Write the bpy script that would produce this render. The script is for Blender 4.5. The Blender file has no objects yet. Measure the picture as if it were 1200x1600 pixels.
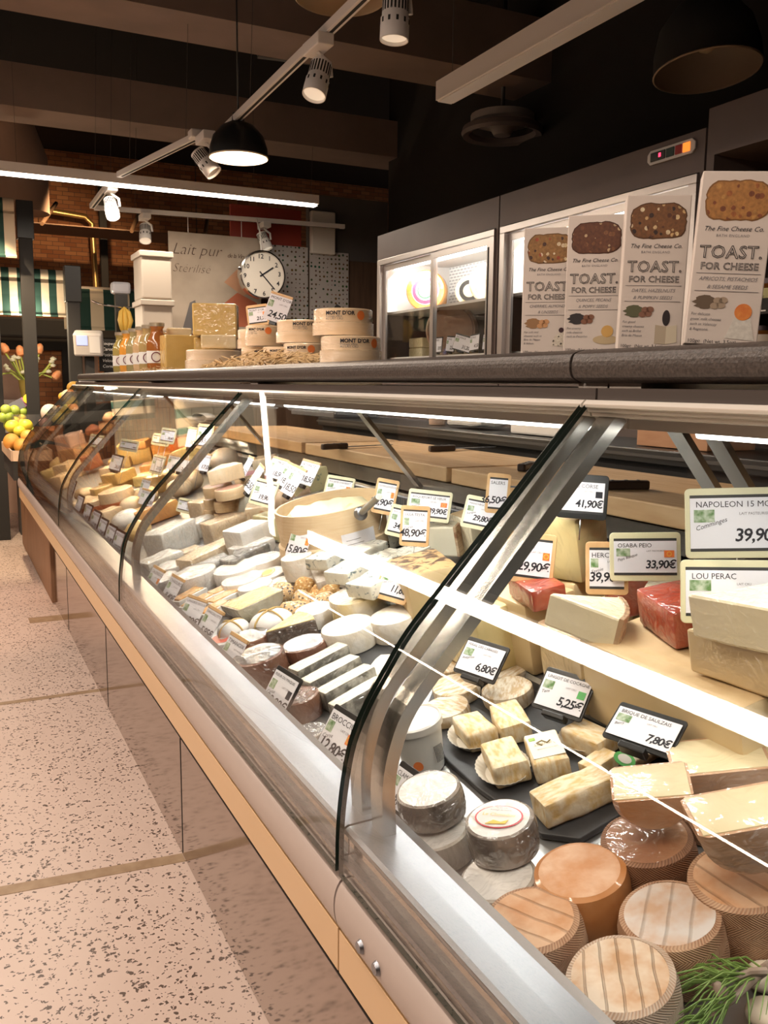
import bpy, bmesh, math, random
from mathutils import Vector, Matrix, noise as mnoise
random.seed(7)
SC = bpy.context.scene
COL = SC.collection
# ---------------------------------------------------------------- camera
CAM = Vector((0, 0, 1.30)); FPX = 1389.6
YAW, PIT, ROL = 0.459, 0.14236, 0.00912
FW = Vector((math.sin(YAW)*math.cos(PIT), math.cos(YAW)*math.cos(PIT), -math.sin(PIT)))
_r = Vector((math.cos(YAW), -math.sin(YAW), 0)); _u = _r.cross(FW)
RT = _r*math.cos(ROL)+_u*math.sin(ROL); UP = _u*math.cos(ROL)-_r*math.sin(ROL)
cd = bpy.data.cameras.new('camera'); cam = bpy.data.objects.new('camera', cd); COL.objects.link(cam)
cd.sensor_fit = 'VERTICAL'; cd.sensor_height = 36.0; cd.lens = 36.0*FPX/1600; cd.clip_start = 0.02
cam.matrix_world = Matrix(((RT.x, UP.x, -FW.x, CAM.x), (RT.y, UP.y, -FW.y, CAM.y), (RT.z, UP.z, -FW.z, CAM.z), (0, 0, 0, 1)))
SC.camera = cam
# ---------------------------------------------------------------- world, exposure
w = bpy.data.worlds.new('world'); SC.world = w; w.use_nodes = True
w.node_tree.nodes['Background'].inputs[0].default_value = (1.0, .80, .66, 1)
w.node_tree.nodes['Background'].inputs[1].default_value = 0.10
SC.view_settings.view_transform = 'Standard'; SC.view_settings.look = 'None'
SC.view_settings.gamma = 1.0; SC.view_settings.use_curve_mapping = False
SC.view_settings.exposure = 0.0
SC.cycles.max_bounces = 8; SC.cycles.diffuse_bounces = 3; SC.cycles.glossy_bounces = 4
SC.cycles.transparent_max_bounces = 16; SC.cycles.transmission_bounces = 6
SC.cycles.caustics_reflective = False; SC.cycles.caustics_refractive = False
SC.cycles.sample_clamp_indirect = 4.0

WARM = (1.0, .78, .58); NEUT = (1.0, .93, .84); COOL = (1.0, .97, .93)
def lamp_area(name, loc, size, energy, col, direction=(0, 0, -1), ydir=(0, 1, 0), spread=180):
    l = bpy.data.lights.new(name, 'AREA'); l.shape = 'RECTANGLE'; l.size, l.size_y = size
    l.energy = energy; l.color = col; l.spread = math.radians(spread)
    o = bpy.data.objects.new(name, l); COL.objects.link(o)
    z = -Vector(direction).normalized(); y = Vector(ydir).normalized(); x = y.cross(z).normalized(); y = z.cross(x)
    o.matrix_world = Matrix(((x.x, y.x, z.x, loc[0]), (x.y, y.y, z.y, loc[1]), (x.z, y.z, z.z, loc[2]), (0, 0, 0, 1)))
    return o
def lamp_spot(name, loc, target, energy, col, ang=50, blend=.6, rad=.03):
    l = bpy.data.lights.new(name, 'SPOT'); l.energy = energy; l.color = col
    l.spot_size = math.radians(ang); l.spot_blend = blend; l.shadow_soft_size = rad
    o = bpy.data.objects.new(name, l); COL.objects.link(o); o.location = loc
    o.rotation_euler = (Vector(target)-Vector(loc)).to_track_quat('-Z', 'Y').to_euler()
    return o
def lamp_point(name, loc, energy, col, rad=.05):
    l = bpy.data.lights.new(name, 'POINT'); l.energy = energy; l.color = col; l.shadow_soft_size = rad
    o = bpy.data.objects.new(name, l); COL.objects.link(o); o.location = loc; return o
# tubes under the top shelf of the counter (along y), the aisle LED line, the LED line across, ceiling lamps
CASE = [(-.55, .78), (.98, 2.2), (2.3, 3.52), (3.66, 5.0), (5.08, 5.6)]
for i, (a, b) in enumerate(CASE):
    lamp_area('case_light', (.80, (a+b)/2, 1.243), (.022, b-a), (4.7, 10.5, 12.5, 30, 32)[i]*(b-a), (1, .97, .91) if i < 3 else (1, .72, .42), (.1, 0, -1))
lamp_area('aisle_light', (-.262, 2.0, 2.452), (.07, 5.9), 78, (1, .83, .70))
lamp_area('cross_light', (.95, 5.65, 2.452), (2.6, .05), 40, (1, .86, .70))
lamp_area('second_aisle_light', (-1.9, 3.5, 2.652), (.07, 8), 100, (1, .74, .55))  # unseen lamp added as warm overall fill
lamp_area('fridge_light', (2.56, 4.4, 1.985), (.03, 1.25), 10, (1, .97, .92), (.75, 0, -1))
lamp_area('fridge_light', (2.56, 3.08, 1.985), (.03, 1.2), 10, (1, .97, .92), (.75, 0, -1))
lamp_spot('track_beam', (1.15, 3.0, 2.33), (.3, 2.4, 0.2), 60, WARM, 60)
lamp_spot('track_beam', (1.19, 4.05, 2.2), (1.6, 2.6, 1.2), 60, WARM, 60)
lamp_spot('track_beam', (1.0, 5.72, 2.25), (1.1, 4.3, 1.2), 90, WARM, 70)
lamp_spot('track_beam', (1.39, 6.36, 2.23), (1.3, 5.4, 1.2), 60, WARM, 70)
lamp_spot('track_beam', (1.32, 4.2, 2.2), (1.5, 5.7, 1.0), 60, WARM, 50)  # extra beam added to brighten the tiled wall
lamp_spot('stall_beam', (.1, 6.4, 2.6), (.45, 7.2, .9), 260, (1, .76, .48), 70)
lamp_spot('stall_beam', (-.6, 5.6, 2.7), (-.2, 5.4, 0), 120, (1, .62, .40), 45)
lamp_spot('brick_beam', (1.3, 8.2, 2.9), (.9, 10, 1.9), 90, (1, .66, .36), 100)
lamp_point('stall_bulb', (.62, 7.55, 1.80), 22, (1, .80, .55), .04)
lamp_point('pendant_bulb', (1.29, 4.16, 2.375), 12, WARM, .05)

# ---------------------------------------------------------------- pixel helpers (photo pixels on real planes)
def ray(px, py): return RT*((px-600)/FPX)-UP*((py-800)/FPX)+FW
def on(px, py, ax, v):
    d = ray(px, py); t = (v-CAM[ax])/d[ax]; return CAM+d*t
DECK = {'F': (.44, .690, .26), 'R': (.85, .826, .20), 'B': (1.3, 1.057, 0.0), 'S': (.85, 1.345, 0.0)}
def deck_at(px, py, pl, h=0.0):
    x0, z0, s = DECK[pl]; d = ray(px, py)
    # z = z0 + s*(x-x0) + h
    t = (z0-s*x0+h+s*CAM.x-CAM.z)/(d.z-s*d.x); return CAM+d*t
def scale_at(P): return (P-CAM).dot(FW)/FPX      # metres per photo pixel at P

# ---------------------------------------------------------------- materials
MATS = {}
def _new(name):
    m = bpy.data.materials.new(name); m.use_nodes = True; MATS[name] = m
    return m, m.node_tree.nodes, m.node_tree.links, m.node_tree.nodes['Principled BSDF']
def c4(c): return (c[0], c[1], c[2], 1)
def M(name, c1, c2=None, scale=25, detail=4, rough=.6, metal=0, bump=0, bscale=None, coat=0, crough=.08, cbump=0, cscale=28, lo=.35, hi=.65, stretch=(1, 1, 1), sss=0, spec=.5):
    if name in MATS: return MATS[name]
    m, N, L, b = _new(name)
    b.inputs['Roughness'].default_value = rough; b.inputs['Metallic'].default_value = metal
    b.inputs['Specular IOR Level'].default_value = spec
    b.inputs['Base Color'].default_value = c4(c1)
    tc = N.new('ShaderNodeTexCoord'); mp = N.new('ShaderNodeMapping'); mp.inputs['Scale'].default_value = stretch
    L.new(tc.outputs['Object'], mp.inputs[0])
    oi = N.new('ShaderNodeObjectInfo'); mu = N.new('ShaderNodeMath'); mu.operation = 'MULTIPLY'; mu.inputs[1].default_value = 37.0
    L.new(oi.outputs['Random'], mu.inputs[0])
    def nz(sc, det):
        n = N.new('ShaderNodeTexNoise'); n.noise_dimensions = '4D'; n.inputs['Scale'].default_value = sc; n.inputs['Detail'].default_value = det
        L.new(mp.outputs[0], n.inputs['Vector']); L.new(mu.outputs[0], n.inputs['W']); return n
    if c2:
        n = nz(scale, detail); r = N.new('ShaderNodeValToRGB')
        r.color_ramp.elements[0].position = lo; r.color_ramp.elements[1].position = hi
        r.color_ramp.elements[0].color = c4(c1); r.color_ramp.elements[1].color = c4(c2)
        L.new(n.outputs['Fac'], r.inputs[0]); L.new(r.outputs[0], b.inputs['Base Color'])
    if bump:
        n2 = nz(bscale or scale*2, 5); bp = N.new('ShaderNodeBump'); bp.inputs['Strength'].default_value = bump; bp.inputs['Distance'].default_value = .004
        L.new(n2.outputs['Fac'], bp.inputs['Height']); L.new(bp.outputs[0], b.inputs['Normal'])
    if coat:
        b.inputs['Coat Weight'].default_value = coat; b.inputs['Coat IOR'].default_value = 1.8 if cbump else 1.5; b.inputs['Coat Roughness'].default_value = crough
        if cbump:
            n3 = nz(cscale, 2.5); n3.inputs['Distortion'].default_value = 1.8
            bp = N.new('ShaderNodeBump'); bp.inputs['Strength'].default_value = cbump; bp.inputs['Distance'].default_value = .02
            L.new(n3.outputs['Fac'], bp.inputs['Height']); L.new(bp.outputs[0], b.inputs['Coat Normal'])
    if sss:
        b.inputs['Subsurface Weight'].default_value = sss; b.inputs['Subsurface Radius'].default_value = (.006, .004, .002)
    return m
def W(name, c1, c2=None, **k):            # same, under clear wrinkled film
    k.setdefault('coat', 1); k['cbump'] = min(1.0, k.get('cbump', .55)*1.5); k['cscale'] = k.get('cscale', 28)*1.2; k.setdefault('crough', .045); return M(name, c1, c2, **k)
def emit(name, col, s):
    m, N, L, b = _new(name); b.inputs['Base Color'].default_value = c4(col)
    b.inputs['Emission Color'].default_value = c4(col); b.inputs['Emission Strength'].default_value = s; return m

def m_glass(name, tint=(1, 1, 1), refl=1.0, rough=0.0, body=0.0, bodycol=(1, 1, 1), bump=0):
    m, N, L, b = _new(name); N.remove(b); out = N['Material Output']
    tr = N.new('ShaderNodeBsdfTransparent'); tr.inputs[0].default_value = c4(tint)
    gl = N.new('ShaderNodeBsdfGlossy'); gl.inputs['Roughness'].default_value = rough
    fr = N.new('ShaderNodeLayerWeight'); fr.inputs[0].default_value = .5
    pw = N.new('ShaderNodeMath'); pw.operation = 'POWER'; pw.inputs[1].default_value = 5.0; L.new(fr.outputs['Facing'], pw.inputs[0])
    mu = N.new('ShaderNodeMath'); mu.operation = 'MULTIPLY_ADD'; mu.inputs[1].default_value = .96*refl; mu.inputs[2].default_value = .04*refl
    mx = N.new('ShaderNodeMixShader'); L.new(pw.outputs[0], mu.inputs[0]); L.new(mu.outputs[0], mx.inputs[0])
    L.new(tr.outputs[0], mx.inputs[1]); L.new(gl.outputs[0], mx.inputs[2]); last = mx
    if body:
        df = N.new('ShaderNodeBsdfDiffuse'); df.inputs[0].default_value = c4(bodycol)
        m2 = N.new('ShaderNodeMixShader'); m2.inputs[0].default_value = body
        L.new(mx.outputs[0], m2.inputs[1]); L.new(df.outputs[0], m2.inputs[2]); last = m2
    if bump:
        tc = N.new('ShaderNodeTexCoord'); n = N.new('ShaderNodeTexNoise'); n.inputs['Scale'].default_value = 32; n.inputs['Distortion'].default_value = 4; n.inputs['Detail'].default_value = 3
        bp = N.new('ShaderNodeBump'); bp.inputs['Strength'].default_value = bump; bp.inputs['Distance'].default_value = .03
        L.new(tc.outputs['Object'], n.inputs['Vector']); L.new(n.outputs['Fac'], bp.inputs['Height'])
        L.new(bp.outputs[0], gl.inputs['Normal']); L.new(bp.outputs[0], fr.inputs['Normal'])
    L.new(last.outputs[0], out.inputs[0]); return m

def m_steel(name, col=(.62, .60, .57), rough=.28, stretch=(4, .6, 4), amt=.12):
    m, N, L, b = _new(name); b.inputs['Metallic'].default_value = 1; b.inputs['Base Color'].default_value = c4(col)
    tc = N.new('ShaderNodeTexCoord'); mp = N.new('ShaderNodeMapping'); mp.inputs['Scale'].default_value = stretch
    n = N.new('ShaderNodeTexNoise'); n.inputs['Scale'].default_value = 60; n.inputs['Detail'].default_value = 5
    mr = N.new('ShaderNodeMapRange'); mr.inputs[3].default_value = max(.02, rough-amt); mr.inputs[4].default_value = rough+amt
    L.new(tc.outputs['Object'], mp.inputs[0]); L.new(mp.outputs[0], n.inputs['Vector']); L.new(n.outputs['Fac'], mr.inputs[0]); L.new(mr.outputs[0], b.inputs['Roughness'])
    return m

def m_floor():
    m, N, L, b = _new('terrazzo'); tc = N.new('ShaderNodeTexCoord')
    n0 = N.new('ShaderNodeTexNoise'); n0.inputs['Scale'].default_value = 60
    mx = N.new('ShaderNodeMix'); mx.data_type = 'RGBA'; mx.blend_type = 'LINEAR_LIGHT'; mx.inputs[0].default_value = .016
    L.new(tc.outputs['Object'], mx.inputs[6]); L.new(tc.outputs['Object'], n0.inputs['Vector']); L.new(n0.outputs['Color'], mx.inputs[7])
    v = N.new('ShaderNodeTexVoronoi'); v.inputs['Scale'].default_value = 78; L.new(mx.outputs[2], v.inputs['Vector'])
    n1 = N.new('ShaderNodeTexNoise'); n1.inputs['Scale'].default_value = 40; L.new(tc.outputs['Object'], n1.inputs['Vector'])
    # chips: voronoi cells picked by their random colour
    sp = N.new('ShaderNodeSeparateColor'); L.new(v.outputs['Color'], sp.inputs[0])
    mr = N.new('ShaderNodeMapRange'); mr.inputs[1].default_value = 0; mr.inputs[2].default_value = 1; mr.inputs[3].default_value = .16; mr.inputs[4].default_value = .46
    L.new(sp.outputs[0], mr.inputs[0])
    lt = N.new('ShaderNodeMath'); lt.operation = 'LESS_THAN'; L.new(v.outputs['Distance'], lt.inputs[0]); L.new(mr.outputs[0], lt.inputs[1])
    g = N.new('ShaderNodeMath'); g.operation = 'GREATER_THAN'; g.inputs[1].default_value = .27; L.new(sp.outputs[1], g.inputs[0])
    an = N.new('ShaderNodeMath'); an.operation = 'MULTIPLY'; L.new(lt.outputs[0], an.inputs[0]); L.new(g.outputs[0], an.inputs[1])
    n2 = N.new('ShaderNodeTexNoise'); n2.inputs['Scale'].default_value = 1.3; n2.inputs['Detail'].default_value = 3; L.new(tc.outputs['Object'], n2.inputs['Vector'])
    r = N.new('ShaderNodeValToRGB'); r.color_ramp.elements[0].color = (.56, .43, .37, 1); r.color_ramp.elements[1].color = (.68, .55, .48, 1)
    L.new(n2.outputs['Fac'], r.inputs[0])
    m2 = N.new('ShaderNodeMix'); m2.data_type = 'RGBA'; L.new(an.outputs[0], m2.inputs[0]); L.new(r.outputs[0], m2.inputs[6]); m2.inputs[7].default_value = (.11, .075, .06, 1)
    L.new(m2.outputs[2], b.inputs['Base Color']); b.inputs['Roughness'].default_value = .36
    return m

def m_brick(name, c1, c2, mortar, scale=4.0, bw=.5, bh=.25, axis='XZ', rough=.8):
    m, N, L, b = _new(name); tc = N.new('ShaderNodeTexCoord'); sx = N.new('ShaderNodeSeparateXYZ'); cx = N.new('ShaderNodeCombineXYZ')
    L.new(tc.outputs['Object'], sx.inputs[0]); L.new(sx.outputs[axis[0]], cx.inputs[0]); L.new(sx.outputs[axis[1]], cx.inputs[1])
    k = N.new('ShaderNodeTexBrick'); k.inputs['Scale'].default_value = scale; k.inputs['Color1'].default_value = c4(c1); k.inputs['Color2'].default_value = c4(c2); k.inputs['Mortar'].default_value = c4(mortar)
    k.inputs['Brick Width'].default_value = bw; k.inputs['Row Height'].default_value = bh; k.inputs['Mortar Size'].default_value = .012
    L.new(cx.outputs[0], k.inputs['Vector']); L.new(k.outputs['Color'], b.inputs['Base Color']); b.inputs['Roughness'].default_value = rough
    bp = N.new('ShaderNodeBump'); bp.inputs['Strength'].default_value = .4; L.new(k.outputs['Fac'], bp.inputs['Height']); bp.invert = True; L.new(bp.outputs[0], b.inputs['Normal'])
    return m

def m_blue(name, paste, vein, scale=60, thr=.56, coat=0, cells=False):
    m, N, L, b = _new(name); tc = N.new('ShaderNodeTexCoord'); oi = N.new('ShaderNodeObjectInfo'); mu = N.new('ShaderNodeMath'); mu.operation = 'MULTIPLY'; mu.inputs[1].default_value = 50
    L.new(oi.outputs['Random'], mu.inputs[0])
    n = N.new('ShaderNodeTexNoise'); n.noise_dimensions = '4D'; n.inputs['Scale'].default_value = scale; n.inputs['Detail'].default_value = 4; n.inputs['Distortion'].default_value = 1.2
    L.new(tc.outputs['Object'], n.inputs['Vector']); L.new(mu.outputs[0], n.inputs['W'])
    r = N.new('ShaderNodeValToRGB'); e = r.color_ramp.elements; e[0].position = thr; e[0].color = c4(paste); e[1].position = thr+.1; e[1].color = c4(vein)
    L.new(n.outputs['Fac'], r.inputs[0]); L.new(r.outputs[0], b.inputs['Base Color']); b.inputs['Roughness'].default_value = .5
    if coat:
        b.inputs['Coat Weight'].default_value = 1; b.inputs['Coat Roughness'].default_value = .07
        n3 = N.new('ShaderNodeTexNoise'); n3.inputs['Scale'].default_value = 30; n3.inputs['Distortion'].default_value = 2; L.new(tc.outputs['Object'], n3.inputs['Vector'])
        bp = N.new('ShaderNodeBump'); bp.inputs['Strength'].default_value = .6; bp.inputs['Distance'].default_value = .012; L.new(n3.outputs['Fac'], bp.inputs['Height']); L.new(bp.outputs[0], b.inputs['Coat Normal'])
    return m

def m_wood(name, c1, c2, stretch=(1.5, 14, 14), scale=6, rough=.55, bump=.1):
    return M(name, c1, c2, scale=scale, detail=5, rough=rough, stretch=stretch, lo=.3, hi=.7, bump=bump, bscale=scale*2)

def m_basket(name, c1, c2):       # rind with a herringbone basket print, around the side
    m, N, L, b = _new(name); tc = N.new('ShaderNodeTexCoord'); sx = N.new('ShaderNodeSeparateXYZ'); L.new(tc.outputs['Object'], sx.inputs[0])
    at = N.new('ShaderNodeMath'); at.operation = 'ARCTAN2'; L.new(sx.outputs[1], at.inputs[0]); L.new(sx.outputs[0], at.inputs[1])
    def mth(op, a, v=None, b2=None):
        q = N.new('ShaderNodeMath'); q.operation = op; L.new(a, q.inputs[0])
        if b2 is not None: L.new(b2, q.inputs[1])
        elif v is not None: q.inputs[1].default_value = v
        return q.outputs[0]
    zz = mth('PINGPONG', mth('MULTIPLY', sx.outputs[2], 85), 1.0)
    s = mth('ADD', mth('MULTIPLY', at.outputs[0], 14), None, mth('MULTIPLY', zz, 4.5))
    st = mth('PINGPONG', s, .5)
    n = N.new('ShaderNodeTexNoise'); n.inputs['Scale'].default_value = 22; n.inputs['Detail'].default_value = 5; L.new(tc.outputs['Object'], n.inputs['Vector'])
    f = mth('ADD', mth('MULTIPLY', st, .55), None, mth('MULTIPLY', n.outputs['Fac'], .8))
    r = N.new('ShaderNodeValToRGB'); e = r.color_ramp.elements; e[0].position = .35; e[0].color = c4(c1); e[1].position = .8; e[1].color = c4(c2)
    L.new(f, r.inputs[0]); L.new(r.outputs[0], b.inputs['Base Color']); b.inputs['Roughness'].default_value = .6
    bp = N.new('ShaderNodeBump'); bp.inputs['Strength'].default_value = .5; bp.inputs['Distance'].default_value = .003; L.new(st, bp.inputs['Height']); L.new(bp.outputs[0], b.inputs['Normal'])
    return m

def m_lines(name, c1, c2, axis=1, freq=60, rough=.6, bump=.5, coat=0):     # pressed parallel lines + mottling
    m, N, L, b = _new(name); tc = N.new('ShaderNodeTexCoord'); wv = N.new('ShaderNodeTexWave'); wv.bands_direction = 'XYZ'[axis]
    wv.inputs['Scale'].default_value = freq; wv.inputs['Distortion'].default_value = 1.2; wv.inputs['Detail'].default_value = 2; L.new(tc.outputs['Object'], wv.inputs['Vector'])
    n = N.new('ShaderNodeTexNoise'); n.inputs['Scale'].default_value = 30; n.inputs['Detail'].default_value = 6; L.new(tc.outputs['Object'], n.inputs['Vector'])
    r = N.new('ShaderNodeValToRGB'); e = r.color_ramp.elements; e[0].position = .38; e[0].color = c4(c1); e[1].position = .62; e[1].color = c4(c2)
    L.new(n.outputs['Fac'], r.inputs[0])
    mx = N.new('ShaderNodeMix'); mx.data_type = 'RGBA'; mx.blend_type = 'MULTIPLY'; mx.inputs[0].default_value = .45
    rw = N.new('ShaderNodeValToRGB'); rw.color_ramp.elements[0].position = .0; rw.color_ramp.elements[0].color = (.35, .3, .25, 1); rw.color_ramp.elements[1].position = .07
    L.new(wv.outputs['Fac'], rw.inputs[0]); L.new(r.outputs[0], mx.inputs[6]); L.new(rw.outputs[0], mx.inputs[7]); L.new(mx.outputs[2], b.inputs['Base Color'])
    bp = N.new('ShaderNodeBump'); bp.inputs['Strength'].default_value = bump; bp.inputs['Distance'].default_value = .002; L.new(rw.outputs[0], bp.inputs['Height']); L.new(bp.outputs[0], b.inputs['Normal'])
    b.inputs['Roughness'].default_value = rough
    if coat: b.inputs['Coat Weight'].default_value = 1; b.inputs['Coat Roughness'].default_value = .1
    return m

def m_spots(name, base, cols, scale=70, amt=.5, rough=.6):      # inclusions (nuts, seeds)
    m, N, L, b = _new(name); tc = N.new('ShaderNodeTexCoord'); v = N.new('ShaderNodeTexVoronoi'); v.inputs['Scale'].default_value = scale
    L.new(tc.outputs['Object'], v.inputs['Vector']); sp = N.new('ShaderNodeSeparateColor'); L.new(v.outputs['Color'], sp.inputs[0])
    r = N.new('ShaderNodeValToRGB'); r.color_ramp.interpolation = 'CONSTANT'; e = r.color_ramp.elements
    e[0].position = 0; e[0].color = c4(base); e[1].position = 1-amt; e[1].color = c4(cols[0])
    for i, c in enumerate(cols[1:]):
        q = e.new(1-amt+amt*(i+1)/len(cols)); q.color = c4(c)
    L.new(sp.outputs[0], r.inputs[0])
    n = N.new('ShaderNodeTexNoise'); n.inputs['Scale'].default_value = scale*1.5; L.new(tc.outputs['Object'], n.inputs['Vector'])
    lt = N.new('ShaderNodeMath'); lt.operation = 'LESS_THAN'; lt.inputs[1].default_value = .45; L.new(v.outputs['Distance'], lt.inputs[0])
    mx = N.new('ShaderNodeMix'); mx.data_type = 'RGBA'; L.new(lt.outputs[0], mx.inputs[0]); mx.inputs[6].default_value = c4(base); L.new(r.outputs[0], mx.inputs[7])
    m3 = N.new('ShaderNodeMix'); m3.data_type = 'RGBA'; m3.blend_type = 'OVERLAY'; m3.inputs[0].default_value = .6; L.new(mx.outputs[2], m3.inputs[6]); L.new(n.outputs['Fac'], m3.inputs[7])
    L.new(m3.outputs[2], b.inputs['Base Color']); b.inputs['Roughness'].default_value = rough; return m
# ---------------------------------------------------------------- mesh helpers
def bm_obj(name, bm, mats, parent=None, smooth=False, loc=None, rot=None):
    me = bpy.data.meshes.new(name); bm.normal_update()
    if smooth or any(f.smooth for f in bm.faces):
        for e in bm.edges:
            if len(e.link_faces) == 2 and e.calc_face_angle(0) > .75: e.smooth = False
    bm.to_mesh(me); bm.free()
    for m in (mats if isinstance(mats, (list, tuple)) else [mats]): me.materials.append(m)
    if smooth:
        for p in me.polygons: p.use_smooth = True
    o = bpy.data.objects.new(name, me); COL.objects.link(o)
    if parent: o.parent = parent
    if loc is not None: o.location = loc
    if rot is not None: o.rotation_euler = rot
    return o
def tag(o, label, cat, group=None, kind=None):
    if label: o['label'] = label
    if cat: o['category'] = cat
    if group: o['group'] = group
    if kind: o['kind'] = kind
    return o
def thing(name, label, cat, loc=(0, 0, 0), rotz=0, group=None, mat=None):
    o = bpy.data.objects.new(name, None); COL.objects.link(o); o.empty_display_size = .02
    if mat is not None: o.matrix_world = mat
    else: o.location = loc; o.rotation_euler = (0, 0, rotz)
    return tag(o, label, cat, group)
def struct(name, bm, mats, **k):
    o = bm_obj(name, bm, mats, **k); o['kind'] = 'structure'; return o
def add_box(bm, x0, x1, y0, y1, z0, z1, mi=0, M4=None):
    v = [bm.verts.new(p) for p in ((x0, y0, z0), (x1, y0, z0), (x1, y1, z0), (x0, y1, z0), (x0, y0, z1), (x1, y0, z1), (x1, y1, z1), (x0, y1, z1))]
    if M4 is not None:
        for q in v: q.co = M4 @ q.co
    fs = []
    for f in ((3, 2, 1, 0), (4, 5, 6, 7), (0, 1, 5, 4), (1, 2, 6, 5), (2, 3, 7, 6), (3, 0, 4, 7)):
        a = bm.faces.new([v[i] for i in f]); a.material_index = mi; fs.append(a)
    return fs
def box(x0, x1, y0, y1, z0, z1, bev=0, seg=2):
    bm = bmesh.new(); add_box(bm, x0, x1, y0, y1, z0, z1)
    if bev: bmesh.ops.bevel(bm, geom=bm.edges[:], offset=bev, segments=seg, affect='EDGES', profile=.5)
    return bm
def prism(pts, h, bev=0, z0=0, seg=2):            # polygon in xy extruded along z
    bm = bmesh.new(); v = [bm.verts.new((p[0], p[1], z0)) for p in pts]; f = bm.faces.new(v)
    r = bmesh.ops.extrude_face_region(bm, geom=[f]); vs = [e for e in r['geom'] if isinstance(e, bmesh.types.BMVert)]
    bmesh.ops.translate(bm, vec=(0, 0, h), verts=vs); bmesh.ops.recalc_face_normals(bm, faces=bm.faces[:])
    if bev: bmesh.ops.bevel(bm, geom=bm.edges[:], offset=bev, segments=seg, affect='EDGES', profile=.5)
    return bm
def profile_y(pts, y0, y1, closed=True):          # (x,z) outline swept along y
    bm = bmesh.new(); a = [bm.verts.new((p[0], y0, p[1])) for p in pts]; b = [bm.verts.new((p[0], y1, p[1])) for p in pts]
    n = len(pts)
    for i in range(n if closed else n-1): bm.faces.new((a[i], a[(i+1) % n], b[(i+1) % n], b[i]))
    if closed:
        bm.faces.new(a[::-1]); bm.faces.new(b)
    bmesh.ops.recalc_face_normals(bm, faces=bm.faces[:]); return bm
def add_lathe(bm, prof, seg=40, mi=0, M4=None, cap=True, sx=1, sy=1):
    rings = []
    for r, z in prof:
        if r < 1e-6: rings.append([bm.verts.new((0, 0, z))])
        else: rings.append([bm.verts.new((r*sx*math.cos(2*math.pi*i/seg), r*sy*math.sin(2*math.pi*i/seg), z)) for i in range(seg)])
    fs = []
    for k in range(len(rings)-1):
        A, B = rings[k], rings[k+1]; mm = mi[k] if isinstance(mi, (list, tuple)) else mi
        for i in range(seg):
            j = (i+1) % seg
            if len(A) == 1 and len(B) == 1: continue
            if len(A) == 1: f = bm.faces.new((A[0], B[i], B[j])) if False else bm.faces.new((A[0], B[j], B[i]))
            elif len(B) == 1: f = bm.faces.new((A[i], A[j], B[0]))
            else: f = bm.faces.new((A[i], A[j], B[j], B[i]))
            f.material_index = mm; f.smooth = True; fs.append(f)
    if M4 is not None:
        for q in [v for R in rings for v in R]: q.co = M4 @ q.co
    return fs
def lathe(prof, seg=40, mi=0, **k):
    bm = bmesh.new(); add_lathe(bm, prof, seg, mi, **k); return bm
def add_tube(bm, pts, r, seg=8, mi=0, taper=None):
    pts = [Vector(p) for p in pts]; rings = []
    for i, p in enumerate(pts):
        t = (pts[min(i+1, len(pts)-1)]-pts[max(i-1, 0)]).normalized()
        a = t.orthogonal().normalized() if i == 0 else (rings_a-t*rings_a.dot(t)).normalized()
        rings_a = a; b = t.cross(a); rr = r*(taper[i] if taper else 1)
        rings.append([bm.verts.new(p+(a*math.cos(2*math.pi*k/seg)+b*math.sin(2*math.pi*k/seg))*rr) for k in range(seg)])
    for A, B in zip(rings, rings[1:]):
        for k in range(seg):
            f = bm.faces.new((A[k], A[(k+1) % seg], B[(k+1) % seg], B[k])); f.smooth = True; f.material_index = mi
    bm.faces.new(rings[0][::-1]).material_index = mi; bm.faces.new(rings[-1]).material_index = mi
def tube(pts, r, seg=8, **k):
    bm = bmesh.new(); add_tube(bm, pts, r, seg, **k); return bm
def rough_up(bm, amp, freq, seed=0, cuts=0):
    if cuts:
        bmesh.ops.subdivide_edges(bm, edges=[e for e in bm.edges if e.calc_length() > .012], cuts=cuts, use_grid_fill=True)
    bm.normal_update(); off = Vector((seed*3.1, seed*1.7, seed*.9))
    mv = [(v, mnoise.noise(v.co*freq+off)*amp) for v in bm.verts]
    for v, d in mv: v.co += v.normal*d
    return bm
_tx = {}
def text_mesh(s, size, shear=0, bold=0, outline=0, align='LEFT', space=1.0):
    k = (s, size, shear, bold, outline, align, space)
    if k in _tx: return _tx[k]
    cu = bpy.data.curves.new('txt', 'FONT'); cu.body = s; cu.size = size; cu.shear = shear; cu.align_x = align; cu.space_character = space
    cu.resolution_u = 2
    if outline: cu.fill_mode = 'NONE'; cu.bevel_depth = outline; cu.bevel_resolution = 0
    else: cu.offset = bold
    o = bpy.data.objects.new('txt', cu); COL.objects.link(o)
    dg = bpy.context.evaluated_depsgraph_get(); me = bpy.data.meshes.new_from_object(o.evaluated_get(dg)); me.name = 'lettering'
    bpy.data.objects.remove(o); bpy.data.curves.remove(cu)
    _tx[k] = me; return me
def put_text(name, s, size, mat, parent, loc, rot=(0, 0, 0), **k):
    me = text_mesh(s, size, **k).copy(); me.materials.clear(); me.materials.append(mat)
    o = bpy.data.objects.new(name, me); COL.objects.link(o); o.parent = parent; o.location = loc; o.rotation_euler = rot; return o
def basis(x, y, z, loc): return Matrix(((x.x, y.x, z.x, loc[0]), (x.y, y.y, z.y, loc[1]), (x.z, y.z, z.z, loc[2]), (0, 0, 0, 1)))

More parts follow.
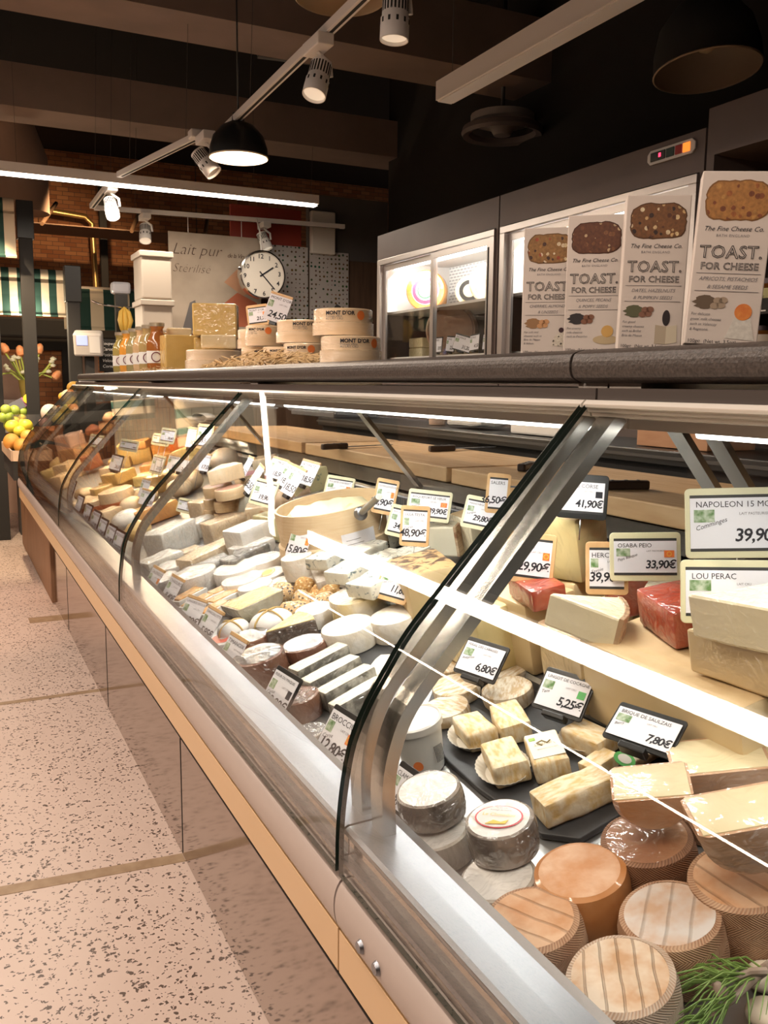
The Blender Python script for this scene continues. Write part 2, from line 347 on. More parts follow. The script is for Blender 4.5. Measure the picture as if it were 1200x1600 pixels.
# ---------------------------------------------------------------- shared materials
STEEL = m_steel('brushed_steel', (.25, .26, .285), .36, (8, .05, 8), .06); SILLM = m_steel('sill_steel', (.30, .29, .27), .20, (8, .05, 8), .05); STEELX = m_steel('post_steel', (.54, .54, .52), .24, (8, 8, .08), .05)
MIRROR = m_steel('polished_kick_panel', (.40, .32, .27), .10, (1, 1, 1), .05)
CHANNEL = m_steel('polished_channel', (.40, .35, .31), .10, (1, .2, 1), .05)
GLASS = m_glass('clear_glass', (.985, .995, .985)); GEDGE = M('glass_edge', (.012, .022, .016), rough=.08)
BLACK = M('black_plastic', (.012, .012, .012), rough=.35); BLACKM = M('black_matt', (.018, .016, .015), rough=.8)
DGREY = M('dark_grey_metal', (.05, .045, .042), rough=.5); WHITE = M('white_plastic', (.80, .77, .74), rough=.4)
WHITEM = M('white_painted_metal', (.88, .84, .80), rough=.45); INK = M('black_ink', (.012, .012, .02), rough=.7)
INKG = M('grey_ink', (.16, .15, .16), rough=.7); CARD = M('card_paper', (.83, .82, .88), rough=.55)
SHELFTOP = M('speckled_shelf', (.032, .025, .022), (.075, .06, .052), scale=260, detail=3, rough=.42, bump=.25, bscale=300)
OAK = M('tag_wood', (.62, .37, .16), (.72, .47, .24), scale=40, rough=.5); CREAM = M('tag_cream', (.72, .68, .45), rough=.4)
PICG = M('tag_picture', (.10, .22, .06), (.55, .62, .50), scale=120, rough=.6); ORANGE = M('orange_badge', (.85, .22, .05), rough=.5); GREEN = M('green_badge', (.10, .45, .12), rough=.5)
BARK = m_wood('birch_box', (.72, .52, .31), (.82, .64, .42), (2, 2, 30), 8)
# ================================================================ THE SETTING
struct('floor', box(-4, 5.5, -2.2, 12.2, -.05, 0), m_floor())
DARKC = M('dark_ceiling', (.007, .0055, .005), rough=.95); BEAMC = M('beam_paint', (.20, .145, .115), (.25, .18, .145), scale=3, rough=.9)
struct('ceiling', box(-4, 5.5, -2.2, 12.2, 3.75, 3.8), DARKC)
BRICK = m_brick('red_brick', (.30, .10, .035), (.50, .22, .09), (.12, .07, .05), 4.5, .55, .2)
struct('wall_back', box(-4, 5.5, 10.5, 10.6, 0, 3.75), BRICK)
PLASTER = M('dark_plaster', (.10, .075, .062), (.13, .10, .08), scale=3, rough=.9)
struct('wall_left', box(-4, -3.9, -2.2, 10.5, 0, 3.75), PLASTER)
struct('wall_front', box(-4, 5.5, -2.3, -2.2, 0, 3.75), PLASTER)
struct('wall_right', box(3.3, 3.4, -2.2, 6.65, 0, 3.75), M('black_wall', (.022, .018, .016), rough=.95))
PART = M('partition_wood', (.075, .040, .024), (.11, .06, .035), scale=6, rough=.7, stretch=(6, 6, .6)); PARTG = M('partition_grey', (.085, .074, .070), (.10, .086, .08), scale=4, rough=.85)
struct('wall_partition', box(1.95, 3.3, 6.66, 6.72, 0, 2.27), PART)
struct('wall_partition_upper', box(2.62, 3.3, 6.655, 6.72, 2.27, 2.75), PARTG)
TILE = m_brick('grey_wall_tile', (.46, .42, .36), (.54, .50, .43), (.26, .22, .18), 7, 1.0, 1.0, 'XZ', .3)
struct('wall_tiled', box(.95, 2.0, 5.68, 5.72, 0, 1.285), TILE)
# ceiling beams and ducts
struct('trim_1', box(-4, 5.5, 6.5, 6.9, 3.06, 3.33), BEAMC)
struct('trim_2', box(-4, 5.5, 4.52, 4.9, 3.06, 3.40), BEAMC)
struct('trim_3', box(-4, 5.5, 2.1, 2.5, 3.06, 3.40), BEAMC)
DUCT = M('duct_paint', (.32, .20, .14), (.38, .25, .18), scale=2, rough=.8)
o = bm_obj('ventilation_duct', tube([(.70, 8.6, 2.75), (.70, 8.6, 3.2), (.62, 8.55, 3.45), (.30, 8.5, 3.55), (-1.6, 8.5, 3.55)], .24, 20), DUCT, smooth=True)
tag(o, 'thick brown ventilation duct bending down from the ceiling at far left', 'duct')
for i, (y, z) in enumerate(((3.55, 3.32), (3.1, 3.30), (5.7, 3.35))):
    o = bm_obj('ceiling_pipe', tube([(1.9, y, z), (5.3, y-.5, z)], .025, 8), DGREY, smooth=True)
    tag(o, ['thin dark pipe under the ceiling above the big white-lined lamp', 'thin dark pipe under the ceiling, nearest the viewer', 'thin dark pipe under the ceiling above the dark partition'][i], 'pipe', 'ceiling pipes')
# round ceiling vent
t = thing('ceiling_fan_ring', 'round dark metal ring with pale boss hanging under the ceiling beam', 'vent', (3.1, 4.72, 2.80))
bm_obj('outer_ring', lathe([(.19, .02), (.235, .03), (.245, 0), (.235, -.02), (.20, -.01), (.19, .02)], 40), M('ring_paint', (.16, .13, .12), rough=.6), t)
bm_obj('boss', lathe([(0, -.02), (.05, -.015), (.07, .02), (.19, .06), (.19, .10), (0, .10)], 24), M('boss_paint', (.30, .27, .25), rough=.5), t)
bm_obj('drop_rod', tube([(0, 0, .1), (0, 0, .95)], .012, 8), DGREY, t)
# brass strips in the terrazzo
STRIP = M('floor_joint', (.30, .20, .12), (.38, .27, .17), scale=30, rough=.5)
for i, y in enumerate((2.30, 3.78, 5.05)):
    p = [(-.8, y+.24), (-.1, y+.03), (.53, y-.02), (.53, y+.025), (-.1, y+.075), (-.8, y+.285)] if i == 0 else [(-1.4, y), (.53, y), (.53, y+.035), (-1.4, y+.035)] if i == 1 else [(.36, y), (.53, y), (.53, y+.12), (.36, y+.12)]
    struct('trim_%d' % (4+i), prism(p, .001, z0=.0002), STRIP)

# ================================================================ THE COUNTER
GP = [(.376, .745), (.377, .80), (.382, .85), (.392, .90), (.410, .94), (.435, .98), (.464, 1.022), (.516, 1.0784), (.568, 1.1347), (.62, 1.191), (.672, 1.2474), (.703, 1.281)]
PP = [(.414, .799), (.412, .86), (.422, .91), (.441, .95), (.487, 1.005), (.56, 1.088), (.64, 1.179), (.722, 1.270)]
def offset_pts(P, d):
    out = []
    for i, p in enumerate(P):
        a = P[max(i-1, 0)]; b = P[min(i+1, len(P)-1)]; t = Vector((b[0]-a[0], b[1]-a[1])).normalized()
        out.append((p[0]+t.y*d, p[1]-t.x*d))
    return out
def smooth_pts(P, n=4):
    out = []
    for i in range(len(P)-1):
        p0, p1, p2, p3 = P[max(i-1, 0)], P[i], P[i+1], P[min(i+2, len(P)-1)]
        for k in range(n):
            t = k/n
            out.append(tuple(.5*(2*p1[j]+(p2[j]-p0[j])*t+(2*p0[j]-5*p1[j]+4*p2[j]-p3[j])*t*t+(3*p1[j]-p0[j]-3*p2[j]+p3[j])*t**3) for j in (0, 1)))
    out.append(P[-1]); return out
GPs = smooth_pts(GP); GPi = offset_pts(GPs, .006); PPs = smooth_pts(PP); PPi = offset_pts(PPs, .016)
def pane_bm(y0, y1):
    bm = profile_y(GPs+GPi[::-1], y0, y1); n = len(GPs)
    fs = bm.faces[:]
    for i, f in enumerate(fs):
        if i in (n-1, 2*n-1) or i >= 2*n: f.material_index = 1
        else: f.smooth = True
    return bm
def bar_bm(prof, prof2, y, wd):
    return profile_y(prof+prof2[::-1], y-wd/2, y+wd/2)
DECKM = M('deck_steel', (.42, .42, .42), rough=.42, metal=.9); PALE = M('bumper_plastic', (.44, .37, .335), rough=.35); TAN = M('bumper_strip', (.66, .45, .25), rough=.35)
RAILW = M('white_rail', (.82, .77, .70), rough=.3, metal=.3); FASC = M('dark_fascia', (.06, .048, .043), rough=.35); TUBE = emit('lit_tube', (1, .95, .88), 7.0)
def counter(label, y0, y1, sy0, sy1, panes, posts, braces, tubes):
    t = thing('display_counter', label, 'display counter', (0, y0, 0), 0, 'refrigerated cheese counters')
    def P(name, bm, m, smooth=False):
        bmesh.ops.translate(bm, vec=(0, -y0, 0), verts=bm.verts[:]); return bm_obj(name, bm, m, t, smooth)
    P('kick_panel', box(.53, .55, y0, min(y1, 5.41), .004, .66), MIRROR)
    P('panel_seam', box(.5285, .53, y0, min(y1, 5.41), .345, .349), BLACKM)
    n = int((y1-y0)/.62)
    for k in range(1, n+1):
        s = P('panel_seam', box(.5288, .5302, min(y1, 5.41)-k*.62, min(y1, 5.41)-k*.62+.003, .01 if k % 2 else .347, .345 if k % 2 else .62), BLACKM)
    P('bumper', profile_y(smooth_pts([(.42, .676), (.383, .677), (.374, .69), (.373, .715), (.380, .733), (.392, .737), (.42, .737)], 3), y0, y1), PALE, True)
    P('bumper_strip', profile_y([(.40, .618), (.378, .622), (.378, .675), (.40, .675)], y0, y1), TAN)
    P('channel', profile_y([(.40, .60), (.40, .737), (.391, .742), (.391, .797), (.44, .797), (.44, .60)], y0, y1), CHANNEL)
    P('channel_rail', profile_y([(.382, .7585), (.391, .7585), (.391, .765), (.382, .765)], y0, y1), STEEL)
    P('ledge', profile_y(smooth_pts([(.392, .785), (.387, .789), (.386, .795), (.39, .80), (.44, .801), (.446, .798), (.447, .69), (.44, .68)], 2), y0, y1), STEEL)
    P('front_deck', profile_y([(.445, .68), (.445, .6905), (.851, .796), (.851, .78)], y0, y1), DECKM)
    P('step', profile_y([(.846, .78), (.846, .819), (.851, .826), (1.29, .914), (1.29, .89), (.87, .80)], y0, y1), DECKM)
    P('vent_wall', profile_y([(1.29, .80), (1.285, .914), (1.30, .958), (1.36, .958), (1.36, .80)], y0, y1), BLACK)
    # grille fins
    bm = bmesh.new(); q = y0+.05
    while q < y1-.05:
        add_box(bm, 1.279, 1.296, q, q+.004, .917, .948); q += .012
    g = P('vent_fins', bm, M('fin_grey', (.25, .25, .25), rough=.4, metal=.5)); g['kind'] = 'stuff'
    P('vent_rail', tube([(1.283, y0, .950), (1.283, y1, .950)], .0045, 8), STEEL, True)
    P('back_sill', profile_y([(1.31, .966), (1.335, 1.010), (1.83, 1.010), (1.83, .97), (1.36, .95)], y0, y1), SILLM)
    P('back_body', box(1.42, 1.82, y0, y1, .02, .96), DGREY)
    P('base_body', box(.56, 1.42, y0, min(y1, 5.41), .02, .66), DGREY)
    P('rear_extrusion', box(1.12, 1.15, y0, y1, 1.262, 1.30), DGREY)
    # top: extrusion, fascia, shelf, lamp housing
    P('top_rail', profile_y([(.700, 1.279), (.705, 1.2835), (.735, 1.2835), (.735, 1.262), (.715, 1.264), (.714, 1.268), (.708, 1.2695), (.707, 1.273), (.701, 1.275)], y0, y1), RAILW)
    P('top_fascia', profile_y([(.722, 1.2835), (.722, 1.298), (.80, 1.298), (.80, 1.266), (.735, 1.262), (.735, 1.2835)], y0, y1), FASC)
    P('lamp_housing', box(.775, .832, y0, y1, 1.247, 1.262), WHITEM)
    for a, b in tubes:
        P('lit_tube', tube([(.80, a, 1.246), (.80, b, 1.246)], .0062, 10), TUBE, True)
    for y in posts: P('shelf_bracket', box(.74, 1.1, y-.03, y+.03, 1.298, 1.305), WHITEM)
    for a, b in panes: P('curved_glass', pane_bm(a, b), [GLASS, GEDGE])
    for y in posts:
        P('support_post', bar_bm(PPs, PPi, y, .030), STEELX)
    for y in braces:
        d = Vector((.24, -.275)).normalized(); nx, nz = -d.y*.006, d.x*.006
        P('brace', profile_y([(1.085-nx, 1.252-nz), (1.085+nx, 1.252+nz), (1.325+nx, .978+nz), (1.325-nx, .978-nz)], y-.017, y+.017), STEELX)
    bm = profile_y(smooth_pts([(.735, 1.304), (.72, 1.311), (.716, 1.325), (.72, 1.340), (.737, 1.346)], 3)+[(1.15, 1.346), (1.15, 1.304)], sy0, sy1)
    P('top_shelf', bm, SHELFTOP)
    return t
NEARC = counter('near refrigerated counter section with curved glass, at the right edge of the photo', -.6, .872, -.6, .917, [(-.59, .869)], [.846], [1.07-.23], [(-.55, .78)])
MAINC = counter('long main refrigerated cheese counter with curved glass panes and steel posts', .876, 5.65, .922, 5.52,
    [(.879, 2.266), (2.284, 3.585), (3.605, 4.985), (5.005, 5.64)], [.902, 2.277, 3.596, 4.995, 5.62], [1.129, 1.05, 2.42, 3.80, 5.0], CASE[1:])
for yy, zz in ((.80, .70), (.76, .70)):
    bm_obj('bumper_screw', lathe([(0, .004), (.006, .004), (.008, 0), (0, 0)], 16, M4=Matrix.Translation((.3725, yy+.6, zz)) @ Matrix.Rotation(-math.pi/2, 4, 'Y')), STEEL, NEARC)

# cutting boards on the back sill
BOARD = m_wood('maple_block', (.56, .33, .15), (.74, .50, .27), (12, 1.2, 6), 5)
BL = ['cutting board farthest along the back sill, farthest left', 'cutting board second from the far end, with a knife across its corner', 'cutting board behind the counter middle, left of the big steel post', 'cutting board nearest the viewer, right of the big steel post']
for i, (a, b) in enumerate(((3.50, 4.95), (2.295, 3.455), (1.02, 2.265), (-.30, .985))):
    t = thing('cutting_board', 'thick ' + BL[i], 'cutting board', (1.57, (a+b)/2, 1.0115), 0, 'butcher block boards')
    bm_obj('block', box(-.23, .23, -(b-a)/2, (b-a)/2, 0, .045, .004), BOARD, t)
def knife(px, py, ang, label, L=.20, blade=True, z=1.057):
    P = on(px, py, 2, z+.012); t = thing('cheese_knife', label, 'knife', (P.x, P.y, z), math.radians(ang), 'knives on the boards')
    bm_obj('handle', prism([(-.06, -.010), (-.055, -.013), (0, -.011), (.055, -.014), (.065, -.006), (.062, .012), (.05, .013), (0, .010), (-.055, .013)], .022, .005), M('knife_handle', (.035, .018, .012), rough=.35), t)
    bm_obj('blade', prism([(.06, -.008), (.06+L, -.010), (.08+L, .004), (.06, .016)], .0025, z0=.006), STEEL, t)
    for k in (-.03, .0, .035): bm_obj('rivet', lathe([(0, .0235), (.004, .0235), (.004, .02), (0, .02)], 10, M4=Matrix.Translation((k, 0, 0))), STEEL, t)
    return t
knife(522, 697, 15, 'brown handled knife lying across the gap between the two far boards', .22)
knife(822, 728, 40, 'black handled cheese knife on the board left of the big steel post', .20)
knife(978, 757, 160, 'black handled cheese knife on the nearest board, right of the big post', .22)
knife(690, 700, 10, 'dark handled knife lying at the back of the middle board', .20)
# back counter of the staff side
o = thing('back_counter', 'long dark worktop unit behind the cutting boards', 'counter', (2.0, 2.4, 0))
bm_obj('worktop', box(-.06, .34, -3.0, 2.4, 1.065, 1.11, .004), BLACK, o); bm_obj('cabinet', box(-.03, .34, -3.0, 2.4, .01, 1.064), BLACKM, o)
bm_obj('front_rail', box(-.068, -.06, -3.0, 2.4, 1.085, 1.095), DGREY, o)
def onback(px, py, z=1.11, x=None):
    P = on(px, py, 2, z); return P
def item(name, px, py, label, cat, z=1.1125, x=2.12):
    P = on(px, py, 0, x); return thing(name, label, cat, (P.x, P.y, z))
t = item('white_container', 870, 668, 'low white plastic tray standing on the back counter left of the post', 'tray'); bm_obj('tub', box(-.10, .10, -.17, .17, 0, .075, .008), WHITE, t); bm_obj('rim', box(-.108, .108, -.178, .178, .066, .075, .003), WHITE, t)
t = item('wooden_crate', 1085, 688, 'brown wooden box on the back counter behind the slanting braces', 'box'); CRW = m_wood('crate_wood', (.42, .20, .10), (.52, .28, .15), (8, 1.5, 8), 5)
bm_obj('front_board', box(-.1, -.085, -.15, .15, 0, .085, .002), CRW, t); bm_obj('back_board', box(.085, .1, -.15, .15, 0, .085, .002), CRW, t); bm_obj('end_board', box(-.085, .085, -.15, -.135, 0, .085), CRW, t); bm_obj('end_board', box(-.085, .085, .135, .15, 0, .085), CRW, t); bm_obj('bottom_board', box(-.085, .085, -.135, .135, 0, .01), CRW, t)
t = item('tape_roll', 683, 655, 'pale brown roll of tape standing on the dark back counter', 'tape'); bm_obj('roll', lathe([(.02, 0), (.038, 0), (.04, .03), (.036, .045), (.038, .075), (.02, .075), (.02, 0)], 24), M('tape_brown', (.62, .42, .30), rough=.5), t)
t = item('paper_bundle', 745, 664, 'crumpled white paper bundle on the dark back counter', 'paper'); bm_obj('crumpled_paper', rough_up(box(-.07, .07, -.14, .14, .012, .06, .012), .012, 16, 3, 3), M('white_tissue', (.72, .70, .66), rough=.7), t)
for i, (px, py, lab) in enumerate(((520, 648, 'flat grey box on the stack behind the far cutting boards, lower one'), (470, 636, 'flat grey box on the stack behind the far cutting boards, upper one'))):
    P = on(px, py, 0, 2.1); t = tag(bm_obj('storage_box', box(-.14, .14, -.34, .34, 0, .034, .004), M('storage_grey', (.14, .14, .145), rough=.4), None, loc=(P.x, P.y, 1.111+.036*i)), lab, 'box', 'flat grey storage boxes')
for i, (px, py, lab) in enumerate(((318, 640, 'upper looped grey belt of rolled hose beside the tiled wall'), (315, 657, 'lower looped grey belt of rolled hose beside the tiled wall'))):
    P = on(px, py, 0, 1.42); pts = [(.0, .16*math.cos(a)*(1 if abs(a) < 9 else 1), .022*math.sin(a)) for a in [k*math.pi/12 for k in range(0, 22)]]+[(0, .28, -.012), (0, .34, .004)]
    bm = bmesh.new()
    for (q0, q1) in zip(pts, pts[1:]):
        a = Vector(q0); b = Vector(q1); v = [bm.verts.new(a+Vector((-.03, 0, 0))), bm.verts.new(a+Vector((.03, 0, 0))), bm.verts.new(b+Vector((.03, 0, 0))), bm.verts.new(b+Vector((-.03, 0, 0)))]; bm.faces.new(v)
    o = bm_obj('folded_belt', bm, M('belt_grey', (.52, .50, .48), rough=.5), None, True, loc=(P.x, P.y, 1.036+.055*(1-i))); sm = o.modifiers.new('thick', 'SOLIDIFY'); sm.thickness = .005
    tag(o, lab, 'belt', 'looped grey belts')
# ================================================================ REFRIGERATED WALL CABINETS (staff side)
ALU = m_steel('aluminium', (.56, .52, .50), .38, (3, 3, .3), .08); HEAD = M('cabinet_header', (.115, .085, .078), (.13, .098, .09), scale=4, rough=.55)
PERF = None
def m_perf():
    m, N, L, b = _new('perforated_white'); tc = N.new('ShaderNodeTexCoord'); sx = N.new('ShaderNodeSeparateXYZ'); cx = N.new('ShaderNodeCombineXYZ'); L.new(tc.outputs['Object'], sx.inputs[0]); L.new(sx.outputs['Y'], cx.inputs[0]); L.new(sx.outputs['Z'], cx.inputs[1])
    k = N.new('ShaderNodeTexBrick'); k.inputs['Scale'].default_value = 22; k.inputs['Brick Width'].default_value = .9; k.inputs['Row Height'].default_value = .42; k.inputs['Mortar Size'].default_value = .12
    k.inputs['Color1'].default_value = k.inputs['Color2'].default_value = (.42, .42, .42, 1); k.inputs['Mortar'].default_value = (.80, .80, .78, 1)
    L.new(cx.outputs[0], k.inputs['Vector']); L.new(k.outputs['Color'], b.inputs['Base Color']); b.inputs['Roughness'].default_value = .5; return m
PERF = m_perf()
FGLASS = m_glass('door_glass', (.97, .98, .98), .6)
def fridge(label, y0, y1, doors):
    t = thing('display_fridge', label, 'fridge', (2.45, y0, 0), 0, 'white-lit display fridges behind the counter'); W_ = y1-y0
    def P(n, bm, m, s=False): return bm_obj(n, bm, m, t, s)
    P('plinth', box(.02, .60, 0, W_, .002, 1.42), HEAD)
    P('header_panel', box(0, .60, 0, W_, 2.055, 2.2), HEAD)
    P('side_panel', box(0, .60, W_-.02, W_, 1.42, 2.055), HEAD); P('inner_lining', box(.02, .50, W_-.024, W_-.02, 1.745, 2.04), WHITE); P('side_panel', box(0, .60, 0, .02, 1.42, 2.055), HEAD)
    P('back_panel', box(.50, .52, .02, W_-.02, 1.745, 2.055), PERF); P('lower_back', box(.50, .52, .02, W_-.02, 1.42, 1.735), M('fridge_dark_back', (.07, .06, .055), rough=.25))  # lower back coloured dark to stand in for a reflection
    P('light_cover', box(.09, .125, .05, W_-.05, 1.996, 2.012), emit('fridge_tube%.1f' % y0, (1, .98, .95), 5)); P('ceiling_panel', box(.02, .5, .02, W_-.02, 2.04, 2.055), WHITE)
    P('upper_shelf', box(.06, .50, .02, W_-.02, 1.728, 1.742), WHITE); P('lower_shelf', box(.06, .50, .02, W_-.02, 1.452, 1.465), WHITE)
    f = P('door_frame', box(-.012, .03, .02, W_-.02, 2.018, 2.05, .002), ALU)
    P('door_frame', box(-.012, .03, .02, .06, 1.40, 2.018, .002), ALU); P('door_frame', box(-.012, .03, W_-.06, W_-.02, 1.40, 2.018, .002), ALU)
    for i, (a, b, x) in enumerate(doors):
        d = P('sliding_door', box(x, x+.012, a, a+.035, 1.41, 2.015), ALU)
        bm_obj('door_stile', box(x, x+.012, b-.035, b, 1.41, 2.015), ALU, d); bm_obj('door_rail', box(x, x+.012, a+.035, b-.035, 1.985, 2.015), ALU, d)
        bm_obj('pane', box(x+.004, x+.008, a+.035, b-.035, 1.41, 1.985), FGLASS, d)
        bm_obj('door_handle', box(x-.010, x, a+.004, a+.012, 1.45, 1.97), DGREY, d)
    return t
fr = fridge('left white-lit glass-door fridge holding big cheese wheels, behind the birch boxes', 3.74, 5.08, [(.06, .66, -.004), (.63, 1.28, .012)])
f2 = fridge('white-lit glass-door fridge mostly hidden behind the white cracker boxes', 2.44, 3.73, [(.06, .66, -.004), (.63, 1.23, .012)])
P_ = thing('control_panel', 'small clear-edged strip of switches and red lights on the fridge header', 'control panel', (2.449, 2.60, 2.152))
bm_obj('case', prism([(.118*math.cos(a)*1, .027*math.sin(a)) if False else p for p in [(-.12, -.012), (-.105, -.026), (.105, -.026), (.12, -.012), (.12, .012), (.105, .026), (-.105, .026), (-.12, .012)]], .008, .002), M('clear_case', (.72, .70, .68), rough=.2), P_, rot=(math.pi/2, 0, -math.pi/2))
for nm, a, b, m in (('display', .025, .10, BLACK), ('switch', -.02, .02, M('switch_green', (.02, .05, .04), rough=.3)), ('switch', -.058, -.026, M('switch_red', (.35, .02, .02), rough=.3)), ('indicator', -.098, -.064, emit('amber_light', (1, .25, .03), 1.2))):
    bm_obj(nm, box(-.012, -.006, a, b, -.016, .016, .002), m, P_)
bm_obj('red_digit', box(-.0135, -.012, .045, .055, -.006, .008), emit('red_digit', (1, .03, .08), 4), P_)
# cheeses in the fridges
def std_wheel(y, z, d, th, col, label, face=None, x=2.72, lean=12):
    t = thing('round_cheese', label, 'cheese wheel', (x, y, z), math.radians(48), 'big wheels standing in the fridge')
    r = d/2; Rm = Matrix.Translation((0, 0, r)) @ Matrix.Rotation(math.radians(-90-lean+12), 4, 'Y')
    bm_obj('rind', lathe([(0, -th/2), (r*.94, -th/2), (r, -th/2+.012), (r, th/2-.012), (r*.94, th/2), (0, th/2)], 40, M4=Rm), col, t, True)
    if face:
        rr = r*.70
        for k, (q, m) in enumerate(face): bm_obj('label_ring' if k < len(face)-1 else 'label_centre', lathe([(0, th/2+.001+.0008*k), (rr*q, th/2+.001+.0008*k)], 36, M4=Rm), m, t)
    return t
OR1 = W('orange_rind', (.80, .30, .04), (.88, .42, .08), scale=12, rough=.45); PK = M('pink_label', (.72, .10, .20), rough=.5); WHL = M('white_label', (.82, .80, .76), rough=.5); GRL = M('green_label', (.10, .35, .15), rough=.5)
YR = W('pale_yellow_rind', (.72, .55, .28), (.80, .64, .38), scale=14, rough=.5)
wq = std_wheel(4.86, 1.742, .245, .09, OR1, 'big orange cheese wheel with pink ring label standing in the left fridge', [(1, WHL), (.94, PK), (.70, WHL), (.58, GRL), (.48, WHL)], x=2.68)
for k, ch in enumerate('OSABA PEIO'):
    a = math.radians(128-k*27); Rm = Matrix.Translation((0, 0, .135)) @ Matrix.Rotation(math.radians(-90), 4, 'Y')
    p = Rm @ Vector((.077*math.sin(a), .077*math.cos(a)*1, .0485)); 
    put_text('lettering', ch, .024, WHL, wq, (-.0505, -.077*math.cos(math.radians(160-k*16))*-1, .135+.077*math.sin(math.radians(160-k*16))), (math.pi/2, 0, -math.pi/2), align='CENTER')
std_wheel(5.02-.02, 1.742, .17, .07, OR1, 'small orange cheese at the far left end of the upper fridge shelf', x=2.80)
std_wheel(4.42, 1.742, .17, .08, YR, 'pale yellow wheel with dark label behind the fridge door edge', [(1, BLACKM), (.6, YR)], x=2.72)
std_wheel(4.22, 1.742, .22, .09, YR, 'pale half wheel with white edge in the upper fridge, above the price cards', [(1.25, WHL), (1.1, YR)], x=2.72)
std_wheel(3.92, 1.742, .23, .09, OR1, 'pale orange wheel with yellow label at the right end of the left fridge', [(1.3, WHL), (1.1, M('yellow_label', (.80, .62, .08), rough=.5)), (.6, WHL)], x=2.70)
BRN = M('brown_rind', (.30, .17, .11), (.40, .25, .17), scale=18, rough=.6, bump=.3)
t = std_wheel(4.55, 1.465, .30, .09, BRN, 'large brown round cheese with pressed pattern on the lower fridge shelf', [(1.3, M('brown_rind_dark', (.20, .11, .07), rough=.6)), (1.22, BRN)], x=2.68)
PASTE1 = M('pale_paste', (.78, .66, .40), (.84, .73, .48), scale=20, rough=.5)
for i, (y, z, lab) in enumerate(((4.93, 1.4655, 'pale cheese slab on the lower fridge shelf, bottom of two'), (4.93, 1.5265, 'pale cheese slab on the lower fridge shelf, top of two'))):
    t = tag(bm_obj('cheese_slab', box(-.08, .08, -.085, .085, 0, .06, .008), W('pale_slab', (.72, .62, .36), (.80, .70, .45), scale=20), None, loc=(2.72, y, z)), lab, 'cheese', 'cheese slabs in the fridge')
for i, (y, hh, lab) in enumerate(((4.17, .15, 'tall pale cheese block on the lower fridge shelf, left of three'), (4.05, .155, 'tall pale cheese block on the lower fridge shelf, middle of three'), (3.92, .16, 'tall pale cheese block on the lower fridge shelf, right of three'))):
    tag(bm_obj('cheese_block', box(-.07, .07, -.055, .055, 0, hh, .006), W('straw_block', (.66, .52, .25), (.74, .60, .33), scale=20), None, loc=(2.76, y, 1.4655)), lab, 'cheese', 'tall blocks in the fridge')
tag(bm_obj('cheese_piece', box(-.05, .05, -.09, .09, 0, .075, .012), W('cream_piece', (.74, .60, .36), (.80, .68, .44)), None, loc=(2.64, 4.36, 1.4655)), 'cream piece of cheese behind the price cards on the lower fridge shelf', 'cheese')
# second fridge: a few blocks glimpsed beside the boxes
for i, (y, z, sx, lab, c) in enumerate(((3.62, 1.742, .16, 'yellow cheese piece on the upper shelf beside the leftmost white box', (.80, .45, .08)), (3.45, 1.742, .20, 'taller orange cheese piece on the upper shelf behind the leftmost white box', (.85, .42, .06)), (2.78, 1.742, .24, 'big bright yellow cheese wheel glimpsed between the two right white boxes', (.86, .58, .10)))):
    tag(bm_obj('cheese_piece', box(-.07, .07, -.08, .08, 0, sx*.7, .015), W('fridge_piece%d' % i, c, scale=10), None, loc=(2.72, y, z+.0005)), lab, 'cheese', 'cheese pieces in the right fridge')
for i, (y, lab) in enumerate(((3.66, 'clear tub with pale contents on the lower fridge shelf, leftmost'), (3.50, 'stack of clear tubs on the lower fridge shelf beside the leftmost white box'))):
    tag(bm_obj('plastic_tub', box(-.06, .06, -.06, .06, 0, .1+.16*i, .01), M('tub_pale', (.60, .56, .46), rough=.25), None, loc=(2.70, y, 1.4655)), lab, 'tub', 'tubs in the right fridge')

# ---------------- wooden honey cabinet at the right
WALN = m_wood('walnut', (.16, .065, .035), (.24, .105, .06), (9, 9, 1), 5)
t = thing('honey_cabinet', 'dark cabinet with walnut back and honey shelves at the right edge', 'cabinet', (2.45, .9, 0))
bm_obj('header', box(0, .6, 0, 1.53, 2.10, 2.26), HEAD, t); bm_obj('side_panel', box(0, .6, 1.495, 1.53, .002, 2.10), HEAD, t); bm_obj('back_panel', box(.50, .53, 0, 1.495, .002, 2.10), WALN, t)
for z in (1.815, 1.565, 1.42): bm_obj('shelf', box(.06, .50, 0, 1.494, z-.018 if z != 1.565 else z-.005, z), DGREY if z != 1.815 else WALN, t)
s_ = bm_obj('shelf_strip', box(.055, .06, .4, 1.494, 1.548, 1.600), BLACKM, t)
put_text('chalk_writing', '80  MIEL', .062, WHITE, s_, (.0540, 1.50, 1.556), (math.pi/2, 0, -math.pi/2), bold=-.0005)
AMB = M('honey', (.16, .055, .012), (.22, .09, .02), rough=.12); LIDP = M('jar_lid', (.10, .08, .09), rough=.3, metal=.6); LABY = M('honey_label', (.80, .72, .34), rough=.6); LABR = M('bee_label', (.74, .66, .56), rough=.6)
def jar(y, z, lab, r=.042, h=.085, lm=LABY, x=2.62, txt='Miel'):
    t = thing('honey_jar', lab, 'jar', (x, y, z), 0, 'honey jars on the cabinet shelves')
    bm_obj('glass', lathe([(0, 0), (r*.92, 0), (r, .006), (r, h*.86), (r*.8, h), (0, h)], 24), AMB, t, True)
    bm_obj('lid', lathe([(r*.86, h*.93), (r*.88, h*.93), (r*.88, h+.012), (0, h+.013)], 24), LIDP, t, True)
    lb = bm_obj('label', lathe([(r+.0008, h*.15), (r+.0008, h*.78)], 24), lm, t, True); put_text('lettering', txt, .016, INK, lb, (-r-.002, .014, h*.42), (math.pi/2, 0, -math.pi/2), shear=.3)
    return t
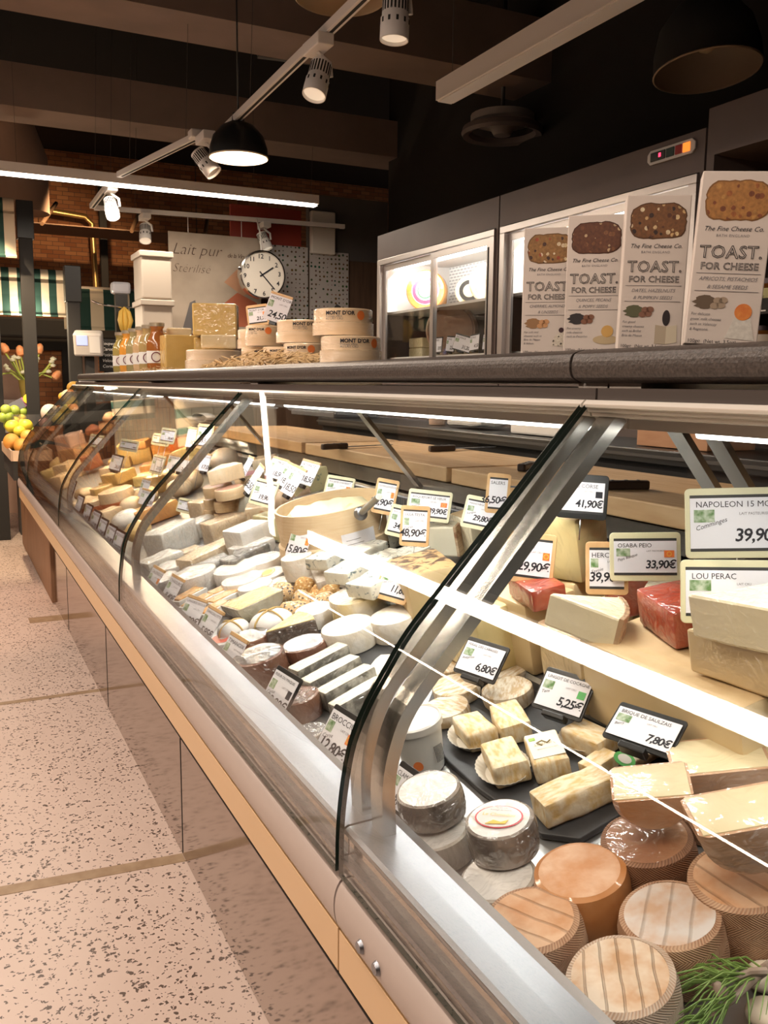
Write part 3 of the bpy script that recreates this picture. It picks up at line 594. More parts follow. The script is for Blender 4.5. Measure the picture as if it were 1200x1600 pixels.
jar(2.315, 1.8155, 'honey jar on the upper shelf, bottom of the stacked pair'); jar(2.305, 1.9155, 'honey jar on the upper shelf, top of the stacked pair')
jar(2.20, 1.8155, 'honey jar on the upper shelf, right of the stacked pair'); jar(2.27, 1.6015-.036, 'honey jar with pale label behind the chalked shelf strip', h=.10)
for i in range(4): jar(2.38-.085*i, 1.4205, ['red-banded honey jar on the bottom shelf, leftmost beside the white box', 'red-banded honey jar on the bottom shelf, second from the left', 'red-banded honey jar on the bottom shelf, third from the left', 'red-banded honey jar on the bottom shelf, at the photo edge'][i], .038, .085, LABR)

# ================================================================ LIGHT FITTINGS
def wires(name, pts, parent): 
    for p in pts: bm_obj(name, tube([p, (p[0], p[1], 3.70-parent.location.z)], .0012, 4), DGREY, parent)
def linear(name, lab, loc, L, axis, w=.075, h=.055, lit=None, wire=()):
    t = thing(name, lab, 'light fitting', loc); 
    b = box(-L/2, L/2, -w/2, w/2, 0, h) if axis == 'x' else box(-w/2, w/2, -L/2, L/2, 0, h)
    bm_obj('housing', b, WHITEM, t)
    if lit:
        b = box(-L/2+.01, L/2-.01, -w/2+.008, w/2-.008, -.012, 0) if axis == 'x' else box(-w/2+.008, w/2-.008, -L/2+.01, L/2-.01, -.012, 0)
        bm_obj('diffuser', b, lit, t)
    else: bm_obj('cover', (box(-L/2, L/2, -w/2+.01, w/2-.01, -.004, 0) if axis == 'x' else box(-w/2+.01, w/2-.01, -L/2, L/2, -.004, 0)), WHITE, t)
    wires('hanger', wire, t); return t
LEDM = emit('led_diffuser', (1, .88, .74), 9)
linear('linear_lamp', 'lit linear lamp over the aisle, mirrored as a white streak in the counter glass', (-.262, 2.0, 2.465), 5.9, 'y', lit=LEDM, wire=((0, -2, .05), (0, 2, .05)))
linear('linear_lamp', 'lit linear lamp running across the photo at left behind the spotlight track', (.95, 5.65, 2.465), 2.66, 'x', lit=LEDM, wire=((.9, 0, .05), (-.5, 0, .05)))
linear('linear_lamp', 'lit linear lamp added as unseen fill light over the far side of the aisle', (-1.9, 3.5, 2.665), 8.0, 'y', lit=LEDM, wire=((0, -2, .05), (0, 2, .05)))  # housing of the added fill lamp
linear('linear_lamp', 'unlit white square-section beam lamp above the fridges, nearest the viewer', (1.95, 2.0, 2.47), 2.82, 'y', w=.085, h=.075, wire=((0, 1.35, .07), (0, -1, .07)))
def track(lab, a, b, r=.017):
    a = Vector(a); b = Vector(b); L = (b-a).length; t = thing('light_track', lab, 'light track', a, 0, 'white spotlight tracks')
    R_ = (b-a).to_track_quat('X', 'Z').to_matrix().to_4x4()
    bm_obj('rail', box(0, L, -r, r, -.016, .016).copy() if False else (lambda q: (bmesh.ops.transform(q, matrix=R_, verts=q.verts[:]), q)[1])(box(0, L, -r, r, -.016, .016, .002)), WHITEM, t)
    bm_obj('slot', (lambda q: (bmesh.ops.transform(q, matrix=R_, verts=q.verts[:]), q)[1])(box(.04, L-.04, -.006, .006, -.0172, -.016)), BLACKM, t)
    for k in (.15, .85): bm_obj('hanger', tube([(b-a)*k, (b-a)*k+Vector((.05, .0, 3.70-a.z))], .0012, 4), DGREY, t)
    return t
track('long white spotlight track overhead, nearest the viewer', (1.215, 1.2, 2.5), (1.285, 4.42, 2.5))
tr = track('short angled white track piece between the two longer tracks', (1.20, 4.50, 2.5), (1.0, 5.56, 2.5))
bm_obj('joint', box(-.05, .05, -.03, .04, -.02, .02, .006), WHITEM, tr)
track('white spotlight track piece at left ending above the bottles', (.985, 5.64, 2.5), (1.0, 6.62, 2.5))
track('white spotlight track running across behind the poster and clock', (1.02, 6.66, 2.5), (2.85, 6.5, 2.5))
LENS = emit('spot_lens', (1, .90, .74), 14); LENSD = M('unlit_lens', (.70, .58, .42), rough=.15); LENSL = emit('dim_lens', (1, .85, .65), .5)
def spot(lab, P, aim, lens, adapter=True, r=.042, L=.13):
    P = Vector(P); t = thing('track_spotlight', lab, 'spotlight', P, 0, 'white track spotlights')
    bm_obj('adapter', box(-.03, .03, -.075, .075, -.058, -.017, .004), WHITEM, t)
    bm_obj('arm', tube([(0, 0, -.058), (.02, 0, -.075), (.045, 0, -.09), (.05, 0, -.135)], .008, 8), WHITEM, t, True)
    d = Vector(aim).normalized(); c = Vector((0, 0, -.15)); Rm = Matrix.Translation(c) @ d.to_track_quat('Z', 'Y').to_matrix().to_4x4()
    h = bm_obj('head', lathe([(0, -L/2), (r*.86, -L/2), (r*.90, -L/2+.004), (r*.92, 0), (r, .006), (r, L/2), (r*.93, L/2), (r*.90, L/2-.012)], 28, M4=Rm), WHITEM, t, True)
    bm_obj('lens', lathe([(0, L/2-.010), (r*.91, L/2-.010)], 28, M4=Rm), lens, h)
    bm = bmesh.new()
    for k in range(22):
        a = 2*math.pi*k/22; add_box(bm, r*.86, r*.915, -.0028, .0028, -L/2+.010, -.010, M4=Rm @ Matrix.Rotation(a, 4, 'Z'))
        if k % 2 == 0: add_box(bm, r*.96, r*1.008, -.0035, .0035, .010, .024, M4=Rm @ Matrix.Rotation(a+.1, 4, 'Z'))
    bm_obj('cooling_slot', bm, BLACKM, h)['kind'] = 'stuff'
    return t
spot('white spotlight pointing down at the top centre of the photo', (1.232, 2.45, 2.5), (-.05, -.02, -1), LENSL)
spot('white ribbed spotlight angled left below the overhead track, near the photo top', (1.235, 3.05, 2.5), (-.35, -.25, -1), LENSL)
spot('white spotlight turned away beside the black pendant lamp', (1.20, 4.40, 2.5), (.55, -.35, -.8), M('lamp_back', (.35, .30, .26), rough=.6))
spot('brightly lit spotlight at left above the striped awning', (.99, 5.80, 2.5), (.05, -.5, -.8), LENS)
spot('lit spotlight on the rear track above the white crates', (1.36, 6.63, 2.5), (-.10, -.45, -.9), LENSL)
spot('white spotlight on the rear track above the dotted sheets', (2.22, 6.55, 2.5), (.3, -.3, -.9), LENSL)
# pendants
def pendant(lab, loc, r, h, outer, inner, bulb, brim=0, tilt=None):
    t = thing('pendant_lamp', lab, 'pendant lamp', loc); Rm = Matrix.Rotation(tilt, 4, 'X') if tilt else Matrix.Identity(4)
    prof = [(r, 0), (r*.98, h*.25), (r*.86, h*.55), (r*.55, h*.82), (r*.22, h*.95), (r*.20, h*1.15), (0, h*1.17)]
    bm_obj('shade', lathe(prof, 40, M4=Rm), outer, t, True)
    bm_obj('shade_lining', lathe([(r*.99, .001), (r*.96, h*.24), (r*.84, h*.53), (r*.53, h*.79), (0, h*.85)], 40, M4=Rm), inner, t, True)
    bm_obj('rim', lathe([(r, .004), (r*1.012, 0), (r*.985, -.003), (r*.975, .002)], 40, M4=Rm), inner, t, True)
    bm_obj('bulb', lathe([(0, h*.22), (r*.14, h*.27), (r*.18, h*.42), (r*.1, h*.6), (0, h*.62)], 20, M4=Rm), bulb, t, True)
    bm_obj('cord', tube([(0, 0, h*1.1), (0, 0, 3.72-loc[2])], .004, 6), BLACK, t); return t
LIN = M('lamp_lining', (.72, .60, .46), rough=.5)
pendant('lit black dome pendant lamp with white lining, left of centre', (1.29, 4.16, 2.33), .135, .17, BLACK, LIN, emit('pendant_glow', (1, .85, .62), 25))
pendant('big unlit black pendant lamp with cream lining at upper right', (2.70, 2.70, 2.50), .20, .30, BLACKM, M('cream_lining', (.46, .38, .29), rough=.5), LENSD, tilt=-.12)
pendant('large cream bowl lamp cut off by the top edge of the photo', (1.29, 2.98, 2.60), .155, .16, M('cream_shade', (.62, .50, .36), rough=.5), M('cream_lining2', (.60, .46, .30), rough=.5), LENSD)
o = bm_obj('wooden_disc', lathe([(0, 0), (.27, 0), (.29, .01), (.29, .04), (.27, .05), (0, .05)], 40, M4=Matrix.Rotation(math.pi/2, 4, 'Y')), m_wood('disc_wood', (.16, .07, .04), (.22, .10, .055)), None, True, loc=(2.46, 2.10, 2.56), rot=(0, 0, -.64))
tag(o, 'round brown wooden disc seen edge-on at the upper right corner', 'wooden disc')

# ================================================================ BACK WALL DISPLAY: poster, clock, sheets, crates
t = thing('poster_board', 'old beige milk sign with brown script hanging behind the yellow cheeses', 'sign', (1.862, 6.60, 2.02))
bm_obj('board', box(-.345, .345, 0, .012, -.36, .355), M('poster_paper', (.38, .31, .24), (.47, .39, .31), scale=5, rough=.7), t)
for nm, pts, c in (('orange_patch', [(-.05, -.22), (.16, -.05), (.31, -.12), (.34, -.30), (-.08, -.30)], (.42, .12, .06)), ('peach_patch', [(.06, .02), (.16, .12), (.28, .10), (.30, -.04), (.2, -.07)], (.50, .27, .16)), ('grey_patch', [(-.26, -.34), (-.20, -.14), (-.16, -.12), (-.12, -.34)], (.14, .13, .13))):
    bm_obj(nm, prism(pts, .001), M(nm, c, rough=.8), t, loc=(0, -.001, 0), rot=(math.pi/2, 0, 0))
BRI = M('brown_ink', (.07, .035, .022), rough=.7)
put_text('lettering', 'Lait pur', .115, BRI, t, (-.325, -.002, .20), (math.pi/2, 0, 0), shear=.35, bold=-.002); put_text('lettering', 'de la Vingeanne', .044, BRI, t, (.085, -.002, .20), (math.pi/2, 0, 0), shear=.3, space=.85); put_text('lettering', 'St\u00e9rilis\u00e9', .088, BRI, t, (-.325, -.002, .075), (math.pi/2, 0, 0), shear=.35, bold=-.002)
for x in (-.2, .2): bm_obj('hanging_wire', tube([(x, .006, .35), (x, .006, .485)], .003, 5), WHITEM, t)
t = thing('wall_clock', 'round white chrome-rimmed clock hanging in front of the dotted sheets', 'clock', (2.145, 6.40, 2.085))
Ry = Matrix.Rotation(math.pi/2, 4, 'X'); CH = M('chrome', (.75, .72, .70), rough=.12, metal=1); rc = .172
bm_obj('case', lathe([(0, -.03), (rc, -.03), (rc*1.02, 0), (rc*1.0, .035), (rc*.94, .038), (rc*.93, .020)], 48, M4=Ry), CH, t, True)
bm_obj('dial', lathe([(0, .019), (rc*.94, .019)], 48, M4=Ry), M('clock_dial', (.72, .66, .58), rough=.4), t)
for k in range(12):
    a = math.pi/2-2*math.pi*(k+1)/12+.09; put_text('numeral', str(k+1), .045, INK, t, (.132*math.cos(a), -.0215, .132*math.sin(a)-.016), (math.pi/2, 0, 0), align='CENTER', bold=.0008)
def hand(name, ang, L, wd):
    bm_obj(name, box(-wd, wd, -.024, -.0225, -L*.22, L), INK, t, rot=(0, math.radians(ang), 0))
hand('hour_hand', 56, .10, .005); hand('minute_hand', 137, .135, .004)
bm_obj('hook', tube([(0, .0, .175), (0, .02, .30), (0, .10, .415)], .006, 6), WHITEM, t)
bm_obj('glass_knob', lathe([(0, 0), (.012, .004), (.012, .02), (0, .022)], 12, M4=Matrix.Translation((-rc*1.03, -.02, .03)) @ Ry), CH, t)
def m_dots():
    m, N, L, b = _new('dotted_paper'); tc = N.new('ShaderNodeTexCoord'); mp = N.new('ShaderNodeMapping'); mp.inputs['Scale'].default_value = (30, 30, 30); L.new(tc.outputs['Object'], mp.inputs[0])
    v = N.new('ShaderNodeTexVoronoi'); v.inputs['Scale'].default_value = 1; v.inputs['Randomness'].default_value = .25; L.new(mp.outputs[0], v.inputs['Vector'])
    lt = N.new('ShaderNodeMath'); lt.operation = 'LESS_THAN'; lt.inputs[1].default_value = .30; L.new(v.outputs['Distance'], lt.inputs[0])
    hs = N.new('ShaderNodeMix'); hs.data_type = 'RGBA'; hs.blend_type = 'MULTIPLY'; hs.inputs[0].default_value = 1; L.new(v.outputs['Color'], hs.inputs[6]); hs.inputs[7].default_value = (.16, .08, .05, 1)
    mx = N.new('ShaderNodeMix'); mx.data_type = 'RGBA'; L.new(lt.outputs[0], mx.inputs[0]); mx.inputs[6].default_value = (.46, .42, .40, 1); L.new(hs.outputs[2], mx.inputs[7]); L.new(mx.outputs[2], b.inputs['Base Color']); b.inputs['Roughness'].default_value = .7; return m
DOTS = m_dots()
for i, (x0, x1, lab) in enumerate(((2.28, 2.605, 'grey paper sheet covered in rows of dots, partly behind the clock'), (2.62, 2.95, 'grey paper sheet covered in rows of dots, right of the other sheet'))):
    tag(bm_obj('dotted_sheet', box(x0, x1, 6.645, 6.652, 1.80, 2.345-.02*i), DOTS), lab, 'sheet', 'dotted paper sheets')
RED = M('red_panel', (.30, .035, .02), rough=.6)
struct('trim_8', box(2.0, 2.56, 6.67, 6.70, 2.28, 2.62), RED)
tag(bm_obj('switch_box', box(2.62, 2.82, 6.60, 6.655, 2.30, 2.62, .01), M('switch_box_white', (.74, .68, .60), rough=.5)), 'pale switch box on the dark upper partition beside the red panel', 'switch box')
# white crates
def crate(z, h, lab, dark=False):
    t = thing('storage_crate', lab, 'crate', (1.265, 5.98, z), 0, 'stacked white crates'); m = M('crate_white', (.46, .39, .32), rough=.5)
    bm_obj('body', prism([(-.095, -.13), (.095, -.13), (.095, .13), (-.095, .13)], h, .01), m, t); bm_obj('rim', box(-.108, .108, -.143, .143, h-.04, h-.002, .006), m, t)
    if dark: bm_obj('grille', box(-.07, .02, -.134, -.128, .05, h-.08), BLACKM, t)
struct('trim_9', box(.98, 1.95, 5.725, 6.28, 1.20, 1.26), DGREY)
crate(1.262, .36, 'bottom white plastic crate of the stack left of the milk sign', True); crate(1.624, .20, 'middle white plastic crate of the stack left of the milk sign'); crate(1.826, .30, 'top white plastic crate of the stack left of the milk sign')
# ================================================================ ON TOP OF THE COUNTER SHELF
SZ = 1.3465
def shelf_pt(px, x): 
    d = ray(px, 545); t = (x-CAM.x)/d.x; P = CAM+d*t; return Vector((x, P.y, SZ))
# white cracker boxes
BOXW = M('cracker_box_card', (.62, .54, .48), (.64, .56, .50), scale=3, rough=.5)
LCARD = M('crumb_brown', (.42, .22, .08), (.62, .36, .14), scale=90, rough=.7)
def toast_pic(seed, wv=.066, hv=.040):
    rnd = random.Random(seed); pts = []
    for k in range(40):
        a = 2*math.pi*k/40; c, s = math.cos(a), math.sin(a)
        r = (abs(c)**4+abs(s)**4)**(-.25); pts.append((wv/2*c*r*(1+rnd.uniform(-.025, .025)), hv/2*s*r*(1+rnd.uniform(-.04, .04))*(1.08 if s > 0 and abs(c) < .6 else 1)))
    return pts
TOASTS = [
 ('CHERRIES, ALMONDS', '& LINSEEDS', 852, 1.45, 'white upright cracker box picturing pale nutty toast, leftmost of four', ((.26, .13, .04), [(.62, .48, .28), (.06, .025, .015), (.36, .17, .05), (.30, .06, .025), (.66, .54, .36)], 150)),
 ('QUINCES, PECANS', '& POPPY SEEDS', 921, 1.355, 'white upright cracker box picturing dark brown toast, second from the left', ((.11, .035, .012), [(.17, .065, .02), (.09, .03, .01), (.46, .32, .18), (.14, .05, .018), (.2, .08, .03)], 150)),
 ('DATES, HAZELNUTS', '& PUMPKIN SEEDS', 1011, 1.235, 'white upright cracker box picturing seeded toast with hazelnut rings, third from left', ((.16, .065, .02), [(.58, .42, .22), (.03, .012, .008), (.50, .32, .14), (.62, .50, .32), (.09, .03, .012)], 150)),
 ('APRICOTS, PISTACHIOS', '& SESAME SEEDS', 1121, 1.125, 'white upright cracker box picturing an apricot on pale cheese, rightmost of four', ((.34, .15, .035), [(.20, .055, .015), (.28, .09, .02), (.40, .20, .05), (.16, .045, .012)], 140))]
def ellipse(cx, cy, a, b, n=20): return [(cx+a*math.cos(2*math.pi*k/n), cy+b*math.sin(2*math.pi*k/n)) for k in range(n)]
def flat(name, pts, m, par, z): return bm_obj(name, prism(pts, .0004, z0=0), m, par, loc=(0, -z, 0), rot=(math.pi/2, 0, 0))
for i, (l1, l2, px, dist, lab, tm) in enumerate(TOASTS):
    d = ray(px, 594); az = math.atan2(d.x, d.y); y = dist*math.cos(az); x = dist*math.sin(az)
    wb, hb, db = (.080, .197, .042)
    t = thing('cracker_box', lab, 'box', (x, y, SZ), 0, 'white cracker boxes on the top shelf')
    t.rotation_euler = (0, math.radians([0, .3, 1.2, 3.2][i]), -az-math.radians([2, 4, -6, -5][i]))
    bm_obj('carton', box(-wb/2, wb/2, 0, db, .0026 if i == 3 else .0012, hb, .0012), BOXW, t)
    f = -.0006
    nm = M('toast_%d' % i, (1, 1, 1)) if False else m_spots('toast_%d' % i, tm[0], tm[1], tm[2], .6)
    bm_obj('toast_crust', prism([(q[0]*1.05, q[1]*1.07) for q in toast_pic(i)], .0003), M('crust%d' % i, tuple(v*.55 for v in tm[0]), rough=.7), t, loc=(.001, 0, hb-.033), rot=(math.pi/2, 0, 0))
    p = bm_obj('toast_picture', prism(toast_pic(i), .0005), nm, t, loc=(.001, -.0001, hb-.033), rot=(math.pi/2, 0, 0))
    put_text('brand_lettering', 'The Fine Cheese Co.', .0076, INK, t, (0, f, .131), (math.pi/2, 0, 0), shear=.35, align='CENTER')
    put_text('small_lettering', 'BATH ENGLAND', .0042, INKG, t, (0, f, .1245), (math.pi/2, 0, 0), align='CENTER', space=1.2)
    put_text('title_outline', 'TOAST.', .0200, INK, t, (0, f-.0002, .1010), (math.pi/2, 0, 0), outline=.00034, align='CENTER', space=1.02)
    put_text('title_outline', 'FOR CHEESE', .0112, INK, t, (0, f-.0002, .0880), (math.pi/2, 0, 0), outline=.00024, align='CENTER', space=1.02)
    for zz in (.0835, .0635): bm_obj('rule', box(-.035, .035, -.0006, 0, zz, zz+.0004), INKG, t)
    put_text('flavour_lettering', l1, .0061, INKG, t, (0, f, .0755), (math.pi/2, 0, 0), shear=.3, align='CENTER', space=.98)
    put_text('flavour_lettering', l2, .0061, INKG, t, (0, f, .0665), (math.pi/2, 0, 0), shear=.3, align='CENTER')
    c = [((.30, .16, .07), (.55, .28, .12)), ((.025, .02, .02), (.20, .08, .04)), ((.10, .10, .05), (.22, .10, .06)), ((.12, .08, .05), (.35, .26, .18))][i]
    flat('heap_picture', [(q[0]*(1+.08*math.sin(9*k)), q[1]) for k, q in enumerate(ellipse(-.022, .051, .012, .008))], M('heapa%d' % i, c[0], rough=.7), t, .0002)
    for q in ((-.008, .053), (-.004, .048), (-.011, .047), (-.002, .0535)): flat('nut_picture', ellipse(q[0], q[1], .005, .0038, 12), M('heapb%d' % i, c[1], rough=.6), t, .0004)
    for k, s in enumerate((['For soft rind', 'cheeses such as', 'Brie de Meaux', '& Stilton.'], ['For creamy', 'milk cheeses', 'such as Pecorino'], ['For good', 'creamy cheeses', 'such as Brillat', 'Brie de Meaux'], ['For delicate', "goats' milk cheeses", 'such as Valencay', '& Ragstone.'])[i]):
        put_text('small_lettering', s, .0044, INKG, t, (-.036, f, .036-.0058*k), (math.pi/2, 0, 0), shear=.2)
    if i == 0: flat('cheese_picture', [q for q in ellipse(.024, .016, .016, .022) if q[1] >= .0159], m_spots('pic_crumb', (.62, .55, .45), [(.10, .08, .06), (.70, .62, .5)], 260, .4), t, .0002); flat('cherry_picture', ellipse(.022, .0405, .004, .004, 14), M('cherry', (.04, .01, .015), rough=.5), t, .0003)
    if i == 1: flat('cheese_picture', ellipse(.020, .021, .018, .0065), M('pic_bun', (.50, .38, .22), rough=.6), t, .0002); flat('fruit_picture', ellipse(.022, .033, .0085, .0085), M('pic_quince', (.62, .36, .10), rough=.5), t, .0004)
    if i == 2:
        flat('cheese_picture', [(.006, .010), (.020, .009), (.020, .032), (.006, .034)], M('pic_cube_dark', (.44, .36, .26), rough=.6), t, .0002); flat('cheese_picture', [(.020, .009), (.034, .012), (.033, .034), (.020, .032)], M('pic_cube_light', (.62, .54, .40), rough=.6), t, .0002)
        flat('date_picture', ellipse(.019, .043, .0048, .010), M('pic_date', (.02, .012, .012), rough=.5), t, .0004)
    if i == 3:
        flat('cheese_picture', [(.004, .011), (.036, .009), (.030, .034), (.012, .034)], M('pic_pyramid', (.56, .52, .46), (.68, .64, .57), scale=200, rough=.6), t, .0002); flat('fruit_picture', ellipse(.021, .041, .0095, .0095), M('pic_apricot', (.62, .15, .03), (.75, .28, .06), scale=80, rough=.5), t, .0004)
    put_text('weight_lettering', '100g\u212e  (Net wt. 3.5oz)', .0058, INK, t, (-.037, f, .0045), (math.pi/2, 0, 0))

# birch boxes in film
BARKW = W('birch_wrapped', (.74, .53, .31), (.82, .62, .40), scale=9, stretch=(1, 1, 8), cbump=.35, cscale=22, rough=.55)
def birch(px, x, dpx, z, lab, off=0, h=.062, deco=True, grp='round birch bark cheese boxes'):
    P = shelf_pt(px, x); sc = scale_at(P); r = dpx*sc/2
    t = thing('birch_cheese_box', lab, 'cheese box', (x, P.y, SZ+z), 0, grp); az = math.atan2(P.x, P.y)
    t.rotation_euler = (0, 0, -az)
    bm_obj('box_base', lathe([(0, .0005), (r*1.03, .0005), (r*1.03, h*.48), (r*.98, h*.50), (0, h*.5)], 40), BARKW, t, True)
    bm_obj('lid', lathe([(0, h*.5), (r*.985, h*.5), (r*.99, h*.96), (r*.95, h), (0, h)], 40), BARKW, t, True)
    if deco:
        def wrap(name, s, size, a0, z0, m=INK, bold=0):   # lettering bent round the box
            me = text_mesh(s, size, bold=bold).copy(); me.materials.clear(); me.materials.append(m)
            for v in me.vertices:
                a = a0+v.co.x/r; v.co = Vector((r*1.004*math.sin(a), -r*1.004*math.cos(a), z0+v.co.y))
            o = bpy.data.objects.new(name, me); COL.objects.link(o); o.parent = t
        a0 = [-.95, -.35, .2, -.6][off]; 
        wrap('lettering', "MONT D'OR", r*.175, a0, h*.75, INK, .0004)
        wrap('lettering', 'fromage affin\u00e9', r*.10, a0, h*.66, INKG); wrap('lettering', "AU LAIT CRU", r*.10, a0, h*.57, INKG)
        bm = bmesh.new(); a1 = a0+1.22
        n = 16; vs = []
        for k in range(n):
            b = 2*math.pi*k/n; a = a1+h*.17*math.cos(b)/r; vs.append(bm.verts.new((r*1.006*math.sin(a), -r*1.006*math.cos(a), h*.74+h*.17*math.sin(b))))
        bm.faces.new(vs[::-1]); bmesh.ops.recalc_face_normals(bm, faces=bm.faces[:]); bm_obj('orange_seal', bm, ORANGE, t)
        bm = bmesh.new(); 
        for k in range(9):
            a = a1+.45+.07*k; hh = h*(.60+.22*abs(math.sin(k*1.3))); v = [bm.verts.new((r*1.004*math.sin(q), -r*1.004*math.cos(q), zz)) for q, zz in ((a, h*.56), (a+.06, h*.56), (a+.03, hh))]; bm.faces.new(v)
        bm_obj('tree_print', bm, M('print_green', (.42, .42, .20), rough=.6), t)
    return t
birch(548, .86, 94, 0, 'large birch box at the right end of the row, bottom, beside the fridge', 1)
birch(536, .865, 92, .0655, 'large birch box with orange seal stacked at the right end, topmost', 3)
birch(477, .90, 68, 0, 'birch box with orange seal, bottom, left of the big right one', 0)
birch(471, .915, 76, .0655, 'birch box on top, with a black knife sticking up behind it', 1)
birch(412, .90, 55, .066, 'birch box on top of the left stack, under the two price cards', 0)
birch(398, .94, 52, .066, 'birch box on top at the far left, half hidden by its neighbour', 2)
birch(408, .90, 62, 0, 'birch box at the bottom of the left stack, behind the straw', 1)
birch(436, .86, 50, 0, 'small wrapped birch box in the middle, behind the straw mat', 3, .055)
birch(334, .93, 86, 0, 'plain lidded round birch box under the yellow cheeses', 0, .075, False)
P = shelf_pt(490, 1.02); t = thing('black_knife', 'black knife standing up behind the birch boxes', 'knife', (1.02, P.y, SZ+.06)); t.rotation_euler = (.1, .55, -.5)
bm_obj('blade', box(-.008, .008, -.0015, .0015, 0, .15), BLACK, t); P = shelf_pt(492, 1.02)
t2 = thing('clear_box', 'clear plastic box holding the knife behind the birch boxes', 'box', (1.02, P.y, SZ)); CLR = m_glass('clear_plastic', (.93, .93, .93), 1, .05, .08, (.8, .75, .7))
for q in (box(-.07, .07, -.14, -.137, .001, .125), box(-.07, .07, .137, .14, .001, .125), box(-.07, -.067, -.137, .137, .001, .125), box(.067, .07, -.137, .137, .001, .125)): bm_obj('side_wall', q, CLR, t2)
# yellow cheeses on the shelf
YEL = W('yellow_paste_film', (.72, .47, .13), (.80, .55, .18), scale=14, rough=.5, cbump=.3, cscale=16); PALEY = W('pale_yellow_film', (.80, .62, .32), (.86, .70, .42), scale=14, cbump=.4)
def shelf_block(px, x, wpx, h, z, lab, m, dpt=.09, yaw=0, wedge=False, name='cheese_block', off=0):
    P = shelf_pt(px, x); wd = wpx*scale_at(P); t = thing(name, lab, 'cheese', (x, P.y, SZ+z), 0, 'yellow cheeses on the top shelf')
    t.rotation_euler = (0, 0, -math.atan2(P.x, P.y)+yaw)
    pts = [(-wd/2, 0), (wd/2, 0), (wd/2*(.85 if wedge else 1), dpt), (-wd/2*(.85 if wedge else 1), dpt)]
    bm_obj('paste', rough_up(prism(pts, h, .006, .001), .002, 20, px), m, t, False); 
    bm_obj('rind', prism([(-wd/2*.9, dpt), (wd/2*.9, dpt), (wd/2*.88, dpt+.006), (-wd/2*.88, dpt+.006)], h*.98, .001, .001), M('yellow_rind', (.45, .25, .08), rough=.7), t)
    return t
shelf_block(283, .93, 50, .155, 0, 'yellow cheese block standing beside the leaning chalk sign', YEL, .10, .25)
shelf_block(336, .97, 68, .125, .135, 'biggest yellow cheese block on top, in front of the milk sign', YEL, .11, -.1)
shelf_block(281, .965, 38, .035, .158+.001, 'pale wrapped cheese wedge on top of the yellow block, left', PALEY, .09, .1, True)
shelf_block(342, .93, 56, .052, .078, 'pale rind cheese wedge lying on the plain birch box', PALEY, .09, .0, True, 'cheese_wedge')
shelf_block(334, .99, 60, .133, 0, 'yellow cheese block at the back under the topmost one', YEL, .08, 0)
# straw
STRAW = M('straw', (.52, .34, .15), (.70, .50, .26), scale=40, rough=.7)
def straw(px0, px1, x, n, hmax, lab, seed, wide=.05):
    a = shelf_pt(px0, x); b = shelf_pt(px1, x); rnd = random.Random(seed); bm = bmesh.new()
    for k in range(n):
        u = rnd.random(); c = a.lerp(b, u); L = rnd.uniform(.05, .11); an = rnd.uniform(-.9, .9); hz = rnd.uniform(.002, hmax*max(.15, 1-abs(u-.6)*1.6)); tl = rnd.uniform(-.012, .012)
        d = Vector((math.sin(an)*.6, -math.cos(an), 0))*L/2; c = c+Vector((rnd.uniform(-wide, wide), 0, hz)); p0, p1 = c-d, c+d
        p0.z = max(SZ+.0015, p0.z-tl); p1.z = max(SZ+.0015, p1.z+tl); add_tube(bm, [p0, (p0+p1)/2+Vector((0, 0, .003)), p1], .0013, 4)
    tag(bm_obj('straw_bed', bm, STRAW), lab, 'straw', kind='stuff')
straw(330, 500, .81, 320, .042, 'dry yellow straw bed in front of the small birch boxes', 3)
straw(222, 268, .83, 60, .015, 'thin scattered straw in front of the yellow block', 4)
# leaning chalk sign
P = shelf_pt(257, .95); t = thing('chalk_sign', 'small wood-framed chalk sign leaning beside the bottles', 'sign', (.97, P.y, SZ)); t.rotation_euler = (math.radians(-14), math.radians(9), -math.atan2(P.x, P.y)+.75)
bm_obj('slate', box(-.05, .05, 0, .006, .004, .185), M('chalk_slate', (.06, .065, .075), (.12, .12, .13), scale=20, rough=.8), t)
for q in (box(-.056, -.046, -.003, .009, .001, .195), box(.046, .056, -.003, .009, .001, .195), box(-.046, .046, -.003, .009, .001, .011), box(-.046, .046, -.003, .009, .185, .195)): bm_obj('frame', q, OAK, t)
for k, s in enumerate(('Comte', 'fruite', '24 mois', 'AOP')): put_text('chalk_writing', s, .022, M('chalk', (.6, .6, .6), rough=.9), t, (-.036, -.0006, .14-.034*k), (math.pi/2, 0, 0), shear=.25)
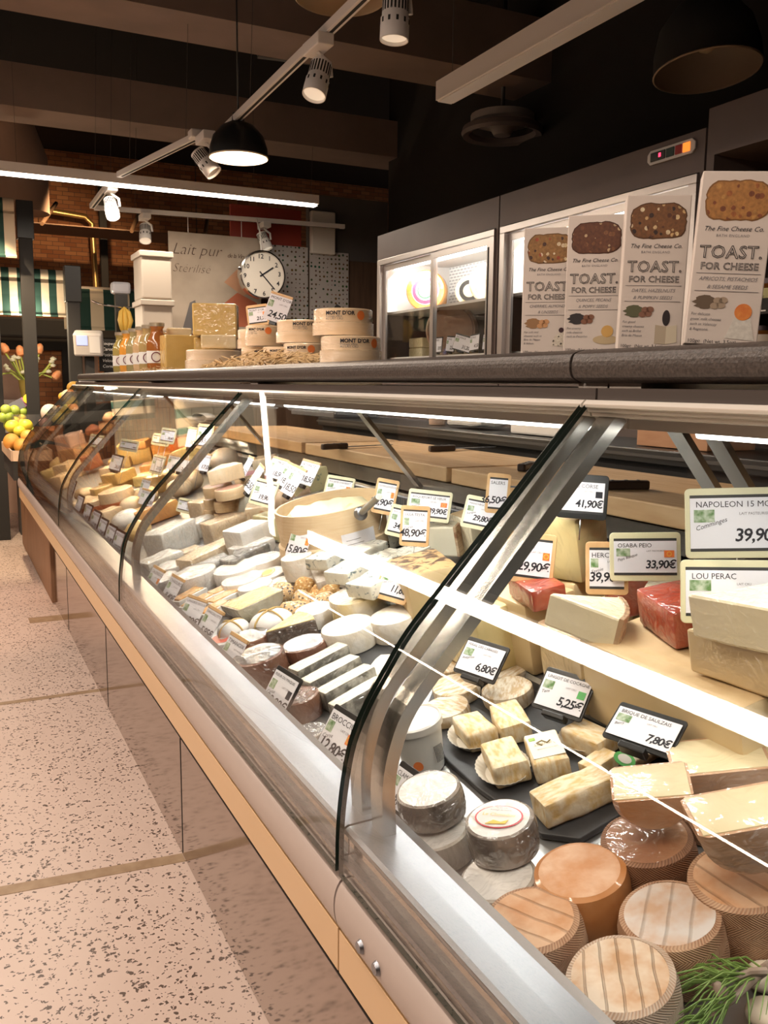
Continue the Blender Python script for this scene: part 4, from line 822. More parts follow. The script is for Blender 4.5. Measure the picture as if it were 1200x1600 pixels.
# bottles
BODY = [(.0, .001), (.031, .001), (.034, .006), (.035, .02), (.035, .09), (.031, .108), (.021, .125), (.019, .140), (.023, .146), (.023, .158), (0, .158)]
for i, (px, c, lab) in enumerate(((190, (.34, .27, .08), 'olive green soup bottle, leftmost of the row'), (201, (.72, .32, .05), 'bright orange soup bottle, second from the left'), (212, (.36, .30, .13), 'murky green soup bottle, third from the left'), (223, (.62, .42, .22), 'pale beige soup bottle, fourth from the left'), (233, (.42, .30, .12), 'brownish green soup bottle, fifth from the left'), (246, (.34, .12, .03), 'dark amber broth bottle, rightmost of the row'))):
    P = shelf_pt(px, .86); t = thing('glass_bottle', lab, 'bottle', (.86, P.y, SZ), 0, 'soup bottles on the shelf'); k = 1.32
    bm_obj('glass', lathe([(a*k, b*k) for a, b in BODY], 24), M('soup_%d' % i, c, (c[0]*1.2, c[1]*1.2, c[2]*1.3), scale=16, rough=.12, spec=.8), t, True)
    bm_obj('cap', lathe([(.0235*k, .148*k), (.0245*k, .148*k), (.0245*k, .160*k), (0, .161*k)], 20), M('bottle_cap', (.55, .48, .36), rough=.3, metal=.6), t, True)
    lb = bm_obj('label', lathe([(.0355*k, .028*k), (.0355*k, .068*k)], 24), WHL, t, True)
    bm = bmesh.new(); add_lathe(bm, [(.018, 0), (.022, 0), (.022, .002), (.018, .002), (.018, 0)], 20, M4=Matrix.Translation((-.046*.35, -.046, .063)) @ Matrix.Rotation(math.pi/2, 4, 'X')); bm_obj('label_ring', bm, M('ring_plum', (.16, .03, .06), rough=.5), lb, True)
# price cards on shelf (built with the tag maker below)

# ================================================================ LEFT BACKGROUND: market stalls
AWG = M('awning_green', (.012, .050, .040), rough=.8); AWW = M('awning_white', (.72, .60, .44), rough=.8)
def post(x, y, z1, lab, w_=.045):
    t = thing('stall_post', lab, 'post', (x, y, 0), 0, 'black stall posts'); bm_obj('shaft', box(-w_, w_, -w_, w_, .001, z1, .004), BLACKM, t); bm_obj('bracket', box(-w_*1.25, w_*1.25, -w_*1.25, w_*1.25, z1-.26, z1-.001, .004), BLACK, t); return t
post(.592, 7.0, 2.56, 'tall black steel post at left with a bracket holding the rolled awning'); post(.905, 7.05, 2.14, 'shorter black post behind the scale, left of the shelf end'); post(.40, 7.9, 2.2, 'black post cut by the left edge of the photo behind the flowers')
post(1.55, 9.6, 3.3, 'slim black post in front of the brick wall behind the lit spotlight', .035)
def striped(lab, x0, y, z, L, drop, n, axis, roll=.055, wave=.02, lo=.02):
    t = thing('striped_awning', lab, 'awning', (x0, y, z), 0, 'green and white striped awnings')
    for k in range(n):
        a, b = L*k/n, L*(k+1)/n; m = AWW if k % 2 == 0 else AWG
        bm = bmesh.new(); pts = [(-.01, 0), (-roll*1.0, -.05), (-roll*.9, -drop*.5), (-roll*1.1, -drop+lo), (-roll*1.9, -drop), (-roll*1.8, -drop-.012), (-roll*.9, -drop+.004), (-roll*.7, -drop*.5), (-.005, -.06)]
        bm = profile_y(pts, a, b); Rm = Matrix.Rotation(-math.pi/2, 4, 'Z') if axis == 'x' else Matrix.Identity(4)
        if axis == 'x': Rm = Matrix(((0, 1, 0, 0), (1, 0, 0, 0), (0, 0, 1, 0), (0, 0, 0, 1)))
        bmesh.ops.transform(bm, matrix=Rm, verts=bm.verts[:]); bmesh.ops.recalc_face_normals(bm, faces=bm.faces[:]); bm_obj('valance_stripe', bm, m, t)
        p0, p1 = (a, 0, .01), (b, 0, .01)
        if axis == 'y': p0, p1 = (0, a, .01), (0, b, .01)
        bm_obj('roll_stripe', tube([p0, p1], roll, 16), m, t, True)
    return t
striped('green and white striped awning along the left side, behind the tall black post', .40, 7.7, 2.12, .52, .30, 9, 'x', .05)
striped('green and white striped awning behind the banana hook, under the grey beam', 1.0, 8.44, 2.09, .80, .32, 7, 'x', .018)
striped('rolled green and white awning at the top of the tall black post, photo edge', .16, 6.95, 2.50, .36, .34, 5, 'x', .055)
o = thing('awning_beam', 'grey round beam along the top of the striped awning at left', 'beam', (1.7, 8.5, 2.10)); bm_obj('tube', tube([(-1.3, 0, 0), (.6, 0, 0)], .045, 14), M('beam_grey', (.16, .14, .13), rough=.5), o, True)
bm_obj('upright', box(.5, .56, -.03, .03, -2.098, -.03), BLACKM, o); bm_obj('upright', box(-1.28, -1.22, -.03, .03, -2.098, -.03), BLACKM, o)
# dark stall back, pillars and shutters under the awnings
tag(bm_obj('stall_canopy', box(.2, 2.0, 8.9, 9.1, 1.70, 1.88, .02), BLACKM), 'dark fabric canopy hanging under the striped awnings', 'canopy')
t = thing('market_stall', 'dark market stall frame in front of the brick wall at left', 'frame', (1.1, 9.3, 0)); bm_obj('lintel', box(-1.1, 1.0, -.04, .04, 1.60, 1.74), BLACKM, t)
for x in (-1.08, .0, .98): bm_obj('upright', box(x-.03, x+.03, -.04, .04, .001, 1.60), BLACKM, t)
PINKP = M('pink_panel', (.46, .30, .23), (.55, .38, .30), scale=4, rough=.7)
for i, (x0, x1, lab) in enumerate(((.42, .74, 'pale pink panel with a shelf behind the flowers, left of the brick pier'), (1.20, 1.44, 'pale grey-pink shutter right of the brick pier, behind the scale'))):
    t = thing('wall_shutter', lab, 'shutter', ((x0+x1)/2, 9.5, 0), 0, 'pale shutters behind the stalls'); h = (x1-x0)/2
    bm_obj('panel', box(-h, h, 0, .05, .001, 1.55), PINKP, t); bm_obj('ledge', box(-h-.02, h+.02, -.06, 0, .80, .86), WHITEM, t); bm_obj('ledge', box(-h-.02, h+.02, -.06, 0, 1.08, 1.12), WHITEM, t)
t = thing('brick_pier', 'red brick pier with curved white-capped top behind the tall black post', 'pier', (.98, 9.4, 0)); bm_obj('brickwork', box(-.17, .17, 0, .2, .001, 1.66), BRICK, t)
bm_obj('curved_cap', tube([(-.20, 0, 1.64), (-.12, 0, 1.66), (-.05, 0, 1.74), (.05, 0, 1.74), (.12, 0, 1.66), (.20, 0, 1.64)], .014, 6), WHITEM, t)
bm_obj('wall_pipe', tube([(1.05, 10.1, 3.05), (1.45, 10.1, 3.02), (1.52, 10.1, 2.95), (1.54, 10.1, 2.2)], .03, 12), M('brass_pipe', (.80, .52, .20), rough=.35, metal=.8), None, True)
tag(bpy.data.objects['wall_pipe'], 'bright brass pipe bending down the brick wall above the awnings', 'pipe')
bm_obj('wall_pipe_upper', tube([(1.54, 10.1, 2.2), (1.54, 10.45, 2.15)], .03, 12), MATS['brass_pipe'], bpy.data.objects['wall_pipe'], True)
t = thing('fabric_canopy', 'thin plaited fabric canopy with wooden ribs high at the back left', 'canopy', (1.5, 9.2, 2.72))
bm_obj('fabric', prism([(-.7, -.3), (1.0, -.3), (1.0, .3), (-.7, .3)], .01), M('canopy_cloth', (.18, .11, .07), rough=.9), t); 
for k in (-.6, .2, .9): bm_obj('rib', tube([(k, -.3, .0), (k+.2, .3, .30)], .02, 6), M('rib_wood', (.30, .17, .09), rough=.7), t)
for sx in (-.6, .9): bm_obj('hanger', tube([(sx, 0, .01), (sx, 0, .98)], .004, 5), DGREY, t)
# scale, hook, bananas, chalk board
t = thing('stall_bulb_lamp', 'small bright bulb hanging under the striped awning at left', 'lamp', (.62, 7.55, 1.83)); bm_obj('bulb', lathe([(0, -.03), (.022, -.02), (.026, 0), (.012, .03), (0, .035)], 14), emit('bulb_glow', (1, .88, .65), 25), t, True); bm_obj('cord', tube([(0, 0, .03), (0, .12, .29)], .003, 5), BLACK, t)
t = thing('shop_scale', 'pale electronic scale with blue display on the black post', 'scale', (.99, 6.92, 1.50)); SCW = M('scale_body', (.52, .48, .45), rough=.5)
bm_obj('body', prism([(-.10, -.07), (.10, -.07), (.10, .05), (-.10, .05)], .17, .015), SCW, t, rot=(.28, 0, -.25)); bm_obj('display', box(-.075, .0, -.072, -.070, .085, .155), emit('scale_screen', (.35, .42, .85), .9), t, rot=(.28, 0, -.25)); bm_obj('keypad', box(.012, .085, -.072, -.070, .03, .15), WHITE, t, rot=(.28, 0, -.25))
bm_obj('pedestal', box(-.03, .03, -.02, .04, -1.499, .01), BLACKM, t)
t = thing('display_stand', 'slim black stand with a small white light and hooks for bananas', 'stand', (1.26, 7.1, 0)); bm_obj('pole', box(-.045, .045, -.03, .03, .001, 1.96), BLACK, t); bm_obj('lamp_head', box(-.07, .07, -.05, .05, 1.96, 2.05, .02), M('lamp_head', (.62, .62, .68), rough=.3), t)
bm_obj('hook', tube([(-.22, -.03, 1.90), (-.16, -.04, 1.875), (0, -.04, 1.86), (.16, -.04, 1.87), (.24, -.03, 1.89)], .007, 6), CH, t, True)
bm = bmesh.new()
t = thing('banana_bunch', 'small bunch of yellow bananas hanging from the hook', 'bananas', (1.27, 7.03, 1.86))
for k, a in enumerate((-.5, 0, .5)):
    bm_obj('banana', tube([(0, 0, 0), (.02*math.sin(a)*1.5+.03*a, -.02, -.04), (.055*a*1.4, -.035, -.10), (.05*a, -.02, -.16), (.03*a, 0, -.19)], .020, 10, taper=(.3, .8, 1, .8, .3)), M('banana_skin', (.82, .52, .10), rough=.5), t, True)
t = thing('chalk_board', 'small black chalk board with white writing behind the bottles', 'sign', (1.17, 7.0, 1.40)); bm_obj('board', box(-.10, .12, 0, .012, -.02, .22), BLACKM, t, rot=(-.1, 0, 0))
for k, s in enumerate(('Soupes', 'Carottes / Poireau', 'Potiron / Chou', 'Velout\u00e9 / Bio', 'Cornichon')): put_text('chalk_writing', s, .032, WHITE, t, (-.08, -.012, .175-.042*k), (math.pi/2-.1, 0, 0), shear=.2)
bm_obj('stand_leg', box(-.02, .02, .02, .04, -1.399, .1), BLACKM, t)
# fruit stall with wooden front
WF = m_wood('stall_front_wood', (.22, .11, .055), (.30, .16, .085), (8, 8, 1.2), 4)
t = thing('fruit_stall', 'fruit stall with a brown wooden front panel at the far end of the counter', 'market stall', (.5, 5.68, 0))
bm_obj('front_panel', box(.015, .05, -.21, 1.90, .012, .665), WF, t); bm_obj('end_panel', box(.015, .05, -.245, -.225, .012, .62), WF, t); bm_obj('body', box(.055, .42, .0, 1.9, .002, .66), DGREY, t); bm_obj('tray_top', box(-.02, .42, .0, 1.9, .662, .69, .004), DGREY, t); bm_obj('top_edge', box(-.035, -.02, .0, 1.9, .655, .70), STEEL, t)
t = thing('fruit_riser', 'sloping dark fruit display rising behind the oranges', 'fruit display', (.66, 6.3, .691)); bm_obj('slope', prism([(-.06, -.3), (.24, -.3), (.24, 1.05), (-.06, 1.05)], .02, z0=.0), DGREY, t); 
bm_obj('riser_body', box(-.05, .22, .4, 1.0, .02, .20), BLACKM, t); bm_obj('produce_slope', profile_y([(-.03, .022), (.34, .022), (.34, .48), (-.03, .20)], -.12, .12), BLACKM, t)
def fruit(px, py, y, d, kind, lab, grp, sub=None):
    P = on(px, py, 1, y); t = bm_obj(kind[0], rough_up(lathe([(0, -d/2)]+[(d/2*math.cos(a), d/2*math.sin(a)*kind[2]) for a in [math.radians(q) for q in range(-75, 90, 15)]]+[(0, d/2*kind[2])], 18), .004, 14, px), kind[1], None, True, loc=P)
    tag(t, lab, kind[0].replace('_', ' '), grp); return t
ORA = ('orange', M('orange_skin', (.88, .36, .05), (.92, .44, .09), scale=30, rough=.45, bump=.2, bscale=200), 1); LEM = ('lemon', M('lemon_skin', (.88, .70, .06), rough=.45, bump=.1, bscale=100), .95); LIM = ('lime', M('lime_skin', (.34, .48, .06), (.46, .56, .10), scale=16, rough=.4), 1)
for i, (px, py, y, d, k, lab) in enumerate(((18, 690, 6.2, .105, ORA, 'big orange at the bottom left, with a dark mark'), (34, 697, 6.1, .10, ORA, 'big orange at the stall edge, lowest and rightmost'), (44, 683, 6.35, .10, ORA, 'darker orange beside the foot of the tall black post'), (20, 667, 6.7, .10, LEM, 'yellow lemon between the citrus bowl and the oranges, left'), (40, 665, 6.6, .095, LEM, 'yellow lemon under the bowl beside the post'), (31, 674, 6.5, .08, LEM, 'small yellow lemon in the gap between two oranges'))): fruit(px, py, y, d, k, lab, 'oranges and lemons on the stall')
t = thing('fruit_crate', 'shallow pale crate under the oranges at the left edge', 'crate', (.47, 6.42, .6905)); CRT = M('crate_pale', (.62, .44, .30), rough=.6)
bm_obj('base', box(-.10, .12, -.5, .45, 0, .17), BLACKM, t); bm_obj('back_step', box(-.09, .11, .10, .44, .17, .225), BLACKM, t)
for q in (box(-.11, -.10, -.5, .45, .12, .185), box(.12, .13, -.5, .45, .12, .185), box(-.10, .12, -.51, -.50, .12, .185)): bm_obj('rim_board', q, CRT, t)
t = thing('citrus_bowl', 'clear bucket heaped with limes and lemons at the left edge', 'bucket', (.56, 7.0, .905)); bm_obj('bucket', lathe([(.0, 0), (.13, 0), (.15, .16), (.146, .16), (.127, .006), (0, .006)], 28), CLR, t, True); bm_obj('foot', box(-.10, .10, -.1, .1, -.214, -.001), DGREY, t)
for i, (px, py, k, lab) in enumerate(((9, 640, LIM, 'lime on top of the heap, far left'), (23, 641, LIM, 'lime on top of the heap, second from the left'), (36, 643, LIM, 'yellow-green lime on top of the heap, right'), (13, 651, LIM, 'green lime in the middle of the heap, left'), (23, 657, LEM, 'lemon in the lower middle of the heap'), (33, 652, LEM, 'lemon on the right side of the heap'), (5, 652, LIM, 'dark lime at the left rim of the bucket'), (34, 662, LEM, 'lemon low on the right inside the bucket'), (14, 664, LIM, 'lime low on the left inside the bucket'))): fruit(px, py, 6.95+.03*(i % 3), .075, k, lab, 'limes and lemons in the bucket')
t = thing('price_flag', 'tilted purple-edged chalk price flag standing in the limes', 'price flag', on(28, 634, 1, 6.98)); bm_obj('flag', box(-.07, .05, 0, .005, -.03, .04), M('flag_slate', (.18, .18, .22), rough=.8), t, rot=(0, -.5, 0)); bm_obj('flag_edge', box(.045, .058, -.001, .006, -.03, .04), M('flag_violet', (.42, .16, .35), rough=.6), t, rot=(0, -.5, 0)); bm_obj('lemon_slice', lathe([(0, 0), (.035, 0), (.035, .01), (0, .01)], 20, M4=Matrix.Translation((.07, 0, .05)) @ Matrix.Rotation(math.pi/2, 4, 'X')), LEM[1], t, True); bm_obj('stick', tube([(0, .003, -.03), (0, .003, -.12)], .003, 5), BLACK, t)
# flowers
t = thing('flower_vase', 'tall green-gold glass vase of orange tulips and white blossom behind the post', 'vase of flowers', (.66, 8.2, .95)); bm_obj('vase', lathe([(0, 0), (.055, 0), (.065, .02), (.055, .18), (.075, .36), (.07, .36), (.05, .18), (0, .03)], 24), M('vase_gold', (.28, .22, .05), (.40, .30, .08), scale=14, rough=.2), t, True); bm_obj('stand', box(-.12, .12, -.12, .12, -.949, -.001), DGREY, t)
rnd = random.Random(5); TUL = M('tulip', (.85, .28, .10), (.90, .45, .22), scale=20, rough=.5); STM = M('flower_stem', (.42, .50, .10), rough=.6); BLO = M('white_blossom', (.85, .84, .66), rough=.6)
for k, (dx, dz) in enumerate(((-.17, .62), (-.05, .60), (.10, .62), (.23, .40), (-.32, .42), (.02, .55))):
    q = bm_obj('stem', tube([(0, 0, .30), (dx*.4, 0, .42), (dx, -.03, dz-.03)], .008, 6), STM, t, True); bm_obj('tulip_head', lathe([(0, -.05), (.03, -.03), (.036, .0), (.026, .035), (.008, .05), (0, .048)], 12, M4=Matrix.Translation((dx, -.03, dz)) @ Matrix.Rotation(dx*3, 4, 'Y')), TUL, q, True)
for k in range(16):
    dx = rnd.uniform(-.18, .22); dz = rnd.uniform(.40, .56); q = bm_obj('blossom_stem', tube([(0, 0, .33), (dx*.6, rnd.uniform(-.05, .05), .42), (dx, -.04, dz)], .006, 5), STM if k % 2 else M('leaf_yellow', (.62, .62, .12), rough=.6), t, True); bm_obj('blossom', rough_up(lathe([(0, -.018), (.02, -.01), (.024, .004), (0, .02)], 8, M4=Matrix.Translation((dx, -.04, dz))), .006, 40, k), BLO, q, True)
# produce piled on the far end behind the glass end (onions, pears, carrots)
for i, (px, py, y, d, c, sy, nm, lab) in enumerate(((116, 606, 6.3, .10, (.55, .30, .05), .85, 'pear', 'brownish pear on top of the pile at the shelf end'), (108, 618, 6.3, .10, (.82, .62, .38), .8, 'onion', 'pale onion below the pear'), (110, 628, 6.25, .09, (.88, .60, .12), .9, 'lemon', 'yellow lemon in the middle of the pile'), (100, 620, 6.35, .07, (.80, .42, .06), .9, 'clementine', 'small orange clementine beside the dark flag'), (102, 640, 6.2, .09, (.90, .64, .18), .9, 'lemon', 'pale lemon low in the pile'), (90, 652, 6.15, .09, (.90, .66, .16), .9, 'lemon', 'bright lemon at the lower edge of the pile'), (78, 645, 6.3, .12, (.86, .72, .56), 1.0, 'turnip', 'big pale turnip at the left of the pile'), (70, 660, 6.2, .08, (.80, .40, .30), .8, 'radish_bunch', 'pink radish bunch at the bottom left of the pile'), (96, 637, 6.22, .07, (.86, .34, .10), .5, 'carrot_bunch', 'red-orange carrots lying across the pile'))):
    fruit(px, py, y, d, (nm, M(nm+str(i), c, (min(1, c[0]*1.1), c[1]*1.15, c[2]*1.2), scale=12, rough=.5), sy), lab, None)
# ================================================================ CHEESES IN THE COUNTER
def frame_on(px, py, pl, lift, h, rot=0, tx=0, ty=0):
    s = DECK[pl][2]; n = Vector((-s, 0, 1)).normalized(); X = Vector((1, 0, s)).normalized(); Y = Vector((0, 1, 0))
    P = deck_at(px, py, pl, (lift+h/2)*math.sqrt(1+s*s))
    B = Matrix(((X.x, Y.x, n.x), (X.y, Y.y, n.y), (X.z, Y.z, n.z))).to_4x4() @ Matrix.Rotation(math.radians(rot), 4, 'Z') @ Matrix.Rotation(math.radians(tx), 4, 'X') @ Matrix.Rotation(math.radians(ty), 4, 'Y')
    base = P-(B.to_3x3() @ Vector((0, 0, h/2)))
    return Matrix.Translation(base) @ B, P
def wheel_prof(r, h, e=.12, bulge=.02):
    q = min(e*h, r*.3); p = min(.10*h, r*.2); return [(0, .0008), (r-p*1.0, .0008), (r-p*.2, p*.4), (r*(1+bulge*.6), h*.3), (r*(1+bulge), h*.5), (r*(1+bulge*.6), h*.75), (r-q*.25, h-q*.35), (r-q, h-q*.05), (r*.6, h), (0, h)]
_seed = [0]
def it(kind, px, py, w, a, b, mat, label, name='cheese', cat='cheese', group=None, pl='F', lift=0.0, rot=0, tx=0, ty=0, mat2=None, amp=.0022, extra=None, sub=3, parts=True, film=None):
    _seed[0] += 1; sd = _seed[0]
    sc = scale_at(deck_at(px, py, pl, lift+.02))
    L = w if w < 3 else w*sc; W_ = a*L if a < 3 else a*sc; H = b*L
    Mx, P = frame_on(px, py, pl, lift, H, rot, tx, ty)
    t = thing(name, label, cat, group=group, mat=Mx); two = mat2 is not None and parts
    if kind == 'wheel':
        r = L/2; pr = wheel_prof(r, H, *( (extra,) if extra else ())); 
        if two:
            o = bm_obj('side_rind', rough_up(lathe(pr[1:8], 44), amp, 26, sd), mat, t, True); bm_obj('top_face', rough_up(lathe(pr[7:], 44), amp*.6, 26, sd), mat2, t, True)
        else: bm_obj('body', rough_up(lathe(pr, 40, [0]*7+[1]*2 if mat2 else 0), amp, 26, sd), [mat, mat2] if mat2 else mat, t, True)
    elif kind == 'block':
        bm = box(-L/2, L/2, -W_/2, W_/2, .0008, H, min(.006, H*.12), 2); rough_up(bm, amp, 22, sd, sub)
        if two:
            top = [f for f in bm.faces if f.normal.z > .7]
            b2 = bm.copy(); bm_obj('body', bm, mat, t, True)
            for f in list(b2.faces):
                if f.normal.z <= .7: b2.faces.remove(f)
            for v in [v for v in b2.verts if not v.link_faces]: b2.verts.remove(v)
            for v in b2.verts: v.co.z += .0006
            bm_obj('top_face', b2, mat2, t, True)
        else: bm_obj('body', bm, mat, t, True)
    elif kind == 'wedge':                       # sector of a wheel, point towards -x, rind at +x
        an = math.radians(extra or 40); n = 8
        pts = [(-L*.62, 0)]+[(-L*.62+L*math.cos(-an/2+an*k/n), L*math.sin(-an/2+an*k/n)) for k in range(n+1)]
        bm = prism(pts, H, min(.004, H*.1), .0008); bmesh.ops.triangulate(bm, faces=[f for f in bm.faces if len(f.verts) > 4]); rough_up(bm, amp, 22, sd, 2)
        bm_obj('paste', bm, mat, t, False)
        if mat2:
            R0 = L*1.0; bm2 = prism([(-L*.62+(R0-.004)*math.cos(-an/2+an*k/n), (R0-.004)*math.sin(-an/2+an*k/n)) for k in range(n+1)]+[(-L*.62+(R0+.004)*math.cos(an/2-an*k/n), (R0+.004)*math.sin(an/2-an*k/n)) for k in range(n+1)], H+.001, .0015, .0006)
            bm_obj('rind', rough_up(bm2, .001, 40, sd), mat2, t, False)
    elif kind == 'half':                        # half wheel lying on its round rim, flat cut on top
        r = L/2; n = 20; pts = [(r*math.cos(math.pi+math.pi*k/n), H+min(H, r)*1.0*math.sin(math.pi+math.pi*k/n)*1.0) for k in range(n+1)]
        pts = [(x, max(.001, H+(z-H)*(H/min(H, r)) )) for x, z in pts]
        bm = bmesh.new(); rg = []
        for yy, f in ((-W_/2, .86), (-W_/2+.006, .96), (-W_/4, 1), (W_/4, 1), (W_/2-.006, .96), (W_/2, .86)): rg.append([bm.verts.new((x*f if False else x*(f if abs(yy) > W_/2-.003 else 1), yy, H-(H-z)*f)) for x, z in pts])
        for A, B in zip(rg, rg[1:]):
            for k in range(n): bm.faces.new((A[k], A[k+1], B[k+1], B[k]))
        bm.faces.new(rg[0]); bm.faces.new(rg[-1][::-1]); bm.faces.new([q[0] for q in rg]+[q[-1] for q in rg][::-1])
        bmesh.ops.recalc_face_normals(bm, faces=bm.faces[:]); bm_obj('rind', rough_up(bm, .0012, 30, sd), mat, t, True)
        bm_obj('cut_face', rough_up(box(-r*.935, r*.935, -W_/2*.90, W_/2*.90, H-.004, H+.0012, .001), .0006, 30, sd, 2), mat2, t, True)
    elif kind == 'ball':
        r = L/2; bm_obj('body', rough_up(lathe([(0, .0008)]+[(r*math.cos(q), H/2+H/2*math.sin(q)) for q in [math.radians(k) for k in range(-75, 90, 15)]]+[(0, H)], 24), amp*1.5, 30, sd), mat, t, True)
    elif kind == 'log':
        r = W_/2; bm_obj('body', rough_up(lathe([(0, -L/2), (r*.7, -L/2+.001), (r*.96, -L/2+.006), (r, -L/4), (r, L/4), (r*.96, L/2-.006), (r*.7, L/2-.001), (0, L/2)], 24, M4=Matrix.Translation((0, 0, H/2)) @ Matrix.Rotation(math.pi/2, 4, 'Y') @ Matrix.Diagonal((H/W_, 1, 1, 1))), amp, 26, sd), [mat, mat2] if mat2 else mat, t, True)
    if film if film is not None else name == 'bagged_cheese':
        src = [c for c in t.children if c.type == 'MESH'][0]; bm = bmesh.new(); bm.from_mesh(src.data); bm.normal_update()
        for v in bm.verts: v.co += v.normal*(.004+.005*max(0, mnoise.noise(v.co*38+Vector((sd, 0, 0)))))
        for f in bm.faces: f.material_index = 0
        bm_obj('clear_film', bm, FILM, t, True)
    return t
FILM = m_glass('clinging_film', (1, 1, 1), .7, .05, .02, (.8, .8, .78), 1.0)
# ---- materials
BLOOM = M('white_bloomy', (.74, .66, .53), (.84, .81, .76), scale=40, rough=.75, bump=.8, bscale=80)
BLOOM2 = M('white_bloomy_top', (.78, .74, .68), (.88, .86, .83), scale=34, rough=.75, bump=.6, bscale=90)
BLOOMW = W('white_bloomy_film', (.80, .76, .70), (.87, .85, .82), scale=18, cbump=.5); BAGW = W('white_in_bag', (.82, .79, .70), (.88, .86, .81), scale=10, cbump=.8, cscale=20)
ASH = W('ash_rind_film', (.14, .13, .12), (.42, .40, .37), scale=34, cbump=.6, lo=.4, hi=.7); ASHD = W('ash_side', (.10, .075, .06), (.34, .28, .235), scale=26, cbump=.5)
TOPF = W('white_top_film', (.78, .75, .72), (.86, .84, .82), scale=16, cbump=.45, cscale=22); GREYT = W('grey_wax_side', (.40, .35, .30), (.56, .51, .46), scale=20, cbump=.4, stretch=(6, 6, 1))
TOMS = m_basket('tome_side', (.27, .12, .055), (.60, .40, .26)); TOMT = m_lines('tome_top', (.48, .23, .10), (.60, .38, .24), 0, 16, .65, .9)
TOOS = M('orange_tome_side', (.44, .17, .045), (.58, .29, .12), scale=18, rough=.5, coat=.4, bump=.3, bscale=40); TOOT = M('orange_tome_top', (.50, .22, .08), (.62, .38, .24), scale=36, rough=.6, bump=.5, bscale=90)
TOGT = m_lines('grey_tome_top', (.50, .32, .21), (.58, .53, .50), 1, 14, .65, .6); TOBS = m_basket('brown_tome_side', (.15, .06, .028), (.34, .17, .085)); TOBT = W('brown_tome_top', (.26, .11, .05), (.40, .20, .10), scale=14, cbump=.3)
TOWS = m_basket('pale_tome_side', (.36, .22, .14), (.66, .57, .48)); TOWT = m_lines('pale_tome_top', (.48, .28, .15), (.64, .53, .42), 0, 20, .65, 1.0)
RINDO = W('orange_brown_rind', (.42, .20, .085), (.55, .36, .24), scale=14, cbump=.35, stretch=(1, 1, 2)); CUT = W('cut_pale_paste', (.68, .58, .36), (.73, .64, .42), scale=8, cbump=.22, cscale=14, rough=.4)
PER = M('wrinkled_rind', (.54, .39, .22), (.76, .69, .58), scale=60, rough=.7, bump=.6, bscale=70, lo=.4, hi=.6, stretch=(1, 3, 1)); LINGO = M('lingot_rind', (.66, .45, .19), (.80, .70, .52), scale=60, rough=.7, bump=.6, bscale=60, stretch=(1, 2.5, 1), lo=.35, hi=.6)
HARD = W('hard_paste_film', (.64, .48, .26), (.72, .57, .34), scale=7, cbump=.25, cscale=14, rough=.5); HARDY = W('yellow_hard_film', (.72, .60, .28), (.78, .67, .36), scale=8, cbump=.35, cscale=16)
HARDR = M('hard_rind', (.50, .34, .17), (.62, .46, .26), scale=20, rough=.7, bump=.4); COMT = M('mature_paste', (.62, .46, .24), (.72, .57, .34), scale=9, rough=.5, coat=.25)
REDW = W('dark_red_cheese', (.30, .035, .015), (.40, .06, .025), scale=26, rough=.35, cbump=.3, cscale=30); CRM = W('cream_paste_film', (.80, .72, .50), (.85, .78, .58), scale=9, cbump=.4)
BRNR = W('brown_rind_film', (.36, .22, .12), (.50, .34, .20), scale=16, cbump=.5); STRK = m_lines('striped_basket_rind', (.24, .11, .05), (.62, .46, .30), 2, 26, .6, .6)
BLUE = m_blue('blue_veined_white', (.80, .78, .68), (.13, .18, .20), 55, .56, 1); BLUEY = m_blue('blue_veined_yellow', (.70, .62, .34), (.16, .24, .20), 42, .58, 1); BLUEP = m_blue('blue_veined_pale', (.68, .64, .46), (.20, .24, .20), 60, .55, 0)
FOIL = M('foil_top', (.22, .215, .21), (.46, .455, .45), scale=30, rough=.25, metal=.8, bump=1.0, bscale=60); BRNS = W('brown_jar_side', (.14, .05, .025), (.22, .09, .045), scale=10, cbump=.4)
ASHB = W('ash_bar_side', (.13, .12, .10), (.44, .42, .36), scale=46, cbump=.6, lo=.45, hi=.62); PASTEW = W('white_paste_film', (.80, .74, .58), (.87, .83, .72), scale=10, cbump=.6, cscale=30)
PAPER = M('wrapping_paper', (.76, .70, .58), (.82, .77, .68), scale=6, rough=.6, bump=.2); RAF = M('raffia', (.60, .42, .16), rough=.7); CLOTH = M('white_cloth', (.80, .79, .77), rough=.8, bump=.2, bscale=20)
NUT1 = m_spots('nut_crust', (.46, .25, .08), [(.66, .46, .22), (.36, .16, .04), (.74, .58, .34), (.56, .31, .10)], 170, .85); NUT2 = m_spots('seed_crust', (.60, .40, .20), [(.04, .04, .05), (.74, .60, .40), (.80, .72, .58), (.10, .10, .11), (.56, .32, .12)], 170, .9)
ORL = W('orange_loaf', (.72, .28, .06), (.82, .42, .12), scale=10, cbump=.4); GOLD = W('golden_cheese', (.74, .46, .14), (.82, .58, .24), scale=10, cbump=.5); PEACH = W('peach_cheese', (.80, .58, .34), (.86, .68, .46), scale=9, cbump=.6)
SLATE = M('slate', (.022, .022, .024), (.045, .045, .048), scale=14, rough=.55, bump=.3, bscale=40); YELF = W('yellow_cut_film', (.78, .58, .20), (.84, .68, .32), scale=10, cbump=.6); GREENR = W('grey_green_rind', (.42, .38, .26), (.62, .58, .46), scale=22, cbump=.7)
BUCKM = M('tub_white', (.76, .76, .73), rough=.3, spec=.6); CUPM = M('paper_case', (.78, .74, .66), rough=.6); WAX = m_glass('wax_sheet', (.8, .8, .8), 1, .15, .45, (.75, .74, .72), .5)
NW = 'round_cheese'
